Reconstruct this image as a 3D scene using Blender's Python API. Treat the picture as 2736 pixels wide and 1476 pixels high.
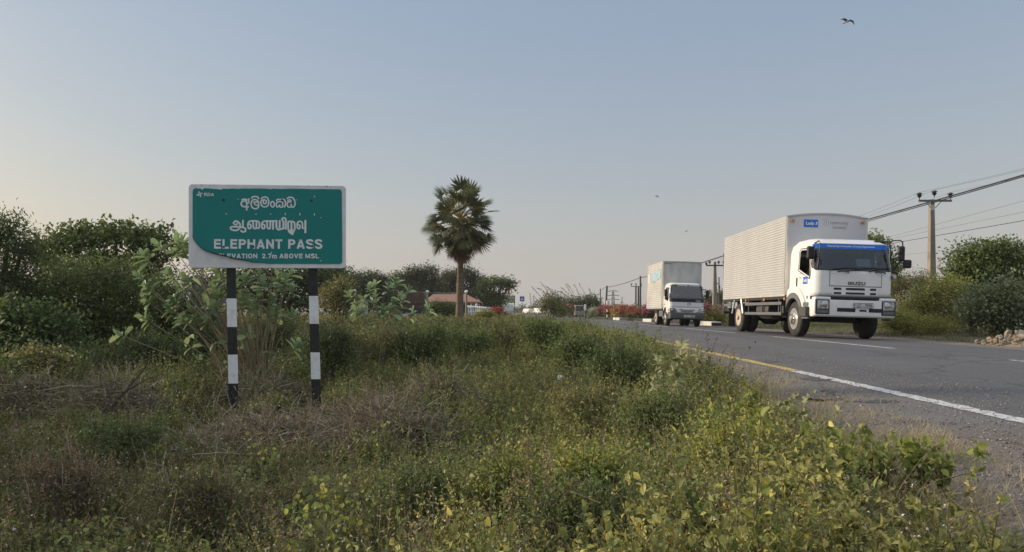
import bpy, bmesh, math, random
import numpy as np
from mathutils import Vector, Matrix

for o in list(bpy.data.objects):
    bpy.data.objects.remove(o)
sc = bpy.context.scene
col = sc.collection
R = math.radians

# ---------------------------------------------------------------- camera
# lens geometry: focal 1863 px on a 2736 px wide frame, horizon at row 832, the road runs along +Y
F, VX, HY, CH = 1863.0, 1395.0, 832.0, 0.75
cd = bpy.data.cameras.new('camera')
cd.sensor_width = 36.0
cd.lens = F / 2736 * 36
cd.shift_x = (1368 - VX) / 2736
cd.shift_y = (HY - 738) / 2736
cd.clip_start, cd.clip_end = 0.05, 6000
cam = bpy.data.objects.new('camera', cd)
cam.location = (0, 0, CH)
cam.rotation_euler = (R(90), 0, 0)
col.objects.link(cam)
sc.camera = cam

# ---------------------------------------------------------------- sky and sun
SUN_EL, SUN_AZ = 16.0, -75.0          # azimuth from +Y, negative = to the left
wd = bpy.data.worlds.new('World'); sc.world = wd
wd.use_nodes = True
wn = wd.node_tree.nodes; wl = wd.node_tree.links
bg = wn['Background']
sky = wn.new('ShaderNodeTexSky')
sky.sky_type = 'NISHITA'
sky.sun_disc = False
sky.sun_elevation = R(SUN_EL)
sky.sun_rotation = R(SUN_AZ)
sky.altitude = 0
sky.air_density = 1.8
sky.dust_density = 3.0
sky.ozone_density = 2.0
wl.new(sky.outputs[0], bg.inputs[0])
bg.inputs[1].default_value = 0.05
# thin even veil of bright humid haze over the whole sky, warmer and denser near the horizon
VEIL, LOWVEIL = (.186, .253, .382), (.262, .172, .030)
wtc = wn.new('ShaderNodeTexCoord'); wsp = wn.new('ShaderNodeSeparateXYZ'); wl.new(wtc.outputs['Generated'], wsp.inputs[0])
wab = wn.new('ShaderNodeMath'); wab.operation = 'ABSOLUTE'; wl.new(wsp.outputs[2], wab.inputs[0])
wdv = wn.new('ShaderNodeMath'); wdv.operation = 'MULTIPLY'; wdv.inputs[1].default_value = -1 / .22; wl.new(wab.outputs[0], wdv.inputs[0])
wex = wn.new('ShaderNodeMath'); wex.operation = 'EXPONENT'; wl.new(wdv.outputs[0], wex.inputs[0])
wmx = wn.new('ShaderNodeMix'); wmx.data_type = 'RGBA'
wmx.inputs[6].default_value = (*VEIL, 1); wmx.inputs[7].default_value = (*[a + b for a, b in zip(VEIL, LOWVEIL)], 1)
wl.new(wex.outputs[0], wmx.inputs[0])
wzr = wn.new('ShaderNodeMapRange'); wzr.interpolation_type = 'SMOOTHSTEP'          # sky above the view is brightened, added as fill light for the ground
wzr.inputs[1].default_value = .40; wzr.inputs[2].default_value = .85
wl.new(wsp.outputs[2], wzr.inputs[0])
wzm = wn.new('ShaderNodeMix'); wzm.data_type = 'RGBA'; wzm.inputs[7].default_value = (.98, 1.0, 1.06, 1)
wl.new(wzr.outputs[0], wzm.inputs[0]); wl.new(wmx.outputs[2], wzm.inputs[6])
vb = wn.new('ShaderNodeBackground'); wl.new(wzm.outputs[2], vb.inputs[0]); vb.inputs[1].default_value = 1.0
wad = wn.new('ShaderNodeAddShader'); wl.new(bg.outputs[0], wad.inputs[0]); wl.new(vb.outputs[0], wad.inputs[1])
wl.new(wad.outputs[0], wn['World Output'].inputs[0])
sd = bpy.data.lights.new('sun', 'SUN')
sd.energy = 4.4
sd.angle = R(4)
sd.color = (1.0, 0.85, 0.65)
sun = bpy.data.objects.new('sun', sd)
sdir = Vector((math.sin(R(SUN_AZ)) * math.cos(R(SUN_EL)), math.cos(R(SUN_AZ)) * math.cos(R(SUN_EL)), math.sin(R(SUN_EL))))
sun.rotation_euler = sdir.to_track_quat('Z', 'Y').to_euler()
col.objects.link(sun)
sc.view_settings.view_transform = 'Standard'
sc.view_settings.look = 'None'
sc.view_settings.exposure = 0.0
sc.view_settings.gamma = 1.0
sc.cycles.use_adaptive_sampling = True
sc.cycles.max_bounces = 6
sc.cycles.transparent_max_bounces = 12
sc.cycles.transmission_bounces = 4
sc.cycles.diffuse_bounces = 3
sc.cycles.glossy_bounces = 3

rng = np.random.default_rng(7)
random.seed(7)

def W(px, py, Y):
    """the point at distance Y seen at column px, row py of the 2736 x 1476 photograph"""
    return Vector(((px - VX) * Y / F, Y, CH - (py - HY) * Y / F))

def sstep(a, b, x):
    t = np.clip((np.asarray(x, float) - a) / (b - a), 0, 1)
    return t * t * (3 - 2 * t)

_ph = np.random.default_rng(3).uniform(0, 6.28, (12, 2))
def bumps(x, y, s=1.0):
    x = np.asarray(x, float) / s; y = np.asarray(y, float) / s
    r = 0
    for i in range(6):
        a = 1.1 * i + .4; k = 1.0 * 1.55 ** i
        r = r + np.sin(k * (x * math.cos(a) + y * math.sin(a)) + _ph[i, 0]) * np.sin(k * .8 * (-x * math.sin(a) + y * math.cos(a)) + _ph[i, 1]) / 1.35 ** i
    return r / 2.2

# ---------------------------------------------------------------- materials
def nt(name):
    m = bpy.data.materials.new(name); m.use_nodes = True
    return m, m.node_tree.nodes, m.node_tree.links, m.node_tree.nodes['Principled BSDF']

def mat(name, c, rough=.6, metal=0., c2=None, scale=6., amt=.5, bump=0., bscale=40., spec=.4, coat=0., stretch=(1, 1, 1), detail=6., lo=.35, hi=.65):
    m, n, l, b = nt(name)
    b.inputs['Roughness'].default_value = rough
    b.inputs['Metallic'].default_value = metal
    b.inputs['Specular IOR Level'].default_value = spec
    b.inputs['Coat Weight'].default_value = coat
    b.inputs['Base Color'].default_value = (*c, 1)
    tc = n.new('ShaderNodeTexCoord'); mp = n.new('ShaderNodeMapping')
    mp.inputs['Scale'].default_value = stretch
    l.new(tc.outputs['Object'], mp.inputs[0])
    if c2 is not None:
        tx = n.new('ShaderNodeTexNoise'); tx.inputs['Scale'].default_value = scale; tx.inputs['Detail'].default_value = detail
        l.new(mp.outputs[0], tx.inputs['Vector'])
        mr = n.new('ShaderNodeMapRange'); mr.inputs[1].default_value = lo; mr.inputs[2].default_value = hi
        mr.inputs[4].default_value = amt
        l.new(tx.outputs[0], mr.inputs[0])
        mx = n.new('ShaderNodeMix'); mx.data_type = 'RGBA'
        mx.inputs[6].default_value = (*c, 1); mx.inputs[7].default_value = (*c2, 1)
        l.new(mr.outputs[0], mx.inputs[0]); l.new(mx.outputs[2], b.inputs['Base Color'])
    if bump:
        t2 = n.new('ShaderNodeTexNoise'); t2.inputs['Scale'].default_value = bscale; t2.inputs['Detail'].default_value = 5
        l.new(mp.outputs[0], t2.inputs['Vector'])
        bp = n.new('ShaderNodeBump'); bp.inputs['Strength'].default_value = bump; bp.inputs['Distance'].default_value = .02
        l.new(t2.outputs[0], bp.inputs['Height']); l.new(bp.outputs[0], b.inputs['Normal'])
    return m

def leafmat(name, cols, trans=.3, rough=.55, spec=.3, gain=2.2, grey=True):
    """leaves: a colour ramp over each leaf's own tint, light passing through the blade"""
    m, n, l, b = nt(name)
    at = n.new('ShaderNodeAttribute'); at.attribute_name = 'tint'
    cr = n.new('ShaderNodeValToRGB')
    el = cr.color_ramp.elements
    while len(el) < len(cols): el.new(.5)
    for i, c in enumerate(cols):
        g_ = .3 * c[0] + .6 * c[1] + .1 * c[2]; c = [q * .93 + g_ * .07 for q in c] if grey else c
        el[i].position = i / (len(cols) - 1); el[i].color = (*[min(.8, q * gain) for q in c], 1)
    l.new(at.outputs['Fac'], cr.inputs[0])
    l.new(cr.outputs[0], b.inputs['Base Color'])
    b.inputs['Roughness'].default_value = rough
    b.inputs['Specular IOR Level'].default_value = spec
    if trans:
        tr = n.new('ShaderNodeBsdfTranslucent')
        hs = n.new('ShaderNodeHueSaturation'); hs.inputs['Value'].default_value = 1.4; hs.inputs['Hue'].default_value = .485
        l.new(cr.outputs[0], hs.inputs['Color']); l.new(hs.outputs[0], tr.inputs[0])
        ms = n.new('ShaderNodeMixShader'); ms.inputs[0].default_value = trans
        l.new(b.outputs[0], ms.inputs[1]); l.new(tr.outputs[0], ms.inputs[2])
        l.new(ms.outputs[0], n['Material Output'].inputs[0])
    return m

def glassmat(name, tint=(.34, .46, .52), refl=.07):
    m, n, l, b = nt(name)
    tr = n.new('ShaderNodeBsdfTransparent'); tr.inputs[0].default_value = (*tint, 1)
    gl = n.new('ShaderNodeBsdfGlossy'); gl.inputs['Roughness'].default_value = .03
    fr = n.new('ShaderNodeFresnel'); fr.inputs[0].default_value = 1.5
    ad = n.new('ShaderNodeMath'); ad.operation = 'ADD'; ad.inputs[1].default_value = refl
    l.new(fr.outputs[0], ad.inputs[0])
    ms = n.new('ShaderNodeMixShader')
    l.new(ad.outputs[0], ms.inputs[0]); l.new(tr.outputs[0], ms.inputs[1]); l.new(gl.outputs[0], ms.inputs[2])
    l.new(ms.outputs[0], n['Material Output'].inputs[0])
    return m

M = {}
M['white_paint'] = mat('white_paint', (.82, .81, .79), .28, c2=(.66, .63, .58), scale=2.2, amt=.5, spec=.5, coat=.3)
M['old_white'] = mat('old_white', (.62, .61, .58), .5, c2=(.45, .43, .40), scale=5, amt=.7)
M['silver'] = mat('silver', (.54, .545, .545), .45, .3, c2=(.46, .45, .44), scale=1.2, amt=.5, stretch=(1, 2.5, .5))
M['panel_grey'] = mat('panel_grey', (.58, .58, .60), .4, c2=(.50, .50, .52), scale=1.5, amt=.6)
M['old_panel'] = mat('old_panel', (.54, .53, .51), .5, c2=(.40, .39, .37), scale=2, amt=.8, stretch=(2, 1, .6))
M['badge_metal'] = mat('badge_metal', (.16, .16, .17), .25, .9)
M['chrome'] = mat('chrome', (.55, .55, .56), .15, 1.)
M['rim_metal'] = mat('rim_metal', (.60, .59, .57), .35, .7, c2=(.40, .36, .30), scale=14, amt=.7)
M['rusty_rim'] = mat('rusty_rim', (.45, .36, .27), .5, .3, c2=(.60, .55, .48), scale=9, amt=.8)
M['black_plastic'] = mat('black_plastic', (.018, .018, .020), .5)
M['dark_grey'] = mat('dark_grey', (.055, .056, .06), .55, c2=(.09, .085, .08), scale=9, amt=.6)
M['mid_grey'] = mat('mid_grey', (.14, .142, .15), .55, c2=(.10, .10, .10), scale=8, amt=.6)
M['rubber'] = mat('rubber', (.022, .022, .023), .75, c2=(.06, .055, .05), scale=7, amt=.6, bump=.3, bscale=60)
M['chassis'] = mat('chassis', (.02, .02, .021), .7, c2=(.04, .035, .03), scale=9)
M['glass'] = glassmat('tinted_glass')
M['side_glass'] = glassmat('side_glass', (.5, .55, .57), .06)
M['lens'] = mat('lens', (.55, .57, .60), .08, .6, c2=(.14, .15, .16), scale=13, amt=.9, spec=.8)
M['amber'] = mat('amber', (.60, .22, .04), .3)
M['blue_vinyl'] = mat('blue_vinyl', (.010, .15, .62), .35)
M['white_vinyl'] = mat('white_vinyl', (.75, .75, .74), .45)
M['cream_vinyl'] = mat('cream_vinyl', (.78, .68, .42), .45)
M['grey_vinyl'] = mat('grey_vinyl', (.13, .14, .15), .5)
M['pale_vinyl'] = mat('pale_vinyl', (.44, .45, .43), .5)
M['paper'] = mat('paper', (.70, .73, .74), .7)
M['teal_film'] = mat('teal_film', (.001, .200, .185), .42, c2=(.001, .175, .165), scale=2.5, amt=.8, spec=.4)
M['sign_white'] = mat('sign_white', (.72, .73, .73), .5, c2=(.60, .60, .60), scale=7, amt=.8)
M['letter_white'] = mat('letter_white', (.78, .78, .79), .5, c2=(.66, .65, .65), scale=30, amt=.6)
M['post_black'] = mat('post_black', (.016, .016, .017), .55, c2=(.035, .033, .03), scale=16, amt=.7, bump=.15)
M['post_white'] = mat('post_white', (.76, .77, .78), .6, c2=(.40, .38, .34), scale=11, amt=.40, lo=.50, hi=.70, bump=.1)
M['concrete'] = mat('concrete', (.30, .28, .25), .85, c2=(.22, .20, .17), scale=7, amt=.8, bump=.3)
M['pole_concrete'] = mat('pole_concrete', (.27, .235, .18), .85, c2=(.19, .165, .13), scale=4, amt=.8, bump=.2, stretch=(1, 1, .3))
M['wood_pole'] = mat('wood_pole', (.10, .085, .07), .85, c2=(.06, .05, .045), scale=5, amt=.7, stretch=(1, 1, .2))
M['insulator'] = mat('insulator', (.03, .022, .02), .3)
M['wire'] = mat('wire', (.02, .02, .021), .6)
M['bark'] = mat('bark', (.11, .085, .06), .9, c2=(.05, .04, .032), scale=8, amt=.8, bump=.6, bscale=20, stretch=(1, 1, .35))
M['palm_bark'] = mat('palm_bark', (.19, .14, .09), .9, c2=(.09, .07, .05), scale=5, amt=.9, bump=.7, bscale=9, stretch=(.6, .6, 3))
M['dry_wood'] = mat('dry_wood', (.30, .24, .16), .85, c2=(.17, .13, .09), scale=10, amt=.8, stretch=(1, 1, 1))
M['grey_twig'] = leafmat('grey_twig', gain=1.9, cols=[(.040, .035, .026), (.100, .088, .065), (.21, .185, .14)], trans=0, rough=.9, spec=.1)
M['stem'] = leafmat('stem', gain=1.5, cols=[(.05, .055, .022), (.11, .11, .05), (.22, .18, .10)], trans=0, rough=.8, spec=.2)
M['seedhead'] = mat('seedhead', (.50, .47, .42), .9)
# ---------------------------------------------------------------- scene graph helpers
def thing(name, label, cat, loc=(0, 0, 0), rot=(0, 0, 0), group=None):
    o = bpy.data.objects.new(name, None)
    o.empty_display_size = .3
    o.location = loc; o.rotation_euler = rot
    col.objects.link(o)
    return tag(o, label, cat, group)

def tag(o, label, cat, group=None, kind=None):
    o['label'] = label; o['category'] = cat
    if group: o['group'] = group
    if kind: o['kind'] = kind
    return o

def dup(root, label=None, group=None):
    r = root.copy(); col.objects.link(r)
    if label: r['label'] = label
    if group: r['group'] = group
    for ch in list(root.children):
        c = ch.copy(); col.objects.link(c); c.parent = r
        for g in list(ch.children):
            d = g.copy(); col.objects.link(d); d.parent = c
    return r

class MB:
    """collects faces and links them as ONE mesh object"""
    def __init__(s): s.v = []; s.f = []; s.m = []; s.cur = 0
    def add(s, vs, fs):
        b = len(s.v); s.v += [tuple(p) for p in vs]
        for f in fs: s.f.append([b + i for i in f]); s.m.append(s.cur)
        return s
    def box(s, x0, x1, y0, y1, z0, z1):
        return s.add([(x0, y0, z0), (x1, y0, z0), (x1, y1, z0), (x0, y1, z0), (x0, y0, z1), (x1, y0, z1), (x1, y1, z1), (x0, y1, z1)],
                     [(0, 3, 2, 1), (4, 5, 6, 7), (0, 1, 5, 4), (1, 2, 6, 5), (2, 3, 7, 6), (3, 0, 4, 7)])
    def tube(s, pts, r, n=8, cap=True):
        pts = [Vector(p) for p in pts]
        rs = r if hasattr(r, '__len__') else [r] * len(pts)
        vs = []; prev = None
        for i, p in enumerate(pts):
            d = (pts[min(i + 1, len(pts) - 1)] - pts[max(i - 1, 0)]).normalized()
            a = Vector((0, 0, 1)) if abs(d.z) < .9 else Vector((0, 1, 0))
            if prev is not None and prev.cross(d).length > .2: a = prev
            u = a.cross(d).normalized(); w = d.cross(u); prev = w if False else a
            for k in range(n):
                t = 2 * math.pi * k / n
                vs.append(p + (u * math.cos(t) + w * math.sin(t)) * rs[i])
        fs = []
        for i in range(len(pts) - 1):
            for k in range(n):
                fs.append((i * n + k, i * n + (k + 1) % n, (i + 1) * n + (k + 1) % n, (i + 1) * n + k))
        if cap:
            fs.append(tuple(reversed(range(n)))); fs.append(tuple((len(pts) - 1) * n + k for k in range(n)))
        return s.add(vs, fs)
    def lathe(s, prof, o=(0, 0, 0), axis='z', n=24):
        vs = []; o = Vector(o)
        for (r, h) in prof:
            for k in range(n):
                t = 2 * math.pi * k / n; c, sn = r * math.cos(t), r * math.sin(t)
                vs.append(o + Vector({'z': (c, sn, h), 'x': (h, c, sn), 'y': (c, h, sn)}[axis]))
        fs = [(i * n + k, i * n + (k + 1) % n, (i + 1) * n + (k + 1) % n, (i + 1) * n + k) for i in range(len(prof) - 1) for k in range(n)]
        fs.append(tuple(range(n))); fs.append(tuple((len(prof) - 1) * n + k for k in range(n)))
        return s.add(vs, fs)
    def ball(s, c, r, n=10):
        rr = r if hasattr(r, '__len__') else (r, r, r)
        vs = []; fs = []; m = n // 2 + 1
        for i in range(m):
            a = math.pi * i / (m - 1)
            for k in range(n):
                t = 2 * math.pi * k / n
                vs.append((c[0] + rr[0] * math.sin(a) * math.cos(t), c[1] + rr[1] * math.sin(a) * math.sin(t), c[2] + rr[2] * math.cos(a)))
        for i in range(m - 1):
            for k in range(n): fs.append((i * n + k, i * n + (k + 1) % n, (i + 1) * n + (k + 1) % n, (i + 1) * n + k))
        return s.add(vs, fs)
    def prism(s, poly, axis, a, b):
        """a flat outline given in the two other axes (order x,y,z), extruded from a to b along axis"""
        def P(p, h): return {'x': (h, p[0], p[1]), 'y': (p[0], h, p[1]), 'z': (p[0], p[1], h)}[axis]
        n = len(poly)
        vs = [P(p, a) for p in poly] + [P(p, b) for p in poly]
        fs = [tuple(range(n)), tuple(reversed(range(n, 2 * n)))] + [(i, n + i, n + (i + 1) % n, (i + 1) % n) for i in range(n)]
        return s.add(vs, fs)
    def grid(s, rows):
        m = len(rows[0]); vs = [p for r in rows for p in r]
        return s.add(vs, [(i * m + k, i * m + k + 1, (i + 1) * m + k + 1, (i + 1) * m + k) for i in range(len(rows) - 1) for k in range(m - 1)])
    def build(s, name, m, parent=None, smooth=False, bevel=0, loc=None, solid=0, fix=True):
        me = bpy.data.meshes.new(name)
        me.from_pydata(s.v, [], s.f)
        for mm in (m if isinstance(m, (list, tuple)) else [m]): me.materials.append(mm)
        if isinstance(m, (list, tuple)): me.polygons.foreach_set('material_index', s.m)
        if fix:
            bm = bmesh.new(); bm.from_mesh(me)
            bmesh.ops.recalc_face_normals(bm, faces=bm.faces); bm.to_mesh(me); bm.free()
        if smooth:
            me.polygons.foreach_set('use_smooth', [True] * len(me.polygons))
            if smooth != 'all': me.set_sharp_from_angle(angle=R(40))
        me.update()
        o = bpy.data.objects.new(name, me); col.objects.link(o)
        if parent is not None: o.parent = parent
        if loc is not None: o.location = loc
        if solid:
            md = o.modifiers.new('solid', 'SOLIDIFY'); md.thickness = solid
        if bevel:
            md = o.modifiers.new('bevel', 'BEVEL'); md.width = bevel; md.segments = 2; md.limit_method = 'ANGLE'; md.angle_limit = R(35)
        return o

def poly_holes(outer, holes, to3, name, m, parent, solid=.03):
    """flat panel with openings"""
    bm = bmesh.new(); es = []
    for loop in [outer] + holes:
        vs = [bm.verts.new(to3(p)) for p in loop]
        for i in range(len(vs)): es.append(bm.edges.new((vs[i], vs[(i + 1) % len(vs)])))
    bmesh.ops.triangle_fill(bm, use_beauty=True, edges=es)
    bmesh.ops.recalc_face_normals(bm, faces=bm.faces)
    me = bpy.data.meshes.new(name); bm.to_mesh(me); bm.free(); me.materials.append(m)
    o = bpy.data.objects.new(name, me); col.objects.link(o); o.parent = parent
    if solid:
        md = o.modifiers.new('solid', 'SOLIDIFY'); md.thickness = solid; md.offset = 0
    return o

def text_verts(body, size, thick=.002, bold=0., spacing=1.0):
    cu = bpy.data.curves.new('lettering', 'FONT')
    cu.body = body; cu.size = size; cu.extrude = thick / 2; cu.offset = bold; cu.space_character = spacing
    cu.align_x = 'CENTER'; cu.align_y = 'CENTER'; cu.resolution_u = 3
    ob = bpy.data.objects.new('lettering', cu); col.objects.link(ob)
    bpy.context.view_layer.update()
    me = ob.to_mesh()
    vs = [tuple(v.co) for v in me.vertices]; fs = [tuple(p.vertices) for p in me.polygons]
    ob.to_mesh_clear(); bpy.data.objects.remove(ob); bpy.data.curves.remove(cu)
    return vs, fs

def add_text(mb, body, w, h, place, thick=.002, bold=0., spacing=1.0):
    """text scaled to a w x h box; place maps (x right, y up, depth out) to the part's own space"""
    vs, fs = text_verts(body, 1.0, .02, bold, spacing)
    xs = [v[0] for v in vs]; ys = [v[1] for v in vs]
    x0, x1, y0, y1 = min(xs), max(xs), min(ys), max(ys)
    out = [place(((v[0] - x0) / (x1 - x0) - .5) * w, ((v[1] - y0) / (y1 - y0) - .5) * h, (1 if v[2] > 0 else 0) * thick) for v in vs]
    mb.add(out, fs)

def smooth_line(pts, k=5):
    if len(pts) < 3: return pts
    P = [pts[0]] + list(pts) + [pts[-1]]; out = []
    for i in range(1, len(P) - 2):
        p0, p1, p2, p3 = P[i - 1], P[i], P[i + 1], P[i + 2]
        for j in range(k):
            t = j / k
            out.append(tuple(.5 * (2 * b + (c - a) * t + (2 * a - 5 * b + 4 * c - d) * t * t + (-a + 3 * b - 3 * c + d) * t ** 3) for a, b, c, d in zip(p0, p1, p2, p3)))
    out.append(tuple(pts[-1]))
    return out

def stroke(mb, pts, w, place, thick=.002, k=5, ends=True):
    """a brush stroke of width w along a smoothed line, as a thin raised ribbon with round ends"""
    P = smooth_line(pts, k); L = []; Rr = []
    for i in range(len(P)):
        a = P[max(i - 1, 0)]; b = P[min(i + 1, len(P) - 1)]
        dx, dy = b[0] - a[0], b[1] - a[1]; d = math.hypot(dx, dy) or 1
        nx, ny = -dy / d * w / 2, dx / d * w / 2
        L.append((P[i][0] + nx, P[i][1] + ny)); Rr.append((P[i][0] - nx, P[i][1] - ny))
    n = len(P); vs = []
    for q in (thick, 0):
        vs += [place(x, y, q) for x, y in L] + [place(x, y, q) for x, y in Rr]
    fs = []
    for i in range(n - 1):
        fs += [(i, i + 1, n + i + 1, n + i), (2 * n + i, 2 * n + i + 1, i + 1, i), (n + i, n + i + 1, 3 * n + i + 1, 3 * n + i)]
    mb.add(vs, fs)
    for q, sgn in ((P[0], .03), (P[-1], .05)) if ends else ():
        nn = 10
        mb.add([place(q[0] + w / 2 * math.cos(6.283 * i / nn), q[1] + w / 2 * math.sin(6.283 * i / nn), thick * (1 + sgn)) for i in range(nn)], [tuple(range(nn))])

# plain grotesque capitals as strokes: unit height, stroke t, centre lines
def _arc(cx, cy, rx, ry, a0, a1, n=9): return [(cx + rx * math.cos(R(a0 + (a1 - a0) * i / n)), cy + ry * math.sin(R(a0 + (a1 - a0) * i / n))) for i in range(n + 1)]
def letters(t):
    h = t / 2
    S_ = _arc(.35, .745, .27, .255 - h + .02, 25, 200, 9) + [(.22, .58), (.35, .52), (.50, .46)] + _arc(.36, .27, .27, .27 - h + .02, 45, -155, 10)
    return {'E': (.66, [[(h, 0), (h, 1)], [(h, 1 - h), (.66, 1 - h)], [(h, .52), (.61, .52)], [(h, h), (.66, h)]]), 'L': (.60, [[(h, 0), (h, 1)], [(h, h), (.60, h)]]),
            'P': (.68, [[(h, 0), (h, 1)], [(h, 1 - h), (.40, 1 - h)] + _arc(.40, .70, .28 - h, .30 - h, 80, -80, 8) + [(.40, .40 + h), (h, .40 + h)]]), 'H': (.74, [[(h, 0), (h, 1)], [(.74 - h, 0), (.74 - h, 1)], [(h, .54), (.74 - h, .54)]]),
            'A': (.76, [[(.08, 0), (.38, .98)], [(.68, 0), (.38, .98)], [(.18, .27), (.58, .27)]]), 'N': (.74, [[(h, 0), (h, 1)], [(.74 - h, 0), (.74 - h, 1)], [(h, .94), (.74 - h, .06)]]), 'T': (.66, [[(0, 1 - h), (.66, 1 - h)], [(.33, 0), (.33, 1)]]),
            'S': (.70, [S_]), 'V': (.72, [[(.07, 1), (.36, .03)], [(.65, 1), (.36, .03)]]), 'I': (t, [[(h, 0), (h, 1)]]), 'O': (.78, [_arc(.39, .5, .39 - h, .5 - h, 0, 366, 20)]),
            'M': (.84, [[(h, 0), (h, 1)], [(.84 - h, 0), (.84 - h, 1)], [(h, .95), (.42, .10)], [(.84 - h, .95), (.42, .10)]]), 'R': (.72, [[(h, 0), (h, 1)], [(h, 1 - h), (.40, 1 - h)] + _arc(.40, .73, .28 - h, .27 - h, 80, -80, 8) + [(.40, .46 + h), (h, .46 + h)], [(.42, .48), (.66, 0)]]),
            'B': (.68, [[(h, 0), (h, 1)], [(h, 1 - h), (.38, 1 - h)] + _arc(.38, .76, .26 - h, .24 - h, 80, -80, 7) + [(.38, .53), (h, .53)], [(h, .53), (.40, .53)] + _arc(.40, .27, .28 - h, .27 - h, 80, -80, 7) + [(.40, h), (h, h)]]),
            'D': (.74, [[(h, 0), (h, 1)], [(h, 1 - h), (.32, 1 - h)] + _arc(.32, .5, .42 - h, .5 - h, 85, -85, 10) + [(.32, h), (h, h)]]),
            '2': (.58, [_arc(.29, .72, .27 - h + .02, .28 - h, 175, -35, 9) + [(.36, .38), (.10, .10)], [(.04, h), (.58, h)]]), '7': (.58, [[(.02, 1 - h), (.56, 1 - h)], [(.52, .95), (.24, 0)]]), '.': (t, [[(h, 0), (h, t)]]),
            'm': (.84, [[(h, 0), (h, .72)], [(h, .45), (.16, .62), (.30, .64), (.41, .55), (.42, .40), (.42, 0)], [(.42, .45), (.53, .62), (.66, .64), (.75, .55), (.76, .40), (.76, 0)]])}
def capitals(mb, body, x0, x1, y0, y1, place, t=.19, gap=.13, space=.34, thick=.0022, rise=0.):
    G = letters(t); tot = sum((G[c][0] + gap) if c != ' ' else space for c in body) - gap
    s = (x1 - x0) / tot; hh = y1 - y0; x = x0
    for c in body:
        if c == ' ': x += space * s; continue
        w, st = G[c]
        for pts in st:
            curved = len(pts) > 2
            stroke(mb, [(x + px * s, y0 + py * hh + (x - x0) * rise) for px, py in pts], t * (s * .5 + hh * .5), place, thick, 3 if curved else 1, curved)
        x += (w + gap) * s

# ---------------------------------------------------------------- foliage in bulk
def nrm(a): return a / np.maximum(np.linalg.norm(a, axis=-1, keepdims=True), 1e-9)
def rdir(n, up=0.):
    d = rng.normal(size=(n, 3)); d[:, 2] += up
    return nrm(d)

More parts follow.
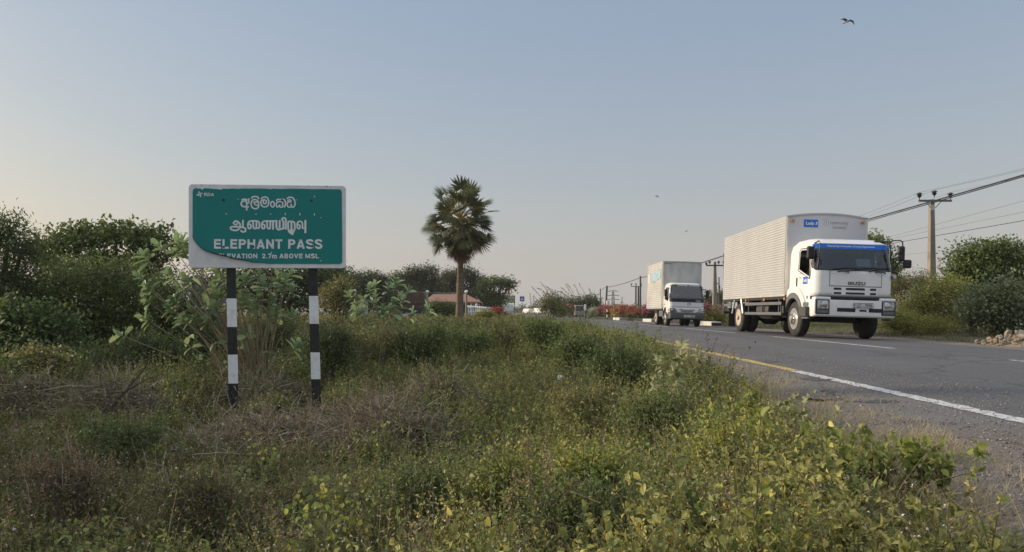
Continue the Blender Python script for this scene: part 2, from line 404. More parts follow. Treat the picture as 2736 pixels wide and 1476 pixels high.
class Veg:
    """leaves, blades and twigs of one plant (or of one ground cover), all quads, each with its own tint"""
    def __init__(s): s.v = []; s.q = []; s.t = []; s.m = []; s.n = 0
    def _push(s, verts, quads, tint, mi):
        s.v.append(verts.reshape(-1, 3)); s.q.append(quads + s.n); s.t.append(tint); s.m.append(np.full(len(quads), mi, np.int32)); s.n += verts.reshape(-1, 3).shape[0]
    def kites(s, P, D, L, Wd, tint, mi=0, N=None, droop=.15):
        n = len(P)
        if n == 0: return
        D = nrm(D)
        if N is None: N = rdir(n, .9)
        S = nrm(np.cross(D, N)); N = np.cross(S, D)
        L = np.broadcast_to(np.asarray(L, float), (n,))[:, None]; Wd = np.broadcast_to(np.asarray(Wd, float), (n,))[:, None]
        mid = P + D * L * .45
        fold = N * Wd * .22
        V = np.stack([P, mid + S * Wd / 2 + fold, P + D * L - N * L * droop, mid - S * Wd / 2 + fold], 1)
        s._push(V, np.arange(4 * n).reshape(n, 4), np.repeat(tint, 4), mi)
    def ovals(s, P, D, L, Wd, tint, mi=0, N=None, droop=.2, cup=.25, tip=.12):
        """broader leaves: 2 x 3 quads, folded along the midrib"""
        n = len(P)
        if n == 0: return
        D = nrm(D)
        if N is None: N = rdir(n, .9)
        S = nrm(np.cross(D, N)); N = np.cross(S, D)
        L = np.broadcast_to(np.asarray(L, float), (n,))[:, None]; Wd = np.broadcast_to(np.asarray(Wd, float), (n,))[:, None]
        st = [(0., .10), (.28, .82), (.62 + .1 * (tip > .2), 1.0), (1., tip)]
        rows = []
        for (u, w) in st:
            c = P + D * L * u - N * L * droop * u * u
            e = N * Wd * cup * w
            rows += [c + S * Wd / 2 * w + e, c, c - S * Wd / 2 * w + e]
        V = np.stack(rows, 1)
        q = []
        for i in range(3):
            for j in range(2): q.append([i * 3 + j, i * 3 + j + 1, i * 3 + j + 4, i * 3 + j + 3])
        Q = (np.arange(n) * 12)[:, None, None] + np.array(q)[None]
        s._push(V, Q.reshape(-1, 4), np.repeat(tint, 12), mi)
    def segs(s, A, B, ra, rb, tint, mi=1):
        n = len(A)
        if n == 0: return
        D = nrm(B - A); U = nrm(np.cross(D, np.where(np.abs(D[:, 2:3]) > .9, [[1., 0, 0]], [[0, 0, 1.]]))); V2 = np.cross(D, U)
        ra = np.broadcast_to(np.asarray(ra, float), (n,)); rb = np.broadcast_to(np.asarray(rb, float), (n,))
        vs = []
        for P, r in ((A, ra), (B, rb)):
            for k in range(3):
                t = 2 * math.pi * k / 3
                vs.append(P + (U * math.cos(t) + V2 * math.sin(t)) * r[:, None])
        V = np.stack(vs, 1)
        q = np.array([[0, 1, 4, 3], [1, 2, 5, 4], [2, 0, 3, 5]])
        Q = (np.arange(n) * 6)[:, None, None] + q[None]
        s._push(V, Q.reshape(-1, 4), np.repeat(np.broadcast_to(tint, (n,)), 6), mi)
    def blades(s, P, D, L, Wd, tint, mi=0, bend=.6, k=3):
        n = len(P)
        if n == 0: return
        D = nrm(D); L = np.broadcast_to(np.asarray(L, float), (n,))[:, None]; Wd = np.broadcast_to(np.asarray(Wd, float), (n,))[:, None]
        bend = np.broadcast_to(np.asarray(bend, float), (n,))[:, None]
        H = D.copy(); H[:, 2] = 0; H = nrm(H + 1e-6)
        S = nrm(np.cross(D, rdir(n)))
        rows = []
        for i in range(k + 1):
            u = i / k
            c = P + D * L * u + (H * .6 - np.array([[0, 0, .55]])) * L * bend * u * u
            w = Wd / 2 * (1 - .9 * u)
            rows += [c + S * w, c - S * w]
        V = np.stack(rows, 1)
        q = np.array([[2 * i, 2 * i + 1, 2 * i + 3, 2 * i + 2] for i in range(k)])
        Q = (np.arange(n) * 2 * (k + 1))[:, None, None] + q[None]
        s._push(V, Q.reshape(-1, 4), np.repeat(tint, 2 * (k + 1)), mi)
    def build(s, name, mats, parent=None, loc=None):
        V = np.concatenate(s.v).astype(np.float32); Q = np.concatenate(s.q).astype(np.int32)
        me = bpy.data.meshes.new(name)
        me.vertices.add(len(V)); me.vertices.foreach_set('co', V.ravel())
        me.loops.add(Q.size); me.loops.foreach_set('vertex_index', Q.ravel())
        me.polygons.add(len(Q)); me.polygons.foreach_set('loop_start', np.arange(0, Q.size, 4, dtype=np.int32))
        mats = mats if isinstance(mats, (list, tuple)) else [mats]
        for mm in mats: me.materials.append(mm)
        me.polygons.foreach_set('material_index', np.minimum(np.concatenate(s.m), len(mats) - 1))
        at = me.attributes.new('tint', 'FLOAT', 'POINT')
        at.data.foreach_set('value', np.clip(np.concatenate(s.t), 0, 1).astype(np.float32))
        me.update(calc_edges=True)
        o = bpy.data.objects.new(name, me); col.objects.link(o)
        if parent is not None: o.parent = parent
        if loc is not None: o.location = loc
        return o
# ---------------------------------------------------------------- the lie of the land
def xoff(y):
    y = np.asarray(y, float)
    q = -.00085 * np.clip(y - 8, 0, 82) ** 2
    return q - .139 * np.clip(y - 90, 0, None)
def xedge(y):                                   # where the paving gives way to weeds on the near side
    y = np.asarray(y, float)
    return 1.0 + 2.1 * (1 - np.exp(-np.clip(y, 0, None) / 7)) + xoff(y)
XC = 6.65
def road_z(x, y):
    d = np.asarray(x, float) - xoff(y) - XC
    return np.where(d < 0, .085 + d * .026, .085 - d * .03)
def ground_z(x, y):
    x = np.asarray(x, float); y = np.asarray(y, float)
    e = xedge(y)
    low = -.44 + .62 * sstep(14, 45, y)
    left = -.035 + (low + .035) * sstep(.05, 2.6, e - x) + .05 * bumps(x, y, 1.7) * sstep(.2, 2, e - x) + .018 * bumps(x, y, .5)
    under = road_z(x, y) - .07
    xr = 10.05 + xoff(y)
    right = -.035 + .06 * sstep(.8, 6, x - xr) + .02 * bumps(x, y, .8) * sstep(.1, 1, x - xr)
    z = np.where(x < e, left, np.where(x > xr, right, under))
    return z
def gz(x, y): return float(ground_z(x, y))

def axis(*segs):
    out = []
    for a, b, n in segs: out += list(np.linspace(a, b, n, endpoint=False))
    return np.array(out)
gx = np.concatenate([-np.geomspace(2500, 31, 22), np.linspace(-30, -8, 45), np.linspace(-7.9, 4, 90), np.linspace(4.2, 14, 50), np.linspace(14.4, 40, 40), np.geomspace(41, 2500, 22)])
gy = np.concatenate([[-400, -100, -40, -15, -6], np.linspace(-3, 16, 120), np.linspace(16.3, 60, 90), np.linspace(61, 160, 60), np.geomspace(165, 4500, 25)])
GX, GY = np.meshgrid(gx, gy)
GZ = ground_z(GX, GY)
mb = MB(); mb.grid([list(zip(GX[i], GY[i], GZ[i])) for i in range(len(gy))])
M['dirt'] = mat('dirt', (.115, .088, .058), .95, c2=(.075, .070, .036), scale=1.4, amt=.9, bump=.5, bscale=30, lo=.4, hi=.6)
g = mb.build('ground', M['dirt'], smooth='all'); g['kind'] = 'structure'

# road sheet: asphalt that frays into gravel towards the weeds
def roadmat():
    m, n, l, b = nt('asphalt')
    b.inputs['Specular IOR Level'].default_value = .35
    tc = n.new('ShaderNodeTexCoord'); sp = n.new('ShaderNodeSeparateXYZ'); l.new(tc.outputs['UV'], sp.inputs[0])
    def noise(scale, det, vec='Object', dist=0., stretch=None):
        t = n.new('ShaderNodeTexNoise'); t.inputs['Scale'].default_value = scale; t.inputs['Detail'].default_value = det; t.inputs['Distortion'].default_value = dist
        if stretch:
            mp = n.new('ShaderNodeMapping'); mp.inputs['Scale'].default_value = stretch; l.new(tc.outputs[vec], mp.inputs[0]); l.new(mp.outputs[0], t.inputs['Vector'])
        else: l.new(tc.outputs[vec], t.inputs['Vector'])
        return t.outputs[0]
    def rng_(inp, a, b_, c=0., d=1.):
        r = n.new('ShaderNodeMapRange'); r.inputs[1].default_value = a; r.inputs[2].default_value = b_; r.inputs[3].default_value = c; r.inputs[4].default_value = d
        l.new(inp, r.inputs[0]); return r.outputs[0]
    def mixc(f, c1, c2, mode='MIX'):
        x = n.new('ShaderNodeMix'); x.data_type = 'RGBA'; x.blend_type = mode
        for s_, c in ((6, c1), (7, c2)):
            if isinstance(c, tuple): x.inputs[s_].default_value = (*c, 1)
            else: l.new(c, x.inputs[s_])
        if isinstance(f, float): x.inputs[0].default_value = f
        else: l.new(f, x.inputs[0])
        return x.outputs[2]
    def math_(op, a, b_):
        x = n.new('ShaderNodeMath'); x.operation = op
        for i, q in enumerate((a, b_)):
            if isinstance(q, (int, float)): x.inputs[i].default_value = q
            else: l.new(q, x.inputs[i])
        return x.outputs[0]
    u = sp.outputs[0]                                           # metres across, 0 = the edge line
    big = noise(.5, 4)
    lane = mixc(rng_(big, .35, .65), (.100, .100, .106), (.122, .121, .124))
    streak = noise(1.0, 3, 'Object', 0, (2.2, .06, 1))
    lane = mixc(rng_(streak, .45, .75, 0, .55), lane, (.082, .082, .088))
    ridge = lambda ce, w: rng_(math_('ABSOLUTE', math_('SUBTRACT', u, ce), 0), 0, w, .42, 0)
    for ce in (.85, 2.55, 4.1, 5.75): lane = mixc(ridge(ce, .42), lane, (.070, .070, .075))
    shl = mixc(rng_(noise(1.1, 5), .35, .65), (.175, .167, .158), (.135, .130, .125))
    sh_f = rng_(math_('ADD', u, math_('MULTIPLY', math_('SUBTRACT', noise(2.0, 5), .5), .5)), -.05, .10, 1, 0)
    c = mixc(sh_f, lane, shl)
    gr_f = rng_(math_('ADD', sp.outputs[1], math_('MULTIPLY', math_('SUBTRACT', noise(.9, 6), .5), 2.6)), .1, 1.3, 1, 0)
    c = mixc(math_('MULTIPLY', gr_f, .6), c, (.215, .152, .105))
    spk = n.new('ShaderNodeTexVoronoi'); spk.inputs['Scale'].default_value = 55; l.new(tc.outputs['Object'], spk.inputs['Vector'])
    c = mixc(math_('MULTIPLY', rng_(spk.outputs['Distance'], .02, .40, .75, 0), 1.0), c, mixc(.5, c, (.34, .32, .30)))
    mot = noise(26, 4)
    c = mixc(rng_(mot, .30, .70, .55, 0), c, mixc(.55, c, (.045, .043, .042)))
    c = mixc(rng_(noise(38, 2), .60, .72, 0, .45), c, (.30, .27, .24))
    fine = noise(150, 3)
    c = mixc(rng_(fine, .35, .7, .6, 0), c, mixc(.5, c, (.015, .015, .016)))
    # stains dropped on the shoulder
    st = noise(.8, 3, 'Object', .3, (1.3, 2.6, 1))
    c = mixc(math_('MULTIPLY', rng_(st, .69, .72), .6), c, (.03, .03, .032))
    crk = n.new('ShaderNodeTexVoronoi'); crk.feature = 'DISTANCE_TO_EDGE'; crk.inputs['Scale'].default_value = .33
    wv = n.new('ShaderNodeVectorMath'); wv.operation = 'ADD'; sc_ = n.new('ShaderNodeVectorMath'); sc_.operation = 'SCALE'; sc_.inputs[3].default_value = .6
    t = n.new('ShaderNodeTexNoise'); t.inputs['Scale'].default_value = 2.5; l.new(tc.outputs['Object'], t.inputs['Vector'])
    l.new(t.outputs[1], sc_.inputs[0]); l.new(tc.outputs['Object'], wv.inputs[0]); l.new(sc_.outputs[0], wv.inputs[1]); l.new(wv.outputs[0], crk.inputs['Vector'])
    c = mixc(rng_(crk.outputs[0], .0, .012, .6, 0), c, (.03, .03, .03))
    l.new(c, b.inputs['Base Color'])
    b.inputs['Roughness'].default_value = .8
    bp = n.new('ShaderNodeBump'); bp.inputs['Strength'].default_value = .45; bp.inputs['Distance'].default_value = .012
    l.new(noise(90, 4), bp.inputs['Height']); l.new(bp.outputs[0], b.inputs['Normal'])
    return m
M['asphalt'] = roadmat()
ys = np.concatenate([np.linspace(-30, 1, 20), np.linspace(1.2, 20, 95), np.linspace(20.5, 70, 80), np.linspace(71, 160, 60), np.linspace(163, 420, 60)])
us = np.concatenate([np.linspace(-.6, .6, 7), np.linspace(1.0, 8.4, 34)])      # metres from the weed edge (first part) to the far kerb
vs, fs, uv = [], [], []
for y in ys:
    e = float(xedge(y)); xo = float(xoff(y)); x1 = 10.15 + xo
    for k, u in enumerate(us):
        x = e + u if k < 7 else (e + 1.0) + (x1 - e - 1.0) * (u - 1.0) / 7.4
        z = float(road_z(x, y))
        if u < .5: z = z - .13 * (.5 - u) / 1.1
        vs.append((x, y, z)); uv.append((x - xo - 3.41, x - e))
mb = MB(); n_ = len(us)
mb.add(vs, [(i * n_ + k, i * n_ + k + 1, (i + 1) * n_ + k + 1, (i + 1) * n_ + k) for i in range(len(ys) - 1) for k in range(n_ - 1)])
rd = mb.build('road', M['asphalt'], smooth='all'); rd['kind'] = 'structure'
ul = rd.data.uv_layers.new(name='UVMap')
vi = np.empty(len(rd.data.loops), np.int32); rd.data.loops.foreach_get('vertex_index', vi)
ul.data.foreach_set('uv', np.array(uv, np.float32)[vi].ravel())

def paint(name, c, wear=.5):
    m, n, l, b = nt(name)
    tc = n.new('ShaderNodeTexCoord')
    t = n.new('ShaderNodeTexNoise'); t.inputs['Scale'].default_value = 16; t.inputs['Detail'].default_value = 7; l.new(tc.outputs['Object'], t.inputs['Vector'])
    mr = n.new('ShaderNodeMapRange'); mr.inputs[1].default_value = wear + .06; mr.inputs[2].default_value = wear + .16; l.new(t.outputs[0], mr.inputs[0])
    mx = n.new('ShaderNodeMix'); mx.data_type = 'RGBA'; mx.inputs[6].default_value = (*c, 1); mx.inputs[7].default_value = (.09, .088, .085, 1)
    l.new(mr.outputs[0], mx.inputs[0]); l.new(mx.outputs[2], b.inputs['Base Color']); b.inputs['Roughness'].default_value = .7
    return m
M['line_white'] = paint('line_white', (.47, .47, .46), .49)
M['line_yellow'] = paint('line_yellow', (.42, .30, .085), .52)
M['line_faint'] = paint('line_faint', (.33, .33, .32), .45)
def line(name, x, w, y0, y1, m, n=None):
    n = n or max(2, int((y1 - y0) * 2))
    rows = []
    for i in range(n + 1):
        y = y0 + (y1 - y0) * i / n; xo = float(xoff(y))
        j = [.012 * math.sin(y * 23.1 + 1) + .006 * math.sin(y * 51.), .012 * math.sin(y * 19.7)]
        rows.append([(x + xo + s * w / 2 + j[k], y, float(road_z(x + xo + s * w / 2, y)) + .004) for k, s in enumerate((-1, 1))])
    o = MB().grid(rows).build(name, m); o['kind'] = 'structure'
    return o
line('road_edge_line', 3.41, .14, .5, 8.72, M['line_white'], 90)
line('road_edge_line', 3.41, .15, 8.76, 40, M['line_yellow'], 120)
line('road_edge_line', 3.41, .15, 44, 200, M['line_faint'])
line('road_edge_line', 9.9, .09, -20, 200, M['line_faint'])
for k in range(-1, 18):
    y0 = 12.45 - 8.75 + k * 8.75
    line('road_centre_line', 6.65, .11, y0, y0 + 5.8, M['line_white'])
line('road_centre_line', 4.15 - float(xoff(37)), .1, 35.8, 38.4, M['line_faint'])
# dark stains dropped on the shoulder
for (px, py, wx, wy) in ((2190, 1054, .20, .26), (2185, 1013, .16, .22), (2215, 1043, .06, .10), (2050, 968, .12, .22), (2340, 1070, .16, .10)):
    Y = CH * F / (py - HY); X = (px - VX) * Y / F; n = 26
    pts = [(X + wx * math.cos(6.283 * i / n) * (1 + .25 * math.sin(i * 2.1 + px) + .15 * math.sin(i * 5.3)), Y + wy * math.sin(6.283 * i / n) * (1 + .2 * math.sin(i * 3.3 + py))) for i in range(n)]
    b = MB(); b.add([(x, y, float(road_z(x, y)) + .004) for x, y in pts], [tuple(range(n))]); o = b.build('road_stain', M['stain'] if 'stain' in M else M.setdefault('stain', mat('stain', (.040, .039, .040), .7, c2=(.085, .082, .08), scale=9, amt=.8))); o['kind'] = 'structure'
# bare track beyond the far edge line
rows = []
for y in np.linspace(-5, 60, 80):
    xo = float(xoff(y)); w = 1.0 + .25 * math.sin(y * .7) + .12 * math.sin(y * 2.3)
    rows.append([(10.17 + xo + u * w, y, float(ground_z(10.17 + xo + u * w, y)) + .012 - .03 * (u > .95)) for u in (0, .35, .7, 1.)])
M['track'] = mat('track', (.19, .135, .10), .95, c2=(.13, .11, .09), scale=2.5, amt=.9, bump=.4, bscale=40)
o = MB().grid(rows).build('dirt_path', M['track'], smooth='all'); o['kind'] = 'structure'

# ---------------------------------------------------------------- the place-name sign
Ys = 8.2; ppm = F / Ys
S = thing('road_sign', 'green and white road sign ELEPHANT PASS on two banded black and white posts', 'road sign', W(716, 1100, Ys), (0, 0, .067))
sz = S.location.z
zb = CH - (717 - HY) / ppm - sz                 # lower edge of the board
zt = CH - (495 - HY) / ppm - sz
k_ = .1942 / ppm                                 # one step of the lettering grid, metres
def BP(zx, zy): return ((zx - 1162) * k_, zb + (1277 - zy) * k_ * (zt - zb) / ((1277 - 129) * k_))
def put(depth):
    return lambda x, y, q: (x, depth - q, y)
def rrect(x0, x1, z0, z1, r, n=6):
    out = []
    for cx, cz, a in ((x1 - r, z1 - r, 0), (x0 + r, z1 - r, 90), (x0 + r, z0 + r, 180), (x1 - r, z0 + r, 270)):
        for i in range(n + 1):
            t = R(a + 90 * i / n); out.append((cx + r * math.cos(t), cz + r * math.sin(t)))
    return out
MB().prism(rrect(-.903, .903, zb, zt, .045), 'y', -.012, .012).build('board', M['sign_white'], S, bevel=.004)
top = [(215, 182), (232, 196), (262, 186), (288, 210), (312, 186), (380, 186), (430, 192), (500, 196), (540, 204), (565, 188), (640, 190), (700, 184), (760, 190), (820, 182), (900, 184), (1050, 180), (1180, 184), (1200, 190), (1230, 180), (1330, 184), (1480, 178), (1650, 178), (1780, 182), (1900, 177), (2050, 180), (2130, 178), (2155, 190), (2166, 220)]
curl = [(x_ + 5 * math.sin(i_ * 2.3), y_ + 5 * math.sin(i_ * 3.7 + 1) * (0 < i_ < 14)) for i_, (x_, y_) in enumerate([(1200, 1218), (1080, 1209), (960, 1194), (860, 1178), (760, 1160), (680, 1142), (600, 1120), (540, 1102), (480, 1094), (420, 1076), (330, 1040), (260, 1000), (210, 940), (178, 890), (158, 838)])]
out = [(162, 232), (170, 205), (190, 190)] + top + [(2168, 500), (2172, 900), (2173, 1180), (2165, 1202), (2138, 1216), (1700, 1217)] + curl
MB().prism([BP(*p) for p in out], 'y', -.0165, -.0125).build('sign_film', M['teal_film'], S)
# the lifted lip of the film where its corner has torn away
rows = []
for i, p in enumerate(smooth_line([BP(*p) for p in curl], 3)):
    t = i / 42
    h = .028 * math.sin(math.pi * min(1, t * 1.05)) + .003
    rows.append([(p[0], -.017, p[1]), (p[0] + h * .1, -.020 - h * .5, p[1] - h * .05), (p[0] + h * .15, -.022 - h * .9, p[1] + h * .35)])
MB().grid(rows).build('peeling_edge', M['dark_grey'], S, smooth=True)
L = MB(); pl = put(-.017)
def sg(pts, w, ox, oy, s, k=5):                  # grid of the close-up lettering -> board
    stroke(L, [BP(ox + x * s, oy + y * s) for x, y in pts], w * s * k_, pl, .0025, k)
# first line (Sinhala)
sx, so = (640 - 490) / .1942, (520 - 470) / .1942; ss = (160 / 2576) / .1942
for pts, w in [
    ([(150, 265), (200, 235), (300, 240), (330, 300), (200, 320), (130, 370), (115, 450), (170, 530), (260, 555), (420, 555)], 62),
    ([(330, 240), (345, 400), (345, 690)], 66), ([(455, 215), (400, 250), (440, 310), (425, 395), (370, 400)], 50),
    ([(560, 190), (590, 125), (690, 110), (800, 125), (845, 205)], 56),
    ([(645, 360), (700, 345), (785, 350), (800, 300), (720, 245), (620, 255), (545, 350), (530, 470), (590, 590), (700, 635), (810, 600), (860, 500)], 58),
    ([(790, 270), (850, 360), (830, 470), (750, 480), (680, 440), (660, 370)], 50),
    ([(960, 200), (1020, 145), (1120, 130), (1210, 160), (1260, 260), (1265, 400), (1220, 510), (1110, 555), (1010, 530), (945, 440), (945, 320), (1000, 260), (1090, 250), (1160, 290), (1165, 370), (1100, 420), (1040, 380), (1045, 300)], 56),
    ([(1430, 310), (1365, 360), (1355, 470), (1420, 555), (1490, 520), (1505, 420), (1470, 335), (1425, 310)], 52),
    ([(1600, 280), (1640, 225), (1760, 235), (1880, 220), (1960, 290), (1975, 440), (1920, 550)], 58),
    ([(1640, 330), (1760, 320), (1850, 350), (1855, 450), (1830, 550), (1740, 550), (1725, 460), (1690, 520), (1620, 550), (1585, 470), (1600, 380), (1660, 330)], 54),
    ([(2050, 190), (2110, 135), (2210, 125), (2310, 180), (2370, 300), (2375, 440), (2320, 540), (2240, 545), (2215, 430)], 56),
    ([(2215, 460), (2180, 540), (2100, 550), (2050, 480), (2060, 360), (2110, 330), (2200, 320), (2190, 250), (2110, 245), (2070, 290)], 52)]:
    sg(pts, w, sx, so, ss)
L.build('lettering', M['letter_white'], S)['label'] = 'first line in round Sinhala letters'
L = MB()
# second line (Tamil)
sx, so = (610 - 490) / .1942, (575 - 470) / .1942; ss = (220 / 2576) / .1942
for pts, w in [
    ([(250, 320), (205, 280), (240, 220), (320, 220), (390, 290), (400, 400), (340, 480), (240, 505), (130, 470), (115, 420), (160, 390), (300, 390), (470, 400)], 50),
    ([(490, 190), (490, 390), (560, 440), (565, 520), (490, 550), (430, 510)], 50), ([(250, 320), (300, 330), (310, 270)], 40),
    ([(690, 300), (730, 340), (720, 430), (660, 430), (640, 340), (660, 240), (740, 205), (860, 200), (960, 220), (990, 310), (985, 410), (930, 430)], 48),
    ([(800, 215), (800, 340), (820, 430), (890, 430), (900, 330), (900, 215)], 50),
    ([(1105, 300), (1150, 340), (1140, 430), (1080, 430), (1060, 340), (1080, 240), (1160, 205), (1300, 200), (1460, 200)], 48),
    ([(1225, 215), (1225, 350), (1250, 430), (1310, 430), (1320, 330), (1320, 215)], 50), ([(1405, 205), (1405, 450)], 58),
    ([(1510, 190), (1510, 380), (1560, 460), (1600, 465), (1750, 420)], 58), ([(1610, 190), (1610, 400)], 56), ([(1725, 205), (1725, 420)], 56),
    ([(1700, 180), (1680, 130), (1740, 95), (1795, 140), (1800, 260), (1800, 445)], 50),
    ([(1870, 445), (1870, 240), (1930, 210), (2040, 220), (2070, 300), (2070, 440), (2030, 540)], 52), ([(1970, 215), (1970, 440)], 54),
    ([(2185, 300), (2235, 350), (2215, 430), (2160, 415), (2145, 310), (2170, 225), (2240, 205), (2300, 250), (2310, 420)], 48),
    ([(2310, 415), (2390, 415)], 40), ([(2397, 180), (2397, 550)], 58)]:
    sg(pts, w, sx, so, ss)
L.prism([BP(sx + x * ss, so + y * ss) for x, y in [(1855, 460), (2060, 455), (2075, 520), (2040, 570), (2030, 630), (1990, 632), (1900, 575), (1860, 520)]], 'y', -.0195, -.017)
def btext(body, x0, x1, y0, y1, bold):
    a, b = BP(x0, y1), BP(x1, y0)
    add_text(L, body, b[0] - a[0], b[1] - a[1], lambda x, y, q: (x + (a[0] + b[0]) / 2, -.017 - q, y + (a[1] + b[1]) / 2 + x * .004), .0022, bold)
L.build('lettering', M['letter_white'], S)['label'] = 'second line in Tamil letters'
for body, x0, x1, y0, y1, t_, sp in (('ELEPHANT PASS', 447, 1900, 884, 1014, .20, .42), ('ELEVATION  2.7m ABOVE MSL', 505, 1856, 1082, 1146, .19, .34), ('RDA', 315, 447, 250, 293, .19, .3)):
    a, b = BP(x0, y1), BP(x1, y0)
    L = MB(); capitals(L, body, a[0], b[0], a[1], b[1], put(-.017), t_, .14, sp, .0024, .005); L.build('lettering', M['letter_white'], S)['label'] = 'line reading ' + body
L = MB()
for pts in ([(240, 232), (256, 232), (254, 268), (240, 266)], [(262, 250), (298, 252), (290, 264), (262, 266)], [(214, 280), (222, 270), (254, 270), (252, 290), (224, 290)], [(258, 272), (278, 272), (274, 308), (260, 306)]):
    L.prism([BP(*p) for p in pts], 'y', -.0195, -.017)
L.build('emblem', M['letter_white'], S)
L = MB()
for (x, y, h) in ((612, 535, 18), (1008, 535, 14), (1204, 532, 12), (1402, 530, 30), (1597, 530, 32), (1795, 533, 26), (1798, 284, 16), (1884, 576, 8), (1880, 1174, 16), (768, 334, 8), (1552, 334, 8), (1214, 1066, 20)):
    a = BP(x, y); L.box(a[0] - .0045, a[0] + .0045, -.0185, -.017, a[1] - h * k_ / 2, a[1] + h * k_ / 2)
L.build('bare_spot', M['letter_white'], S)

for (x, y) in ((572, 342), (1358, 340), (1753, 338), (578, 988), (975, 984), (1766, 970)):
    B = MB(); a = BP(x, y); B.lathe([(.0, -.030), (.010, -.030), (.013, -.024), (.013, -.0172)], (a[0], 0, a[1]), 'y', 10); B.build('bolt', M['post_black'], S)
for (x0, y0, w, h) in ((262, 140, 40, 6), (1700, 132, 30, 6), (1940, 132, 26, 9), (1960, 142, 24, 7), (2005, 160, 18, 8), (380, 152, 16, 7), (168, 148, 8, 8)):
    D = MB(); a, b = BP(x0, y0 + h), BP(x0 + w, y0); D.prism([(a[0], a[1] + .002), (a[0] + (b[0] - a[0]) * .4, a[1]), (b[0], a[1] + .001), (b[0] - .004, b[1]), (a[0] + .006, b[1])], 'y', -.0135, -.0121); D.build('rust_chip', M['dark_grey'], S)
def post(pxs, bands, base):
    b = MB(); w = .052
    zs = [zb + .9] + [CH - (y - HY) / ppm - sz for y in bands]
    xs = [(pxs[0] + (pxs[1] - pxs[0]) * (y - 700) / 390 - 716) / ppm for y in [560] + list(bands)]
    for i in range(len(zs) - 1):
        b.cur = i % 2
        v = [(xs[i + 1] - w, .022, zs[i + 1]), (xs[i + 1] + w, .022, zs[i + 1]), (xs[i + 1] + w, .048, zs[i + 1]), (xs[i + 1] - w, .048, zs[i + 1]),
             (xs[i] - w, .022, zs[i]), (xs[i] + w, .022, zs[i]), (xs[i] + w, .048, zs[i]), (xs[i] - w, .048, zs[i])]
        f = [(0, 1, 5, 4), (1, 2, 6, 5), (2, 3, 7, 6), (3, 0, 4, 7)]
        if i == 0: f.append((4, 5, 6, 7))
        b.add(v, f)
    b.cur = 2; x = xs[-1]; z = zs[-1]
    b.box(x - w * 1.1, x + w * 1.1, 016e-3, .058, z - base, z - .0005)
    b.build('post', [M['post_black'], M['post_white'], M['concrete']], S)
post((617, 624), (798, 874, 948, 1025, 1096), .15)
post((831.5, 842), (791, 866, 943, 1015, 1090), .15)

# ---------------------------------------------------------------- utility poles and their wires
def insul(b, x, y, z, s=1.):
    b.lathe([(.0, 0), (.02 * s, 0), (.02 * s, .10 * s), (.09 * s, .13 * s), (.06 * s, .17 * s), (.13 * s, .20 * s), (.07 * s, .25 * s), (.15 * s, .29 * s), (.05 * s, .36 * s), (0, .37 * s)], (x, y, z), 'z', 10)
def pole_tapered(px, top, Y, r0, r1, m, name, label, lean=0., square=False, group=None):
    p = W(px, top, Y); zg = gz(p.x, p.y)
    t = thing(name, label, 'utility pole', (p.x, p.y, zg), (0, lean, 0), group)
    h = p.z - zg
    b = MB()
    if square:
        w0, w1 = r0, r1
        b.add([(-w0, -w0, 0), (w0, -w0, 0), (w0, w0, 0), (-w0, w0, 0), (-w1, -w1, h), (w1, -w1, h), (w1, w1, h), (-w1, w1, h)], [(4, 5, 6, 7), (0, 1, 5, 4), (1, 2, 6, 5), (2, 3, 7, 6), (3, 0, 4, 7)])
    else: b.tube([(0, 0, 0), (0, 0, h * .5), (0, 0, h)], [r0, (r0 + r1) / 2, r1], 10)
    b.build('post', m, t, smooth=not square)
    return t, h
t, h = pole_tapered(2489, 534, 40, .205, .105, M['pole_concrete'], 'utility_pole', 'tall tapered concrete pole with crossarm of three insulators, above the roadside trees', square=True)
arm = MB().box(-.90, .98, -.32, -.22, h - .16, h - .05); arm.tube([(-.45, -.2, h - .12), (-.12, -.15, h - .5)], .02); arm.tube([(.45, -.2, h - .12), (.12, -.15, h - .5)], .02)
arm.build('crossarm', M['mid_grey'], t)
for x in (-.85, .0, .92):
    b = MB(); insul(b, x, -.27, h - .05 + (.12 if x == 0 else 0), 1.15); b.build('insulator', M['insulator'], t, smooth=True)
MB().box(-.14, .10, -.142, -.13, h - .62, h - .3).build('plate', M['old_white'], t)
t2, h2 = pole_tapered(1910, 700, 85, .30, .13, M['pole_concrete'], 'utility_pole', 'concrete pole with crossarm rising behind the flowering bush, between the two trucks', square=True)
MB().box(-1.1, 1.1, -.3, -.18, h2 - .55, h2 - .38).build('crossarm', M['dark_grey'], t2)
for x, z in ((-1.1, -.55), (-.7, -.38), (.4, -.38), (1.0, -.38)):
    b = MB(); insul(b, x, -.24, h2 + z, 1.3); b.build('insulator', M['insulator'], t2, smooth=True)
t3, h3 = pole_tapered(1921, 741, 95, .11, .08, M['wood_pole'], 'utility_pole', 'thin dark pole with a coil of cable, just right of the crossarm pole')
b = MB(); b.tube([(-.18 + .38 * math.cos(a) * .8, -.1, h3 - 1.6 + .75 * math.sin(a)) for a in np.linspace(0, 6.1, 16)], .05, 6); b.build('cable_coil', M['wire'], t3)
t4, h4 = pole_tapered(1711, 738, 106, .16, .12, M['wood_pole'], 'utility_pole', 'tall plain dark pole just left of the smaller truck')
t5, h5 = pole_tapered(1699, 765, 150, .2, .17, M['wood_pole'], 'utility_pole', 'far twin-post pole with one crossarm left of the tall plain pole')
b = MB(); b.tube([(.55, 0, 0), (.55, 0, h5)], [.2, .17]); b.build('post', M['wood_pole'], t5, smooth=True)
MB().box(-1.1, 1.25, -.3, -.2, h5 - .15, h5 - .0).build('crossarm', M['dark_grey'], t5)
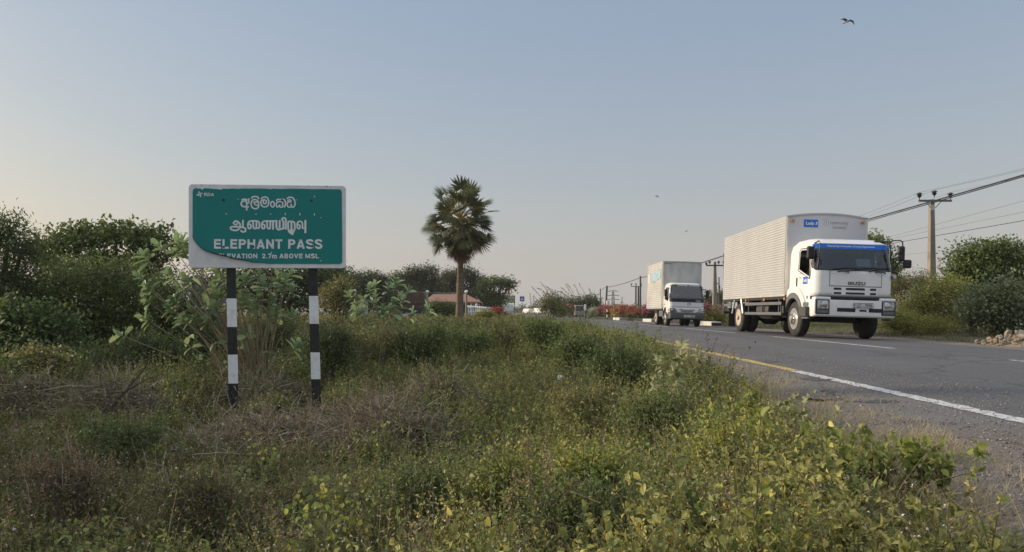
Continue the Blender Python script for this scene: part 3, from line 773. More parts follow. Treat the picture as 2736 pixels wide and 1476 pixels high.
for x in (-1.0, 0, 1.1):
    b = MB(); insul(b, x, -.25, h5, 1.6); b.build('insulator', M['insulator'], t5, smooth=True)
t6, h6 = pole_tapered(1618, 764, 150, .24, .2, M['wood_pole'], 'utility_pole', 'leaning far pole carrying a pale drum above the flower bed', lean=.05)
MB().lathe([(0, h6 - 4.2), (.34, h6 - 4.2), (.34, h6 - 3.2), (0, h6 - 3.15)], (.32, -.3, 0)).build('transformer', M['old_white'], t6, smooth=True)
t7, h7 = pole_tapered(1604, 772, 168, .15, .13, M['wood_pole'], 'utility_pole', 'thin upright far pole left of the leaning pole with the drum')
t9, h9 = pole_tapered(1662, 794, 200, .13, .10, M['wood_pole'], 'utility_pole', 'short thin far pole above the middle of the flower bed')
def lattice(px, top, Y, wid, label):
    p = W(px, top, Y); zg = gz(p.x, p.y); h = p.z - zg
    t = thing('transmission_tower', label, 'transmission tower', (p.x, p.y, zg))
    b = MB()
    for s in (-1, 1): b.tube([(s * wid * .2, 0, 0), (s * wid * .06, 0, h)], .13, 4)
    for i in range(8):
        z0, z1 = h * i / 8, h * (i + 1) / 8; w0 = wid * (.2 - .14 * i / 8); w1 = wid * (.2 - .14 * (i + 1) / 8)
        b.tube([(-w0, 0, z0), (w1, 0, z1)], .07, 4); b.tube([(w0, 0, z0), (-w1, 0, z1)], .07, 4)
    b.build('mast', M['mid_grey'], t)
    for z in (h, h * .80, h * .62):
        b = MB(); w = wid * (.5 if z == h else .62); b.tube([(-w, 0, z), (0, 0, z + .3), (w, 0, z)], .12, 4); b.build('crossarm', M['mid_grey'], t)
lattice(1638, 779, 250, 3.6, 'distant lattice power mast with three crossarms right of the leaning pole')
lattice(1591, 789, 330, 3.4, 'faintest far lattice power mast left of the thin upright pole')
def wire(pts, r, label, sag=0., name='wire', group=None):
    out = []
    for a, b in zip(pts[:-1], pts[1:]):
        for i in range(13):
            u = i / 12; p = Vector(a).lerp(Vector(b), u); p.z -= sag * 4 * u * (1 - u) * min(1.5, ((Vector(b) - Vector(a)).length / 42) ** 2)
            out.append(p)
    o = MB().tube(out, r, 5).build(name, M['wire'], smooth=True)
    tag(o, label, 'overhead wire', group)
    return o
def at(px, py, Y): return W(px, py, Y)
b_pole = [Vector((18.0, 20, 5.72)), Vector((18.0, 62, 5.72)), at(1711, 742, 106), at(1618, 768, 150), at(1604, 776, 168)]
# the thick bundled cable swings along the far side of the road from pole to pole (its nearest poles are off the picture or behind the truck)
for k, (dz, lab) in enumerate(((0, 'thick black twisted bundle cable running over the large truck, upper strand'), (-.04, 'lower strand of the thick black bundle cable running over the large truck'))):
    pts = [p + Vector((0, 0, dz)) for p in b_pole]
    wire(pts, .030 if k == 0 else .022, lab, .20 + .04 * k, 'bundle_cable', 'bundled cables along the road')
pt, hh = Vector((18.0, 62)), 6.4
tm, hm = pole_tapered(1395 + 18.0 * F / 62, HY - (5.9 - CH) * F / 62, 62, .14, .1, M['wood_pole'], 'utility_pole', 'dark pole standing behind the large truck carrying the bundle cable')
p1 = t.location + Vector((0, 0, 0)); top1 = h
for k, (x, dz) in enumerate(((-.85, .37), (0, .5), (.92, .37))):
    a = Vector((t.location.x + x, 40 - .27, t.location.z + h + dz)); b2 = Vector((t2.location.x - 1.0 + 1.0 * k, 85, t2.location.z + h2 + .1)); n0 = Vector((t.location.x + x, -6, t.location.z + h + dz + .1))
    wire([n0, a, b2], .006, ['left', 'middle', 'right'][k] + ' of the three thin bare wires on the tall concrete pole', .5, 'wire', 'thin bare wires on the concrete poles')
for k, (yr, yp, Y, r) in enumerate(((537, 601, 40, .006), (567, 615, 40, .006), (590, 631, 39.5, .015), (645, 672, 41, .005))):
    a, b2 = at(2736, yr, Y * .80), at(2498, yp, Y)
    d = (b2 - a); pts = [a - d * 2.0, b2, b2 + d * 3.5]
    wire(pts, r, ['uppermost of the low wires right of the tall concrete pole', 'second of the low wires right of the tall concrete pole', 'thicker dark cable crossing behind the truck mirror', 'low faint wire above the round roadside tree'][k], .0, 'wire', 'low wires beyond the truck')
# ---------------------------------------------------------------- box trucks (own space: x to the right, y towards the tail, z up, front bumper at y = 0)
def ring(hw, yf, yb, r, nf=14, nc=7, ns=6):
    """outline of a cab at one height, from the rear left round the front to the rear right; index ranges are the same for every ring"""
    p = [(-hw, yb + (yf + r - yb) * i / ns) for i in range(ns)]
    p += [(-hw + r - r * math.cos(math.pi / 2 * i / nc), yf + r - r * math.sin(math.pi / 2 * i / nc)) for i in range(nc)]
    p += [(-hw + r + (2 * hw - 2 * r) * i / nf, yf) for i in range(nf)]
    p += [(hw - r + r * math.sin(math.pi / 2 * i / nc), yf + r - r * math.cos(math.pi / 2 * i / nc)) for i in range(nc)]
    p += [(hw, yf + r + (yb - yf - r) * i / ns) for i in range(ns + 1)]
    return p
def cab_shell(levels, cut, t, m, cx=0, nc=7, ns=6, nf=14):
    """levels: (z, half width, front y, back y, corner radius); cut(i, j, ring count) says which faces are left open"""
    b = MB(); rs = [[(x + cx, y, z) for x, y in ring(hw, yf, yb, r)] for z, hw, yf, yb, r in levels]
    n = len(rs[0]); vs = [p for q in rs for p in q]; fs = []
    for j in range(len(rs) - 1):
        for i in range(n - 1):
            if not cut(i, j): fs.append((j * n + i, j * n + i + 1, (j + 1) * n + i + 1, (j + 1) * n + i))
        fs.append((j * n + n - 1, j * n, (j + 1) * n, (j + 1) * n + n - 1))
    fs.append(tuple((len(rs) - 1) * n + i for i in range(n)))
    b.add(vs, fs)
    o = b.build('cab', m, t, smooth=True)
    md = o.modifiers.new('solid', 'SOLIDIFY'); md.thickness = .025; md.offset = -1
    return o
def front_patch(levelfn, z0, z1, u0, u1, off, cx=0, nz=6, nu=26, rb=.0, rt=.0):
    """a sheet following the curved cab front; u in -1..1 runs along the front including its rounded corners"""
    rows = []
    for j in range(nz + 1):
        z = z0 + (z1 - z0) * j / nz
        hw, yf, r = levelfn(z)
        k = 0.
        if rb and z - z0 < rb: k = max(k, rb - math.sqrt(max(0, rb * rb - (rb - (z - z0)) ** 2)))
        if rt and z1 - z < rt: k = max(k, rt - math.sqrt(max(0, rt * rt - (rt - (z1 - z)) ** 2)))
        half = (hw - r) + r * math.pi / 2
        row = []
        for i in range(nu + 1):
            s = (u0 * half + k) + ((u1 - u0) * half - 2 * k) * i / nu
            a = abs(s); sg = 1 if s > 0 else -1
            if a <= hw - r: x, y, nx, ny = s, yf, 0, -1
            else:
                t = (a - hw + r) / r; x = sg * (hw - r + r * math.sin(t)); y = yf + r - r * math.cos(t); nx, ny = sg * math.sin(t), -math.cos(t)
            row.append((x + cx + nx * off, y + ny * off, z))
        rows.append(row)
    return rows
def wheel(t, x, y, r, w, side, rim='rim_metal', deep=False, name='wheel'):
    b = MB(); s = side
    b.lathe([(r * .58, -w / 2), (r * .90, -w / 2), (r * .97, -w * .40), (r, -w * .28), (r, w * .28), (r * .97, w * .40), (r * .90, w / 2), (r * .58, w / 2)], (x, y, r), 'x', 36)
    o = b.build(name, M['rubber'], t, smooth=True)
    b = MB(); f = x + s * w / 2
    prof = [(r * .60, .005), (r * .57, -.02), (r * .54, -.05), (r * .50, -.11 if deep else -.03), (r * .36, -.13 if deep else .0), (r * .30, -.10 if deep else .05), (r * .20, -.02 if deep else .06), (r * .17, .06 if deep else .10), (.0, .07 if deep else .11)]
    b.lathe([(q, s * h) for q, h in prof], (f, y, r), 'x', 30)
    b.build('rim', M[rim], o, smooth=True)
    b = MB()
    for k in range(8):
        a = k * math.pi / 4 + .2; b.lathe([(.0, 0), (.017, 0), (.017, s * .035), (0, s * .04)], (f + s * (.04 if not deep else -.10), y + r * .255 * math.cos(a), r + r * .255 * math.sin(a)), 'x', 6)
    for k in range(4):
        a = k * math.pi / 2 + .6; b.lathe([(.0, 0), (.032, 0), (.0, s * .002)], (f + s * (.003 if not deep else -.118), y + r * .43 * math.cos(a), r + r * .43 * math.sin(a)), 'x', 8)
    b.build('wheel_nut', M['chassis'], o)
    return o
def cargo(t, x0, x1, y0, y1, z0, z1, m_side, m_front, arch, ribs, post=.05):
    body = MB()
    n = ribs; pts = []
    for i in range(n):
        za = z0 + (z1 - z0) * i / n; h = (z1 - z0) / n
        pts += [(0, za), (0, za + h * .30), (.024, za + h * .40), (.024, za + h * .80), (0, za + h * .92)]
    pts.append((0, z1))
    for xs, s in ((x0, -1), (x1, 1)):
        body.grid([[(xs + s * p[0], y0 + post, p[1]) for p in pts], [(xs + s * p[0], y1 - post, p[1]) for p in pts]])
    o = body.build('side_panel', m_side, t)
    fr = MB(); K = 16
    def top(u): return z1 + arch * (1 - (2 * u - 1) ** 2)
    fr.prism([(x0 + .04, z0), (x1 - .04, z0)] + [(x1 - .04 + (x0 + .08 - x1) * k / K, top(1 - k / K) - .01) for k in range(K + 1)], 'y', y0 + .012, y0 + .05)
    fr.build('front_panel', m_front, t)
    bk = MB().prism([(x0 + .04, z0), (x1 - .04, z0)] + [(x1 - .04 + (x0 + .08 - x1) * k / K, top(1 - k / K) - .01) for k in range(K + 1)], 'y', y1 - .05, y1 - .012).build('rear_panel', m_front, t)
    rf = MB(); rf.grid([[(x0 + (x1 - x0) * k / K, y, top(k / K) + .012) for k in range(K + 1)] for y in (y0, y1)]); rf.grid([[(x0 + (x1 - x0) * k / K, y, z1 - .05 + (top(k / K) - z1) - .0) for k in range(K + 1)] for y in (y0 + .002, y1 - .002)])
    rf.grid([[(x0 + (x1 - x0) * k / K, y0, top(k / K) + d) for k in range(K + 1)] for d in (-.025, .012)])
    rf.build('roof', m_side, t, smooth=True)
    e = MB()
    for xs in (x0, x1 - .045):
        for ys_ in (y0, y1 - .05): e.box(xs - .006, xs + .051, ys_, ys_ + .05, z0 - .02, z1)
    for xs in (x0 - .008, x1 - .037): e.box(xs, xs + .045, y0 + .0505, y1 - .0505, z1 - .06, z1 + .004); e.box(xs, xs + .045, y0 + .0505, y1 - .0505, z0 - .05, z0 + .035)
    e.build('corner_frame', M['chrome_dull'], t)
    MB().box(x0 + .03, x1 - .03, y0 + .05, y1 - .06, z0 - .13, z0 - .001).build('floor_beam', M['chassis'], t)
M['chrome_dull'] = mat('chrome_dull', (.66, .65, .62), .35, .35, c2=(.5, .49, .46), scale=3, amt=.5)

def seats(t, x0, x1, y, z, n=2, c='dark_grey', s=1.):
    for k in range(n):
        cx = x0 + (x1 - x0) * (k + .5) / n; w = .24 * s
        b = MB(); b.box(cx - w, cx + w, y, y + .45 * s, z, z + .12 * s); b.box(cx - w, cx + w, y + .38 * s, y + .5 * s, z + .121 * s, z + .70 * s); b.box(cx - w * .55, cx + w * .55, y + .40 * s, y + .48 * s, z + .72 * s, z + .9 * s)
        b.build('seat', M[c], t, bevel=.03)
def steering(t, x, y, z, r=.21):
    b = MB(); b.tube([(x + r * math.cos(a), y + r * .75 * math.sin(a) * .6, z + r * .9 * math.sin(a)) for a in np.linspace(0, 2 * math.pi, 22)], .016, 6, cap=False)
    b.tube([(x - r, y, z), (x + r, y, z)], .014); b.tube([(x, y, z), (x, y - .12, z - .35)], .03)
    b.build('steering_wheel', M['black_plastic'], t)

# ---- the large truck
X0, Y0 = 8.50, 17.75
big = thing('box_truck', 'large white box truck with blue sun strip across its windscreen, ribbed silver cargo body', 'truck', (X0, Y0, float(road_z(X0, 20)) + .0), (0, .030, 0))
CW, CX = 1.03, -.035
def blev(z):
    yf = .10 + (0 if z < 1.76 else (z - 1.76) * .27) + (.0 if z < 2.47 else (z - 2.47) * 2.2)
    return CW - (.0 if z < 1.7 else (z - 1.7) * .045) - (0 if z < 2.47 else (z - 2.47) * .9), yf, .24
zl = [1.09, 1.20, 1.50, 1.74, 1.86, 2.05, 2.25, 2.38, 2.47, 2.53, 2.58, 2.615]
lv = [(z, blev(z)[0], blev(z)[1], 1.74 - max(0, z - 2.30) * .55, blev(z)[2]) for z in zl]
def bcut(i, j):
    z0, z1 = zl[j], zl[j + 1]
    if (i < 6 or i >= 6 + 7 + 14 + 7) and z1 <= 2.39: return True            # flat door sides are panels of their own
    return 8 <= i <= 31 and z0 >= 1.85 and z1 <= 2.39                          # windscreen opening
cab_shell(lv, bcut, big, M['white_paint'], CX)
for s in (-1, 1):
    xs = CX + s * (CW - .004)
    arc = [(1.34 + .70 * math.cos(a), .50 + .80 * math.sin(a)) for a in np.linspace(R(38), R(146), 12)]
    outer = [(.34, .93), (.34, 2.42), (1.60, 2.42), (1.72, 2.34), (1.73, .98)] + arc[0:] + [(.62, .93)]
    outer = [(.34, .93), (.34, 2.425), (1.62, 2.425), (1.735, 2.30), (1.735, 1.24)] + [(y, z) for y, z in arc if .70 < y < 1.73] + [(.66, .93)]
    hole = [(.50, 2.30), (1.02, 2.33), (1.10, 2.28), (1.10, 1.82), (.86, 1.74), (.42, 1.60), (.40, 1.68)]
    o = poly_holes(outer, [hole], lambda p: (xs + (0 if p[1] < 1.7 else -s * (p[1] - 1.7) * .045), p[0], p[1]), 'door', M['white_paint'], big, .02)
    MB().add([(xs + s * .004 - s * (p[1] - 1.7) * .045, p[0], p[1]) for p in [(.46, 2.34), (1.04, 2.37), (1.14, 2.31), (1.14, 1.79), (.87, 1.70), (.38, 1.54), (.36, 1.66)]], [tuple(range(7))]).build('side_window', M['side_glass'], o)
    g_ = MB(); q = [(.46, 2.34), (1.04, 2.37), (1.14, 2.31), (1.14, 1.79), (.87, 1.70), (.38, 1.54), (.36, 1.66)]
    g_.tube([(xs + s * .008 - s * (p[1] - 1.7) * .045, p[0], p[1]) for p in q + q[:1]], .014, 6); g_.build('window_seal', M['black_plastic'], o)
    MB().box(xs + s * .011 - .008, xs + s * .011 + .008, 1.18, 1.26, 1.36, 1.60).build('door_handle', M['black_plastic'], o, bevel=.006)
    b = MB(); xw = (xs + s * .012, xs + s * .0145)
    lo_, hi_ = min(xw), max(xw)
    for y_, w_, z_ in ((1.0, .14, 1.70), (1.0, .14, 1.60), (.98, .16, 1.56)): b.box(lo_, hi_, y_ - w_ / 2, y_ + w_ / 2, z_ - .006, z_ + .006)
    b.build('door_script', M['grey_vinyl'], o)
    # flared arch over the front wheel
    b = MB(); A = np.linspace(R(18), R(158), 20)
    def arch(r0, r1, zs_): return [[(1.34 + r * math.cos(a) * .98, .50 + r * math.sin(a) * zs_) for r in (r0, r1)] for a in A]
    for (r0, r1, d0, d1, mm, nm) in ((.70, .90, -.02, .055, 'white_paint', 'wheel_arch'), (.555, .698, -.02, .075, 'mid_grey', 'arch_liner')):
        b = MB(); P = arch(r0, r1, 1.0 if nm == 'arch_liner' else .98)
        for i in range(len(P) - 1):
            v = []
            for k in (i, i + 1):
                for (y, z) in P[k]:
                    for d in (d0, d1): v.append((xs + s * d, min(y, 1.80), z))
            b.add(v, [(0, 1, 5, 4), (1, 3, 7, 5), (3, 2, 6, 7), (2, 0, 4, 6)])
        b.build(nm, M[mm], big, smooth=True)
    b = MB(); b.box(xs - .05 if s > 0 else xs - .06, xs + .06 if s > 0 else xs + .05, .33, .66, .82, .928); b.build('step_panel', M['mid_grey'], big, bevel=.01)
    b = MB(); b.box(xs - .14, xs + .14 - (.1 if s > 0 else 0), .28, .72, .56, .81); b.build('step_well', M['dark_grey'], big, bevel=.01)
    b = MB(); b.box(min(xs, xs + s * .07), max(xs, xs + s * .07), .30, .70, .50, .545); b.build('step', M['mid_grey'], big)
    b = MB(); b.ball((xs + s * .012, .50, 1.06), (.012, .07, .045)); b.build('side_lamp', M['lens'], big, smooth=True)
rows = front_patch(blev, 1.755, 2.455, -.985, .985, .005, CX, 14, 30, .16, .05)
b = MB()
inner = front_patch(blev, 1.875, 2.372, -.90, .90, .005, CX, 14, 30, .10, .04)
edge = lambda q: q[0] + [r[-1] for r in q[1:]] + q[-1][::-1][1:] + [r[0] for r in q[::-1][1:-1]]
eo, ei = edge(rows), edge(inner)
b.add(eo + ei, [(i, (i + 1) % len(eo), len(eo) + (i + 1) % len(eo), len(eo) + i) for i in range(len(eo))]); b.build('windscreen_seal', M['black_plastic'], big, smooth='all')
MB().grid(front_patch(blev, 1.765, 2.45, -.975, .975, .010, CX, 14, 30, .15, .05)).build('windscreen', M['glass'], big, smooth='all')
MB().grid(front_patch(blev, 2.325, 2.445, -.955, .955, .014, CX, 4, 30, 0, .04)).build('sun_strip', M['blue_vinyl'], big, smooth='all')
T = MB(); add_text(T, 'Empowering Communities, Growing Opportunities', 1.22, .062, lambda x, y, q: (CX + x - .04, blev(2.39 + y)[1] - .0165 - q, 2.39 + y), .001, .012); T.build('strip_lettering', M['white_vinyl'], big)
# dashboard, seats, the paper behind the glass
MB().prism([(.20, 1.35), (.20, 1.78), (.30, 1.84), (.62, 1.84), (.70, 1.70), (.70, 1.35)], 'x', CX - .97, CX + .97).build('dashboard', M['dark_grey'], big)
MB().box(CX - .98, CX + .98, 1.66, 1.70, 1.1, 2.28).build('cab_rear_wall', M['dark_grey'], big)
MB().box(CX - .98, CX + .98, .2, 1.66, 1.08, 1.12).build('cab_floor', M['chassis'], big)
seats(big, CX - .95, CX + .95, 1.0, 1.42)
steering(big, CX - .48, .74, 1.92, .22)
P_ = MB(); P_.add([(CX + .17, .335, 1.86), (CX + .55, .335, 1.86), (CX + .52, .39, 2.09), (CX + .14, .39, 2.09)], [(0, 1, 2, 3)]); pa = P_.build('paper_sheet', M['paper'], big)
MB().add([(CX + .19, .376, 2.01), (CX + .35, .376, 2.01), (CX + .34, .386, 2.065), (CX + .18, .386, 2.065)], [(0, 1, 2, 3)]).build('printed_mark', M['blue_vinyl'], pa)
b = MB(); b.ball((CX + .72, .30, 1.98), (.07, .05, .055)); b.build('round_mirror', M['black_plastic'], big, smooth=True)
# front panel, badge, grille
def slab(name, x0, x1, y0, y1, z0, z1, m, bev=.006, parent=big): return MB().box(x0, x1, y0, y1, z0, z1).build(name, M[m], parent, bevel=bev)
fp = slab('front_flap', CX - .63, CX + .68, .085, .11, 1.36, 1.715, 'white_paint', .012)
g = MB(); g.box(CX - .645, CX + .695, .0965, .11, 1.345, 1.36); g.box(CX - .645, CX - .632, .0965, .11, 1.36, 1.72); g.box(CX + .682, CX + .695, .0965, .11, 1.36, 1.72); g.build('panel_gap', M['mid_grey'], big)
T = MB(); add_text(T, 'ISUZU', .44, .085, lambda x, y, q: (CX + .05 + x, .084 - q, 1.435 + y), .012, .035, 1.1); T.build('badge', M['badge_metal'], big)
T = MB(); add_text(T, 'FTR', .15, .03, lambda x, y, q: (CX - .52 + x, .084 - q, 1.675 + y), .004, .02, 1.4); T.build('model_badge', M['panel_grey'], big)
gr = slab('grille', CX - .56, CX + .60, .085, .11, 1.125, 1.33, 'white_paint', .008)
for (x0, x1) in ((-.53, -.34), (-.22, .26), (.40, .55)):
    for (z0, z1) in ((1.26, 1.315), (1.15, 1.20)):
        MB().box(CX + x0, CX + x1, .078, .095, z0, z1).build('grille_slot', M['black_plastic'], gr)
for (x0, x1) in ((-.44, -.16), (.52, .78)):
    b = MB(); b.tube([(CX + x0, .10, 1.715), (CX + x0 + .02, .05, 1.735), (CX + x1 - .02, .05, 1.725), (CX + x1, .10, 1.705)], .015, 6); b.build('grab_handle', M['black_plastic'], big, smooth=True)
for (xa, za, xb_, zb_) in ((-.66, 1.745, .10, 1.815), (-.20, 1.73, .62, 1.83), (.36, 1.735, 1.0, 1.83)):
    b = MB(); b.tube([(CX + xa, .07, za), (CX + xa + .05, .055, za + .035), (CX + (xa + xb_) / 2, .085, (za + zb_) / 2 + .05), (CX + xb_, .10, zb_ + .01)], [.018, .016, .013, .008], 6); b.build('wiper', M['black_plastic'], big, smooth=True)
# bumper
slab('bumper_gap', CX - 1.0, CX + 1.0, .06, .3, 1.03, 1.088, 'black_plastic', 0)
def zt_(u): return 1.075 if abs(u) > .80 else 1.005
b = MB(); rows = []
for z, inset in ((.565, .05), (.60, .008), (.80, 0), (.96, .0), (1.0, .006)):
    rows.append([(x + CX, y, z) for x, y in ring(1.065 - inset * .4, inset, .50, .13)])
b.grid(rows)
nr = len(rows[0]); b.add(rows[-1] + [(p[0] * .94, p[1] + .09, p[2] + .0) for p in rows[-1]], [(i, i + 1, nr + i + 1, nr + i) for i in range(nr - 1)])
bu = b.build('bumper', M['white_paint'], big, smooth=True)
for s in (-1, 1):
    xa, xb_ = sorted((s * .62, s * 1.03)); slab('bumper_horn', CX + xa, CX + xb_, .012 if s < 0 else .012, .25, .985, 1.07, 'white_paint', .03)
    xa, xb_ = sorted((s * .66, s * 1.02)); fr_ = slab('headlight_frame', CX + xa, CX + xb_, -.012, .06, .625, 1.0, 'black_plastic', .02)
    fr_.name = 'headlight'
    xa, xb_ = sorted((s * .69, s * .985)); MB().box(CX + xa, CX + xb_, -.020, .01, .755, .975).build('lamp_glass', M['lens'], fr_, bevel=.015)
    b = MB(); b.ball((CX + s * .80, -.022, .875), (.08, .012, .08)); b.build('bulb', M['chrome'], fr_, smooth=True)
    xa, xb_ = sorted((s * .69, s * .985)); MB().box(CX + xa, CX + xb_, -.020, .01, .645, .735).build('fog_lamp', M['mid_grey'], fr_, bevel=.01)
for (x0, x1) in ((-.45, .02), (.36, .80)): slab('air_slot', CX + x0 - .02, CX + x1 - .02, -.006, .03, .70, .80, 'black_plastic', .01, bu)
slab('tow_slot', CX + .10, CX + .28, -.006, .03, .715, .765, 'black_plastic', .006, bu)
npl = slab('number_plate', CX - .06, CX + .44, -.020, -.008, .815, .93, 'old_white', .005)
T = MB(); add_text(T, 'LO - 9998', .39, .075, lambda x, y, q: (CX + .215 + x, -.021 - q, .872 + y), .001, .02); MB().box(CX - .045, CX - .02, -.0215, -.0202, .85, .90).build('plate_emblem', M['grey_vinyl'], npl); T.build('plate_lettering', M['grey_vinyl'], npl)
b = MB(); q = [(CX - .06, -.0215, .815), (CX + .44, -.0215, .815), (CX + .44, -.0215, .93), (CX - .06, -.0215, .93)]; b.tube(q + q[:1], .005, 4); b.build('plate_rim', M['black_plastic'], npl)
# mirrors
def mirror(x, y, z, hx, hz, rot=0.):
    o = MB().box(-hx, hx, -.05, .05, -hz, hz).build('mirror', M['black_plastic'], big, bevel=.045); o.location = (x, y, z); o.rotation_euler = (0, 0, rot); return o
mirror(CX - 1.10, .22, 2.20, .10, .17, .25)
b = MB(); b.tube([(CX - .96, .30, 2.46), (CX - .93, .12, 2.50), (CX - .90, .10, 2.44), (CX - .93, .11, 1.98), (CX - .95, .13, 1.80)], .017, 6); b.tube([(CX - .93, .11, 2.16), (CX - 1.05, .20, 2.18)], .014, 6); b.tube([(CX - .93, .11, 2.08), (CX - .87, .10, 2.02), (CX - .86, .1, 1.9)], .012, 6); b.build('mirror_arm', M['black_plastic'], big, smooth=True)
mirror(CX + 1.14, .02, 2.22, .075, .20, -.5); mirror(CX + 1.07, -.02, 2.30, .05, .10, .9); mirror(CX + 1.26, -.04, 1.96, .10, .11, -.2)
b = MB(); b.tube([(CX + .60, .36, 2.545), (CX + .92, .24, 2.53), (CX + .97, .10, 2.56), (CX + 1.08, .0, 2.56), (CX + 1.14, -.01, 2.52), (CX + 1.16, 0, 2.35)], .017, 6)
b.tube([(CX + .93, .22, 2.53), (CX + .90, .15, 2.40)], .02, 6); b.tube([(CX + 1.16, 0, 2.10), (CX + 1.06, .02, 1.98), (CX + 1.0, .1, 1.80)], .015, 6); b.tube([(CX + 1.06, .02, 1.98), (CX + 1.2, 0, 2.0)], .013, 6); b.build('mirror_arm', M['black_plastic'], big, smooth=True)
b = MB(); b.box(CX + 1.0, CX + 1.09, .13, .25, 1.56, 1.69); b.build('marker_lamp', M['lens'], big, bevel=.02)
# cargo body and what hangs below it
cargo(big, -1.10, 1.17, 1.95, 8.05, 1.17, 3.385, M['silver'], M['panel_grey'], .105, 31)
for x in (-.95, 1.02): slab('roof_lamp', x - .05, x + .05, 1.91, 1.961, 3.22, 3.29, 'amber', .012)
sg_ = slab('advert_panel', -.63, -.23, 1.952, 1.961, 3.09, 3.30, 'blue_vinyl', 0)
T = MB(); add_text(T, 'Lady', .235, .12, lambda x, y, q: (-.455 + x, 1.9515 - q, 3.185 + y), .001, .03); add_text(T, 'J', .06, .09, lambda x, y, q: (-.285 + x, 1.9515 - q, 3.20 + y), .001, .04); T.build('lettering', M['cream_vinyl'], sg_)
T = MB(); add_text(T, 'community', .52, .125, lambda x, y, q: (.37 + x, 1.961 - q, 3.215 + y), .001, -.004); add_text(T, 'connect', .38, .085, lambda x, y, q: (.38 + x, 1.961 - q, 3.10 + y), .001, -.004); T.build('slogan', M['grey_vinyl'], big)
T = MB()
for (x, z, h) in ((-.06, 3.19, .14), (-.0, 3.2, .17), (.06, 3.18, .12)):
    T.box(x - .012, x + .012, 1.9595, 1.9615, z - h / 2, z + h / 2); T.lathe([(0, 1.9595), (.02, 1.9595), (0, 1.9605)], (x, 0, z + h / 2 + .035), 'y', 10)
T.build('slogan_figures', M['pale_vinyl'], big)
for s in (-1,):
    xs = CX + s * (CW + .008); sg_ = slab('door_sticker', xs - .003, xs + .001, .50, .80, 1.41, 1.60, 'blue_vinyl', 0)
    T = MB(); add_text(T, 'LadyJ', .24, .10, lambda x, y, q: (xs - .0035 - q, .65 - x, 1.50 + y), .001, .03); T.build('lettering', M['cream_vinyl'], sg_)
b = MB()
for x in (-.45, .52): b.box(x - .05, x + .05, .55, 7.9, .78, 1.0)
for y in (2.2, 3.4, 4.6, 7.3): b.box(-.40, .47, y, y + .1, .80, .95)
b.box(-1.02, 1.08, 2.0, 2.1, .98, 1.04)
b.build('chassis_rail', M['chassis'], big)
b = MB(); b.box(-.85, .80, .4, 1.9, .60, .95); b.box(-.35, .42, .9, 2.6, .42, .9); b.build('engine', M['chassis'], big, bevel=.05)
b = MB(); b.tube([(-.86, 1.34, .48), (.86, 1.34, .48)], .07); b.build('axle', M['chassis'], big)
b = MB(); b.tube([(-.9, 6.3, .48), (-.3, 6.3, .48), (-.15, 6.3, .48), (.2, 6.3, .48), (.35, 6.3, .48), (.95, 6.3, .48)], [.08, .09, .21, .21, .09, .08], 12); b.tube([(0, 2.6, .66), (0, 6.2, .50)], .05); b.build('axle', M['chassis'], big, smooth=True)
b = MB(); b.lathe([(0, 3.6), (.27, 3.6), (.29, 3.7), (.29, 4.6), (.27, 4.7), (0, 4.7)], (-.72, 0, .74), 'y', 20); b.build('air_tank', M['dark_grey'], big, smooth=True)
b = MB(); b.box(-1.0, -.55, 2.35, 2.75, .55, .95); b.build('battery_box', M['dark_grey'], big, bevel=.02)
b = MB(); b.box(.55, 1.02, 2.7, 4.1, .5, .98); b.build('fuel_tank', M['dark_grey'], big, bevel=.06)
for s in (-1, 1):
    x = -1.08 if s < 0 else 1.15
    for z in (.92, .62):
        MB().box(x - .02, x + .02, 2.25, 5.50, z - .045, z + .045).build('side_guard', M['mid_grey'], big, bevel=.01)
    for y in (2.5, 3.9, 5.2): MB().box(x + .021 * (1 if s < 0 else -1) - .02, x + .021 * (1 if s < 0 else -1) + .02, y - .03, y + .03, .58, 1.12).build('guard_post', M['dark_grey'], big)
    MB().box(x - .02, x + .02, 7.05, 7.95, .87, .96).build('side_guard', M['mid_grey'], big, bevel=.01)
    for y in (7.2, 7.75): MB().box(x - .015 - .036 * s, x + .015 - .036 * s, y - .03, y + .03, .70, 1.12).build('guard_post', M['dark_grey'], big)
    for (ya, yb_) in ((5.94, 5.72), (6.66, 6.92)):
        b = MB(); b.tube([(x, ya, 1.10), (x, yb_, .62)], .035, 6); b.build('fender_stay', M['silver'], big)
    MB().box(x - .10, x + .30 if s < 0 else x + .10, 7.02, 7.035, .16, .80).build('mud_flap', M['rubber'], big) if s < 0 else MB().box(x - .30, x + .10, 7.02, 7.035, .16, .80).build('mud_flap', M['rubber'], big)
    for y in (2.05, 3.7, 5.45): b = MB(); b.box(x - .02, x + .02, y - .045, y + .045, 1.0, 1.085); b.build('side_marker', M['amber'], big, bevel=.012)
    wheel(big, CX + s * .905, 1.34, .485, .27, s)
    wheel(big, .035 + s * .96, 6.30, .485, .25, s, 'rusty_rim', True)
    wheel(big, .035 + s * .66, 6.30, .485, .25, s, 'rusty_rim', True)
    b = MB(); b.tube([(CX + s * .84 - .16, 1.34 + .64 * math.cos(a), .5 + .64 * math.sin(a)) for a in np.linspace(R(20), R(165), 14)], .02, 5)
    ro = []
    for a in np.linspace(R(0), R(170), 16): ro.append([(CX + s * .70, 1.34 + .66 * math.cos(a), .5 + .66 * math.sin(a)), (CX + s * 1.0, 1.34 + .66 * math.cos(a), .5 + .66 * math.sin(a))])
    b.grid(ro); b.build('inner_arch', M['black_plastic'], big, smooth=True)
b = MB(); b.box(-1.1, 1.17, 7.95, 8.05, .60, .70); b.box(-.6, -.5, 7.9, 7.949, .7, 1.05); b.box(.5, .6, 7.9, 7.949, .7, 1.05); b.build('rear_guard', M['dark_grey'], big)

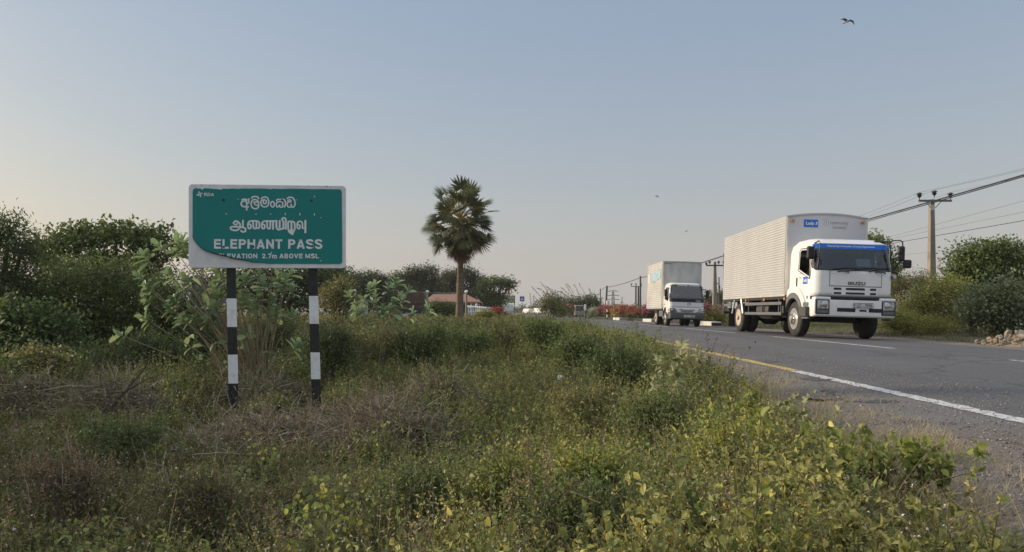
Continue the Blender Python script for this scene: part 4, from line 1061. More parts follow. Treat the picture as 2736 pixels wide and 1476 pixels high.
# ---- the smaller truck
X1, Y1 = 7.62, 31.9
sm = thing('box_truck', 'smaller weathered box truck with black bumper and dark windscreen, following the large one', 'truck', (X1, Y1, float(road_z(X1, 34))), (0, .030, .012))
SW, SX = .80, -.085
def slev(z):
    yf = .06 + (0 if z < 1.28 else (z - 1.28) * .42) + (0 if z < 1.93 else (z - 1.93) * 2.2)
    return SW - (0 if z < 1.25 else (z - 1.25) * .10) - (0 if z < 1.93 else (z - 1.93) * .9), yf, .17
szl = [.84, .95, 1.10, 1.22, 1.36, 1.5, 1.7, 1.86, 1.93, 1.97, 2.0, 2.02]
lv = [(z, slev(z)[0], slev(z)[1], 1.42 - max(0, z - 1.8) * .5, slev(z)[2]) for z in szl]
cab_shell(lv, lambda i, j: ((i < 6 or i >= 34) and szl[j + 1] <= 1.87) or (8 <= i <= 31 and szl[j] >= 1.35 and szl[j + 1] <= 1.87), sm, M['white_paint'], SX)
for s in (-1, 1):
    xs = SX + s * (SW - .004); ln = lambda z: 0 if z < 1.25 else -s * (z - 1.25) * .10
    outer = [(.24, .66), (.24, 1.865), (1.30, 1.865), (1.42, 1.80), (1.42, .80)] + [(.98 + .46 * math.cos(a), .36 + .52 * math.sin(a)) for a in np.linspace(R(40), R(150), 9)] + [(.50, .56)]
    q = [(.52, 1.78), (1.10, 1.80), (1.14, 1.74), (1.14, 1.26), (.42, 1.16), (.34, 1.30)]
    o = poly_holes(outer, [q], lambda p: (xs + ln(p[1]), p[0], p[1]), 'door', M['white_paint'], sm, .02)
    MB().add([(xs + s * .004 + ln(p[1]), p[0], p[1]) for p in q], [tuple(range(6))]).build('side_window', M['side_glass'], o)
    b = MB(); b.tube([(xs + s * .008 + ln(p[1]), p[0], p[1]) for p in q + q[:1]], .012, 5); b.build('window_seal', M['black_plastic'], o)
    MB().box(xs + s * .01 - .008, xs + s * .01 + .008, 1.12, 1.24, .98, 1.04).build('door_handle', M['black_plastic'], o)
    m_ = MB().box(-.07, .07, -.04, .04, -.17, .17).build('mirror', M['black_plastic'], sm, bevel=.03); m_.location = (xs + s * .16, .22, 1.52)
    b = MB(); b.tube([(xs - s * .03, .34, 1.76), (xs + s * .12, .24, 1.70)], .014, 5); b.tube([(xs - s * .02, .28, 1.25), (xs + s * .12, .24, 1.36)], .014, 5); b.build('mirror_arm', M['black_plastic'], sm)
    wheel(sm, SX + s * .70, .98, .365, .20, s)
    wheel(sm, .05 + s * .74, 3.55, .365, .20, s, 'rusty_rim', True); wheel(sm, .05 + s * .50, 3.55, .365, .20, s, 'rusty_rim', True)
    xa, xb_ = sorted((s * .42, s * .79)); h_ = MB().prism([(SX + s * .40, .66), (SX + s * .79, .63), (SX + s * .79, .84), (SX + s * .56, .84)], 'y', .035, .16).build('headlight', M['lens'], sm, bevel=.012)
    b = MB(); b.ball((SX + s * .70, .04, .74), (.06, .03, .06)); b.build('bulb', M['chrome'], h_, smooth=True)
    b = MB(); b.box(SX + s * .80 - .02, SX + s * .80 + .02, .2, .28, .70, .80); b.build('turn_signal', M['amber'], sm, bevel=.01)
rows = front_patch(slev, 1.25, 1.955, -.985, .985, .005, SX, 14, 30, .06, .05); inner = front_patch(slev, 1.37, 1.855, -.90, .90, .005, SX, 14, 30, .05, .04)
eo, ei = edge(rows), edge(inner)
b = MB(); b.add(eo + ei, [(i, (i + 1) % len(eo), len(eo) + (i + 1) % len(eo), len(eo) + i) for i in range(len(eo))]); b.build('windscreen_seal', M['black_plastic'], sm, smooth='all')
MB().grid(front_patch(slev, 1.26, 1.95, -.975, .975, .010, SX, 14, 30, .06, .05)).build('windscreen', M['glass'], sm, smooth='all')
MB().grid(front_patch(slev, 1.12, 1.25, -.96, .96, .006, SX, 3, 30, .05)).build('cowl_panel', M['black_plastic'], sm, smooth='all')
MB().grid(front_patch(slev, 1.845, 1.945, -.80, .93, .014, SX, 3, 30)).build('sun_strip', M['dark_grey'], sm, smooth='all')
T = MB(); add_text(T, 'EXCEL AGRO', 1.0, .065, lambda x, y, q: (SX + .10 + x, slev(1.89 + y)[1] - .017 - q, 1.89 + y), .001, .02); T.build('strip_lettering', M['white_vinyl'], sm)
T = MB(); add_text(T, 'TITAN', .22, .05, lambda x, y, q: (SX + .50 + x, slev(1.2)[1] - .009 - q, 1.185 + y), .001, .03); T.build('badge', M['white_vinyl'], sm)
b = MB(); b.tube([(SX + .09 + .085 * math.cos(a), .052, 1.02 + .07 * math.sin(a)) for a in np.linspace(0, 6.283, 22)], .009, 5, cap=False); b.tube([(SX + .01, .050, 1.045), (SX + .06, .05, 1.04), (SX + .09, .05, 1.0), (SX + .12, .05, 1.04), (SX + .17, .05, 1.045)], .008, 5); b.build('emblem', M['chrome'], sm)
for (xa, xb_) in ((-.45, .12), (.02, .62)):
    b = MB(); b.tube([(SX + xa, .05, 1.22), (SX + (xa + xb_) / 2, .07, 1.30), (SX + xb_, .09, 1.33)], [.014, .011, .007], 5); b.build('wiper', M['black_plastic'], sm)
MB().prism([(.10, .90), (.10, 1.27), (.20, 1.31), (.50, 1.31), (.56, 1.2), (.56, .90)], 'x', SX - .75, SX + .75).build('dashboard', M['dark_grey'], sm)
MB().box(SX - .75, SX + .75, 1.34, 1.38, .85, 1.78).build('cab_rear_wall', M['dark_grey'], sm)
MB().box(SX - .75, SX + .75, .1, 1.34, .82, .86).build('cab_floor', M['chassis'], sm)
seats(sm, SX - .72, SX + .72, .82, .98, 2, 'dark_grey', .86); steering(sm, SX - .36, .62, 1.36, .18)
gr = MB().prism([(SX - .30, .66), (SX + .30, .66), (SX + .40, .80), (SX - .40, .80)], 'y', .035, .09).build('grille', M['white_paint'], sm)
for (w_, z_) in ((.34, .765), (.28, .695)): b = MB(); b.tube([(SX - w_, .032, z_ + .012), (SX, .026, z_ - .012), (SX + w_, .032, z_ + .012)], .017, 6); b.build('grille_slot', M['black_plastic'], gr)
b = MB(); rows = []
for z, inset in ((.33, .05), (.37, .0), (.58, .0), (.625, .03)): rows.append([(x + SX, y - .01, z) for x, y in ring(.815 - inset * .4, inset, .42, .13)])
b.grid(rows); b.add(rows[-1], [tuple(range(len(rows[-1])))]); b.build('bumper', M['dark_grey'], sm, smooth=True)
MB().box(SX - .79, SX + .79, .05, .9, .626, .86).build('cab_base', M['white_paint'], sm, bevel=.03)
npl = MB().box(SX - .15, SX + .35, -.025, -.012, .43, .53).build('number_plate', M['old_white'], sm)
T = MB(); add_text(T, '227 - 1886', .40, .06, lambda x, y, q: (SX + .10 + x, -.026 - q, .48 + y), .001, .02); T.build('plate_lettering', M['grey_vinyl'], npl)
cargo(sm, -.92, .94, 1.55, 5.45, .86, 3.08, M['old_panel'], M['old_panel'], .012, 24, .07)
T = MB(); T.box(-.87, -.52, 1.555, 1.561, 2.965, 2.995); T.box(.80, .88, 1.555, 1.561, 2.93, 2.955); T.build('front_script', M['grey_vinyl'], sm)
M['sticker_blue'] = mat('sticker_blue', (.22, .42, .55), .5, c2=(.50, .52, .48), scale=2.2, amt=.8)
st = MB(); xq = -.948
st.add([(xq, 2.0, 2.30), (xq, 4.0, 2.12), (xq, 4.3, 2.60), (xq, 2.0, 2.75)], [(0, 1, 2, 3)]); st.build('side_poster', M['sticker_blue'], sm)
MB().add([(xq - .001, 4.35, 2.15), (xq - .001, 5.1, 2.12), (xq - .001, 5.1, 2.62), (xq - .001, 4.5, 2.60)], [(0, 1, 2, 3)]).build('side_poster', M['old_white'], sm)
b = MB()
for x in (-.35, .4): b.box(x - .04, x + .04, .5, 5.4, .60, .74)
b.build('chassis_rail', M['chassis'], sm)
MB().box(-.55, .5, .35, 1.4, .36, .8).build('engine', M['chassis'], sm, bevel=.05)
b = MB(); b.tube([(-.7, 3.55, .37), (-.12, 3.55, .37), (0, 3.55, .37), (.12, 3.55, .37), (.75, 3.55, .37)], [.05, .06, .15, .06, .05], 10); b.tube([(-.65, .98, .36), (.6, .98, .36)], .05); b.build('axle', M['chassis'], sm, smooth=True)
MB().box(-.85, -.45, 1.75, 2.6, .42, .72).build('fuel_tank', M['mid_grey'], sm, bevel=.04)
MB().box(-.9, .92, 5.35, 5.44, .45, .53).build('rear_guard', M['dark_grey'], sm)

# ---------------------------------------------------------------- people
def figure(name, pts, edges, radii, m, parent=None, sub=2, root=0):
    """one continuous body grown over a jointed skeleton"""
    bm = bmesh.new(); ly = bm.verts.layers.skin.verify()
    vs = [bm.verts.new(p) for p in pts]
    for a, b_ in edges: bm.edges.new((vs[a], vs[b_]))
    for i, v in enumerate(vs):
        r = radii[i]; v[ly].radius = r if hasattr(r, '__len__') else (r, r); v[ly].use_root = (i == root)
    me = bpy.data.meshes.new(name); bm.to_mesh(me); bm.free(); me.materials.append(m)
    o = bpy.data.objects.new(name, me); col.objects.link(o)
    o.modifiers.new('skin', 'SKIN').use_smooth_shade = True
    md = o.modifiers.new('subsurf', 'SUBSURF'); md.levels = md.render_levels = sub
    if parent is not None: o.parent = parent
    return o
M['skin'] = mat('skin', (.14, .075, .045), .55)
M['hair'] = mat('hair', (.012, .010, .010), .6)
M['shirt_blue'] = mat('shirt_blue', (.33, .40, .52), .8, c2=(.24, .28, .40), scale=9)
M['shirt_red'] = mat('shirt_red', (.50, .10, .10), .8)
M['shirt_pale'] = mat('shirt_pale', (.45, .50, .52), .8, c2=(.36, .40, .44), scale=6)
M['trousers'] = mat('trousers', (.05, .05, .06), .85)
M['olive_cloth'] = mat('olive_cloth', (.10, .12, .09), .85)

def hand(pts, edges, rad, w, d, curl, s=1.):
    """palm and five fingers grown on from the wrist (index w), fingers bending towards curl"""
    wv = Vector(pts[w]); d = Vector(d).normalized(); c = Vector(curl).normalized(); side = d.cross(c).normalized()
    pts.append(wv + d * .05 * s); rad.append((.03 * s, .018 * s)); edges.append((w, len(pts) - 1)); pm = len(pts) - 1
    for k, ln in enumerate((.9, 1.05, 1.1, 1.0, .82)):
        if k == 0:
            a = wv + d * .03 * s + side * .045 * s; b_ = a + (d * .02 + side * .01 + c * .02) * s
        else:
            a = wv + d * .10 * s + side * (.03 - .02 * (k - 1)) * s; b_ = a + (d * .015 + c * .03) * ln * s
        pts.append(a); rad.append(.011 * s); edges.append((pm, len(pts) - 1)); pts.append(b_); rad.append(.008 * s); edges.append((len(pts) - 2, len(pts) - 1))

def seated(t, px, py, pz, shirt, pants, grip=None, face=-1, s=1., helmet=None, feet=None, lean=.0):
    """a person sitting with both hands forward; face -1 looks towards -y"""
    f = face
    def P(x, y, z): return (px + x * s, py + f * -y * -1 * s if False else py + f * y * s, pz + z * s)
    sh = .46
    # body: pelvis, spine, neck, head, thighs, shins, arms
    pts = [P(0, 0, 0), P(0, .03 + lean * .3, .22), P(0, .04 + lean * .8, .44), P(0, .05 + lean, .55), P(0, .07 + lean, .63), P(0, .08 + lean, .72)]
    rad = [(.15 * s, .11 * s), (.14 * s, .10 * s), (.15 * s, .095 * s), .05 * s, .085 * s, .085 * s]
    edges = [(0, 1), (1, 2), (2, 3), (3, 4), (4, 5)]
    fx = feet or (.10, .50, -.42)
    for sx_ in (-1, 1):
        b0 = len(pts)
        pts += [P(sx_ * .10, .05, -.02), P(sx_ * .13, .40, .02), P(sx_ * fx[0], fx[1], fx[2]), P(sx_ * fx[0], fx[1] + .14, fx[2] - .05)]
        rad += [.085 * s, .062 * s, .04 * s, .036 * s]; edges += [(0, b0), (b0, b0 + 1), (b0 + 1, b0 + 2), (b0 + 2, b0 + 3)]
        b1 = len(pts); g = grip or (.17, .44, .30)
        pts += [P(sx_ * .19, .04 + lean * .8, sh), P(sx_ * .25, .20 + lean * .6, .26), P(sx_ * g[0], g[1], g[2])]
        rad += [.055 * s, .042 * s, .030 * s]; edges += [(2, b1), (b1, b1 + 1), (b1 + 1, b1 + 2)]
        hand(pts, edges, rad, b1 + 2, (0, f, .1), (0, f * .3, -1), s)
    body = figure('body', pts, edges, rad, M['skin'], t)
    hd = Vector(P(0, .09 + lean, .69))
    # clothes follow the same skeleton, a little fuller, ending at neck and cuffs
    cp = [pts[0], pts[1], pts[2], P(0, .045 + lean * .9, .50)]; cr = [(.165 * s, .125 * s), (.155 * s, .115 * s), (.168 * s, .112 * s), .072 * s]; ce = [(0, 1), (1, 2), (2, 3)]
    for sx_ in (-1, 1):
        b0 = len(cp); cp += [P(sx_ * .19, .04 + lean * .8, sh + .005), P(sx_ * .245, .17 + lean * .6, .29)]; cr += [.068 * s, .058 * s]; ce += [(2, b0), (b0, b0 + 1)]
    figure('shirt', cp, ce, cr, M[shirt], t)
    cp = [P(0, 0, -.005), P(0, .01, .08)]; cr = [(.168 * s, .128 * s), (.150 * s, .115 * s)]; ce = [(0, 1)]
    for sx_ in (-1, 1):
        b0 = len(cp); cp += [P(sx_ * .10, .05, -.02), P(sx_ * .13, .40, .02), P(sx_ * fx[0], fx[1], fx[2] + .06)]; cr += [.098 * s, .076 * s, .055 * s]; ce += [(0, b0), (b0, b0 + 1), (b0 + 1, b0 + 2)]
    figure('trousers', cp, ce, cr, M[pants], t)
    b = MB(); b.ball(hd + Vector((0, -f * .015 * s, .05 * s)), (.088 * s, .10 * s, .085 * s), 12)
    if helmet: b.ball(hd + Vector((0, -f * .01 * s, .02 * s)), (.125 * s, .14 * s, .13 * s), 14); b.build('helmet', M[helmet], t, smooth=True)
    else: b.build('hair', M['hair'], t, smooth=True)
    b = MB(); c = hd + Vector((0, f * .080 * s, 0))
    for sx_ in (-1, 1): b.ball(c + Vector((sx_ * .032 * s, -f * .002, .022 * s)), (.012 * s, .008 * s, .008 * s), 8)
    b.ball(c + Vector((0, 0, -.048 * s)), (.024 * s, .008 * s, .006 * s), 8); b.build('face', M['hair'], t, smooth=True)
    b = MB(); b.ball(c + Vector((0, f * .012 * s, -.008 * s)), (.012 * s, .02 * s, .02 * s), 8)
    for sx_ in (-1, 1): b.ball(hd + Vector((sx_ * .088 * s, 0, 0)), (.012 * s, .02 * s, .03 * s), 8)
    b.build('nose_and_ears', M['skin'], t, smooth=True)
    return body
dr = thing('person', 'driver in a patterned pale shirt at the wheel of the smaller truck', 'person', (X1, Y1, float(road_z(X1, 34))), (0, .030, .012))
seated(dr, SX - .36, 1.10, 1.16, 'shirt_pale', 'trousers', (.15, .42, .22), -1, .80)
# ---------------------------------------------------------------- trees and bushes
M['leaf_dark'] = leafmat('leaf_dark', [(.014, .024, .008), (.030, .050, .014), (.060, .085, .022)])
M['leaf_mid'] = leafmat('leaf_mid', [(.022, .036, .010), (.050, .072, .018), (.105, .125, .032)])
M['leaf_olive'] = leafmat('leaf_olive', [(.040, .037, .016), (.080, .085, .024), (.17, .155, .045)])
M['leaf_yellow'] = leafmat('leaf_yellow', [(.060, .065, .014), (.14, .135, .028), (.26, .23, .055)], gain=2.9)
M['leaf_far'] = leafmat('leaf_far', [(.022, .032, .016), (.045, .058, .026), (.085, .096, .042)], gain=1.5)
M['leaf_grey'] = leafmat('leaf_grey', [(.060, .095, .045), (.110, .155, .072), (.20, .235, .10)], .25, .5, gain=2.0)
M['leaf_blue'] = leafmat('leaf_blue', [(.050, .062, .028), (.09, .108, .050), (.155, .17, .08)], .25)
M['leaf_brown'] = leafmat('leaf_brown', gain=1.5, cols=[(.05, .035, .018), (.12, .085, .045), (.24, .18, .10)], trans=.15, rough=.7)
M['blossom_pink'] = leafmat('blossom_pink', gain=1., cols=[(.30, .03, .11), (.50, .06, .20), (.62, .22, .34)], trans=.35)
M['blossom_red'] = leafmat('blossom_red', gain=1., cols=[(.28, .035, .03), (.42, .09, .06), (.50, .20, .12)], trans=.35)
M['blossom_pale'] = leafmat('blossom_pale', gain=1., cols=[(.30, .28, .20), (.48, .45, .36), (.60, .57, .47)], trans=.3)

def clumps_in(lobes, n):
    w = np.array([l[6] if len(l) > 6 else l[3] * l[5] for l in lobes], float); w /= w.sum()
    k = rng.choice(len(lobes), n, p=w)
    Lb = np.array([l[:6] for l in lobes], float)[k]
    d = rdir(n); r = rng.random(n) ** (1 / 2.4) * (1 + .18 * rng.normal(size=n))
    return Lb[:, :3] + d * Lb[:, 3:6] * r[:, None], d, k
def crown(V, lobes, nleaf, L, Wd, per=14, cr=.16, mi=0, shape='kites', zmin=None, tint=(.45, .2), up=.5, topbright=.0, droop=.15):
    nc = max(1, nleaf // per)
    C, D, k = clumps_in(lobes, nc)
    if zmin is not None: C[:, 2] = np.maximum(C[:, 2], zmin + rng.random(nc) * .3)
    tc = rng.normal(tint[0], tint[1], nc)
    i = np.repeat(np.arange(nc), per); n = len(i)
    P = C[i] + rng.normal(size=(n, 3)) * cr * np.array([1, 1, .7])
    dd = nrm(D[i] * .6 + rng.normal(size=(n, 3)) * .8 + np.array([0, 0, .1]))
    t = tc[i] + rng.normal(0, .13, n)
    l = L * rng.uniform(.6, 1.25, n)
    getattr(V, shape)(P, dd, l, l * Wd, t, mi, rdir(n, up * 2), droop)
    return C, k
def tree(name, label, cat, x, y, lobes, nleaf, leaf, mats, trunk=.14, L=.09, Wd=.5, cr=.2, per=14, shape='kites', stems=1, bark='bark', group=None, tint=(.45, .2), twig=.35, extra=None, up=.5, fork=.45):
    """lobes are in the thing's own space: x, y, z of the middle, three radii, weight"""
    z = gz(x, y)
    t = thing(name, label, cat, (x, y, z), (0, 0, 0), group)
    V = Veg()
    C, k = crown(V, lobes, nleaf, L, Wd, per, cr, 0, shape, .05, tint, up)
    b = MB()
    lc = [Vector(l[:3]) for l in lobes]
    if stems == 1:
        top = Vector((sum(l.x for l in lc) / len(lc) * .5, 0, max(.3, min(l[2] - l[5] * .5 for l in lobes) * fork * 1.6)))
        pts = [Vector((0, 0, -.1)), Vector((top.x * .3 + .04, .02, top.z * .5)), top]
        b.tube(pts, [trunk * 1.25, trunk, trunk * .8], 9)
        for q, l in zip(lc, lobes):
            m1 = top.lerp(q, .5) + Vector((0, 0, .12 * (q - top).length * random.uniform(-.5, 1)))
            b.tube([top, m1, q], [trunk * .62, trunk * .42, trunk * .2], 6)
    else:
        for s in range(stems):
            q = lc[s % len(lc)]; a = random.uniform(0, 6.28); s0 = Vector((math.cos(a), math.sin(a), 0)) * trunk * 2
            e = q + Vector((random.uniform(-.4, .4), random.uniform(-.4, .4), random.uniform(-.3, .3))) * lobes[s % len(lc)][3]
            b.tube([s0, s0.lerp(e, .5) + Vector((0, 0, .1 * e.z)), e], [trunk * .5, trunk * .35, trunk * .15], 5)
    b.build('trunk' if stems == 1 else 'stems', M[bark], t, smooth=True)
    n = int(len(C) * twig); sel = rng.choice(len(C), n, replace=False) if n else []
    if n:
        A = np.array([tuple(v) for v in lc])[k[sel]] + rng.normal(size=(n, 3)) * .1; B = C[sel]
        md = (A + B) / 2 + rng.normal(size=(n, 3)) * .08 * np.linalg.norm(B - A, axis=1)[:, None]
        V.segs(A, md, trunk * .12, trunk * .08, rng.random(n) * .5, 1); V.segs(md, B, trunk * .08, trunk * .03, rng.random(n) * .5, 1)
    if extra: extra(V, t)
    V.build('crown', [M[leaf] if isinstance(leaf, str) else leaf, M['grey_twig']] , t)
    return t
def plobe(Y, px, py, rx, ry, x, y, dep=1., w=None):
    """a lobe whose silhouette spans rx by ry photograph pixels at distance Y, in the space of a plant rooted at x, y"""
    p = W(px, py, Y); s = Y / F; z = gz(x, y)
    l = (p.x - x, p.y - y, p.z - z, rx * s, max(rx, ry) * s * dep, ry * s)
    return l + ((w,) if w else ())
def ptree(name, label, cat, Y, bx, lobes, nleaf, leaf, dep=.9, **kw):
    x = (bx - VX) * Y / F
    return tree(name, label, cat, x, Y, [plobe(Y, *l[:4], x, Y, dep, *(l[4:5])) for l in lobes], nleaf, leaf, None, **kw)

# left: the thicket and the trees behind it
ptree('tree', 'feathery dark tree cut off by the left edge of the picture', 'tree', 13.5, -40, [(-20, 640, 75, 70), (25, 610, 45, 40), (60, 668, 60, 46), (-60, 760, 110, 120), (40, 760, 90, 100), (30, 860, 110, 120)], 15000, 'leaf_dark', trunk=.12, L=.075, Wd=.34, cr=.13, twig=.6)
ptree('bush', 'big rounded dark green bush in the left thicket hung with creepers', 'bush', 14.5, 250, [(170, 750, 120, 75), (300, 740, 110, 70), (250, 830, 150, 110), (130, 850, 120, 110), (360, 830, 90, 90), (220, 920, 170, 80)], 22000, 'leaf_mid', trunk=.10, L=.07, Wd=.5, cr=.13, stems=9, twig=.3, tint=(.32, .2))
ptree('bush', 'lower dark bush sloping down behind the milkweed left of the sign', 'bush', 15.5, 440, [(420, 790, 80, 70), (480, 830, 80, 80), (380, 880, 110, 90), (500, 900, 100, 70)], 12000, 'leaf_dark', trunk=.09, L=.07, Wd=.45, cr=.13, stems=7, twig=.3)
ptree('bush', 'shadowy bush with larger leaves at the foot of the feathery left tree', 'bush', 11.5, 60, [(10, 880, 100, 80), (110, 900, 90, 80), (-20, 960, 110, 60), (160, 950, 90, 60)], 12000, 'leaf_dark', trunk=.08, L=.085, Wd=.62, cr=.13, stems=7, twig=.3)
ptree('bush', 'yellowish vine-covered low bush below the left thicket', 'bush', 9.3, 80, [(50, 985, 90, 40), (120, 970, 60, 40), (0, 1020, 90, 40)], 4500, 'leaf_olive', trunk=.05, L=.055, Wd=.7, cr=.11, stems=6, twig=.8, bark='dry_wood')
ptree('tree', 'wide flat-topped tree with sky showing under its crown, behind the left thicket', 'tree', 22, 330, [(150, 650, 70, 38), (230, 635, 70, 40), (310, 630, 80, 36), (380, 640, 60, 44), (430, 650, 50, 38), (110, 690, 50, 30), (280, 690, 90, 26), (380, 700, 60, 28), (470, 665, 24, 16), (200, 740, 120, 50), (340, 745, 120, 50)], 10500, 'leaf_mid', trunk=.13, L=.14, Wd=.66, cr=.15, per=15, twig=.6, tint=(.45, .22))
# behind the sign
ptree('tree', 'dark tree rising just behind the sign between the posts', 'tree', 33, 740, [(640, 745, 80, 55), (730, 735, 70, 55), (800, 745, 70, 60), (860, 755, 60, 50), (560, 760, 70, 50), (700, 800, 120, 50), (820, 810, 90, 40)], 15000, 'leaf_dark', trunk=.18, L=.13, Wd=.55, cr=.22, twig=.4)
ptree('bush', 'olive yellow bush beside the right edge of the sign', 'bush', 30, 915, [(910, 775, 34, 38), (885, 800, 40, 34), (925, 810, 36, 36)], 4500, 'leaf_olive', trunk=.08, L=.10, Wd=.5, cr=.17, stems=5)
ptree('tree', 'dark tree just right of the sign, left end of the far row', 'tree', 60, 890, [(870, 722, 50, 26), (900, 745, 50, 30), (850, 750, 50, 36)], 11000, 'leaf_dark', trunk=.2, L=.17, Wd=.6, cr=.26)
ptree('tree', 'dark tree second from the sign in the far row', 'tree', 78, 980, [(950, 752, 34, 20), (990, 750, 44, 22), (1020, 760, 34, 22), (960, 780, 60, 26), (1010, 800, 60, 30)], 19000, 'leaf_far', trunk=.25, L=.20, Wd=.6, cr=.32, twig=.25)
ptree('tree', 'tallest dark round tree in the far row above the rusty bulldozer', 'tree', 82, 1125, [(1100, 740, 36, 24), (1135, 735, 40, 26), (1070, 755, 40, 26), (1150, 765, 34, 26), (1110, 780, 80, 30), (1040, 790, 40, 30), (1090, 810, 80, 24)], 26000, 'leaf_far', trunk=.28, L=.20, Wd=.6, cr=.32, twig=.25)
ptree('tree', 'loose tree directly behind the fan palm trunk', 'tree', 88, 1225, [(1205, 738, 30, 20), (1240, 733, 36, 20), (1270, 748, 26, 22), (1190, 765, 36, 28), (1250, 780, 46, 30), (1180, 795, 40, 26), (1290, 770, 20, 24)], 17000, 'leaf_far', trunk=.26, L=.20, Wd=.6, cr=.32, twig=.3)
ptree('tree', 'flat umbrella-shaped tree right of the fan palm near the mug sign', 'tree', 80, 1318, [(1310, 757, 32, 12), (1345, 755, 34, 13), (1290, 770, 24, 10), (1362, 765, 14, 10), (1300, 790, 36, 20), (1325, 800, 36, 20), (1308, 820, 32, 16)], 7000, 'leaf_mid', trunk=.24, L=.24, Wd=.55, cr=.32, twig=.5, tint=(.35, .2))
# right of the road
ptree('tree', 'round leafy tree at the right edge of the picture above the rubble', 'tree', 27, 2640, [(2600, 690, 60, 42), (2660, 680, 60, 44), (2710, 700, 50, 46), (2570, 735, 50, 36), (2640, 745, 90, 45), (2720, 760, 60, 50), (2545, 752, 26, 22), (2690, 820, 90, 50)], 17000, 'leaf_mid', trunk=.15, L=.12, Wd=.58, cr=.18, twig=.5, tint=(.45, .2))
ptree('tree', 'slim leafy tree showing behind the cab and mirror of the large truck', 'tree', 31, 2370, [(2335, 648, 24, 16), (2362, 675, 20, 24), (2376, 715, 20, 28), (2365, 760, 36, 36), (2395, 760, 18, 16)], 5000, 'leaf_mid', trunk=.12, L=.14, Wd=.6, cr=.18, twig=.5)
ptree('bush', 'rounded yellow-green bush on the far verge below the concrete pole', 'bush', 24, 2500, [(2490, 780, 66, 40), (2550, 780, 60, 38), (2470, 820, 60, 50), (2540, 830, 80, 50), (2500, 860, 90, 40), (2590, 810, 44, 44)], 17000, 'leaf_yellow', trunk=.08, L=.075, Wd=.5, cr=.14, stems=9, twig=.3, tint=(.28, .2))
ptree('bush', 'grey-green shrubby bush behind the yellow-green one, next to the truck', 'bush', 28, 2420, [(2410, 770, 44, 40), (2460, 750, 40, 30), (2420, 820, 50, 50), (2470, 790, 50, 40)], 9000, 'leaf_olive', trunk=.08, L=.07, Wd=.4, cr=.16, stems=7, twig=.5, tint=(.2, .15))
ptree('bush', 'low yellowish bush at the foot of the hedge beside the truck bumper', 'bush', 22.5, 2420, [(2400, 850, 46, 34), (2440, 865, 60, 30), (2380, 870, 30, 26), (2500, 870, 60, 26)], 8500, 'leaf_yellow', trunk=.05, L=.06, Wd=.45, cr=.12, stems=7, twig=.4, tint=(.25, .2))
ptree('bush', 'grey-leaved milkweed bush behind the rubble heap', 'bush', 21, 2660, [(2640, 815, 60, 40), (2700, 805, 60, 50), (2680, 850, 70, 40), (2740, 850, 60, 50), (2620, 785, 24, 22), (2690, 770, 26, 26)], 7000, 'leaf_blue', trunk=.07, L=.12, Wd=.55, cr=.22, stems=9, twig=.5, shape='kites')
ptree('bush', 'half-bare twiggy shrub standing at the edge of the far verge', 'bush', 21.5, 2600, [(2575, 845, 30, 24), (2620, 835, 34, 26), (2600, 860, 36, 20)], 1400, 'leaf_olive', trunk=.05, L=.05, Wd=.5, cr=.12, stems=16, bark='dry_wood', twig=.9)
# distance
ptree('bush', 'dusty green bush behind the tall plumed grass', 'bush', 58, 1472, [(1472, 800, 24, 17), (1490, 815, 28, 20), (1455, 818, 20, 20), (1500, 830, 30, 16)], 4500, 'leaf_olive', trunk=.1, L=.15, Wd=.5, cr=.25, stems=6, tint=(.3, .18))
ptree('bush', 'green bushes and weeds behind the motorbike riders', 'bush', 95, 1535, [(1520, 815, 26, 18), (1550, 812, 24, 16), (1575, 805, 20, 16), (1540, 830, 44, 14)], 4500, 'leaf_far', trunk=.15, L=.24, Wd=.5, cr=.4, stems=6)
ptree('tree', 'dark tree left of the red end of the flower bed', 'tree', 120, 1585, [(1578, 805, 18, 12), (1592, 815, 12, 12), (1572, 822, 24, 14)], 2500, 'leaf_dark', trunk=.2, L=.32, Wd=.5, cr=.45)
ptree('tree', 'dark bush-like tree behind the concrete pole between the trucks', 'tree', 100, 1890, [(1892, 790, 12, 10), (1885, 812, 18, 18), (1925, 800, 16, 24), (1905, 815, 22, 16)], 3000, 'leaf_far', trunk=.2, L=.28, Wd=.5, cr=.4)
V = Veg()
for i in range(60):
    px = rng.uniform(-300, 1700) if i < 44 else rng.uniform(1700, 3000)
    Y = rng.uniform(260, 420); s = Y / F
    p = W(px, 832, Y); hgt = rng.uniform(2.2, 4.5)
    crown(V, [(p.x, p.y, hgt * .5, rng.uniform(5, 11), 4, hgt * .55)], 420, .8, .6, 14, .8, up=.4)
o = V.build('treeline', M['leaf_far']); tag(o, 'grey-green line of far trees along the horizon', 'tree line', None, 'stuff')

# ---------------------------------------------------------------- the fan palm
def fan(V, c, d, n, R_, mi, segs=26, spread=125, tint=.5, droop=.18):
    s = nrm(np.cross(d, n)); n = np.cross(s, d)
    th = np.radians(np.linspace(-spread, spread, segs) + rng.normal(0, 1.5, segs))
    D = np.cos(th)[:, None] * d + np.sin(th)[:, None] * s + n * (.10 + .12 * (np.arange(segs) % 2))[:, None]
    l = R_ * (1 - .28 * (np.abs(th) / np.radians(spread)) ** 2) * rng.uniform(.9, 1.08, segs)
    P = np.repeat(c[None], segs, 0)
    V.ovals(P, D, l, l * 2.3 * math.radians(spread) / segs * .66, np.clip(rng.normal(tint, .12, segs), 0, 1), mi, np.repeat(n[None], segs, 0), droop, .12)
xp, yp = float(W(1228, 855, 44).x), 44.0
pm = thing('palm_tree', 'single tall fan palm with a round crown and skirt of dead leaves', 'palm tree', (xp, yp, gz(xp, yp)))
zh = CH + (HY - 587) * 44 / F - pm.location.z
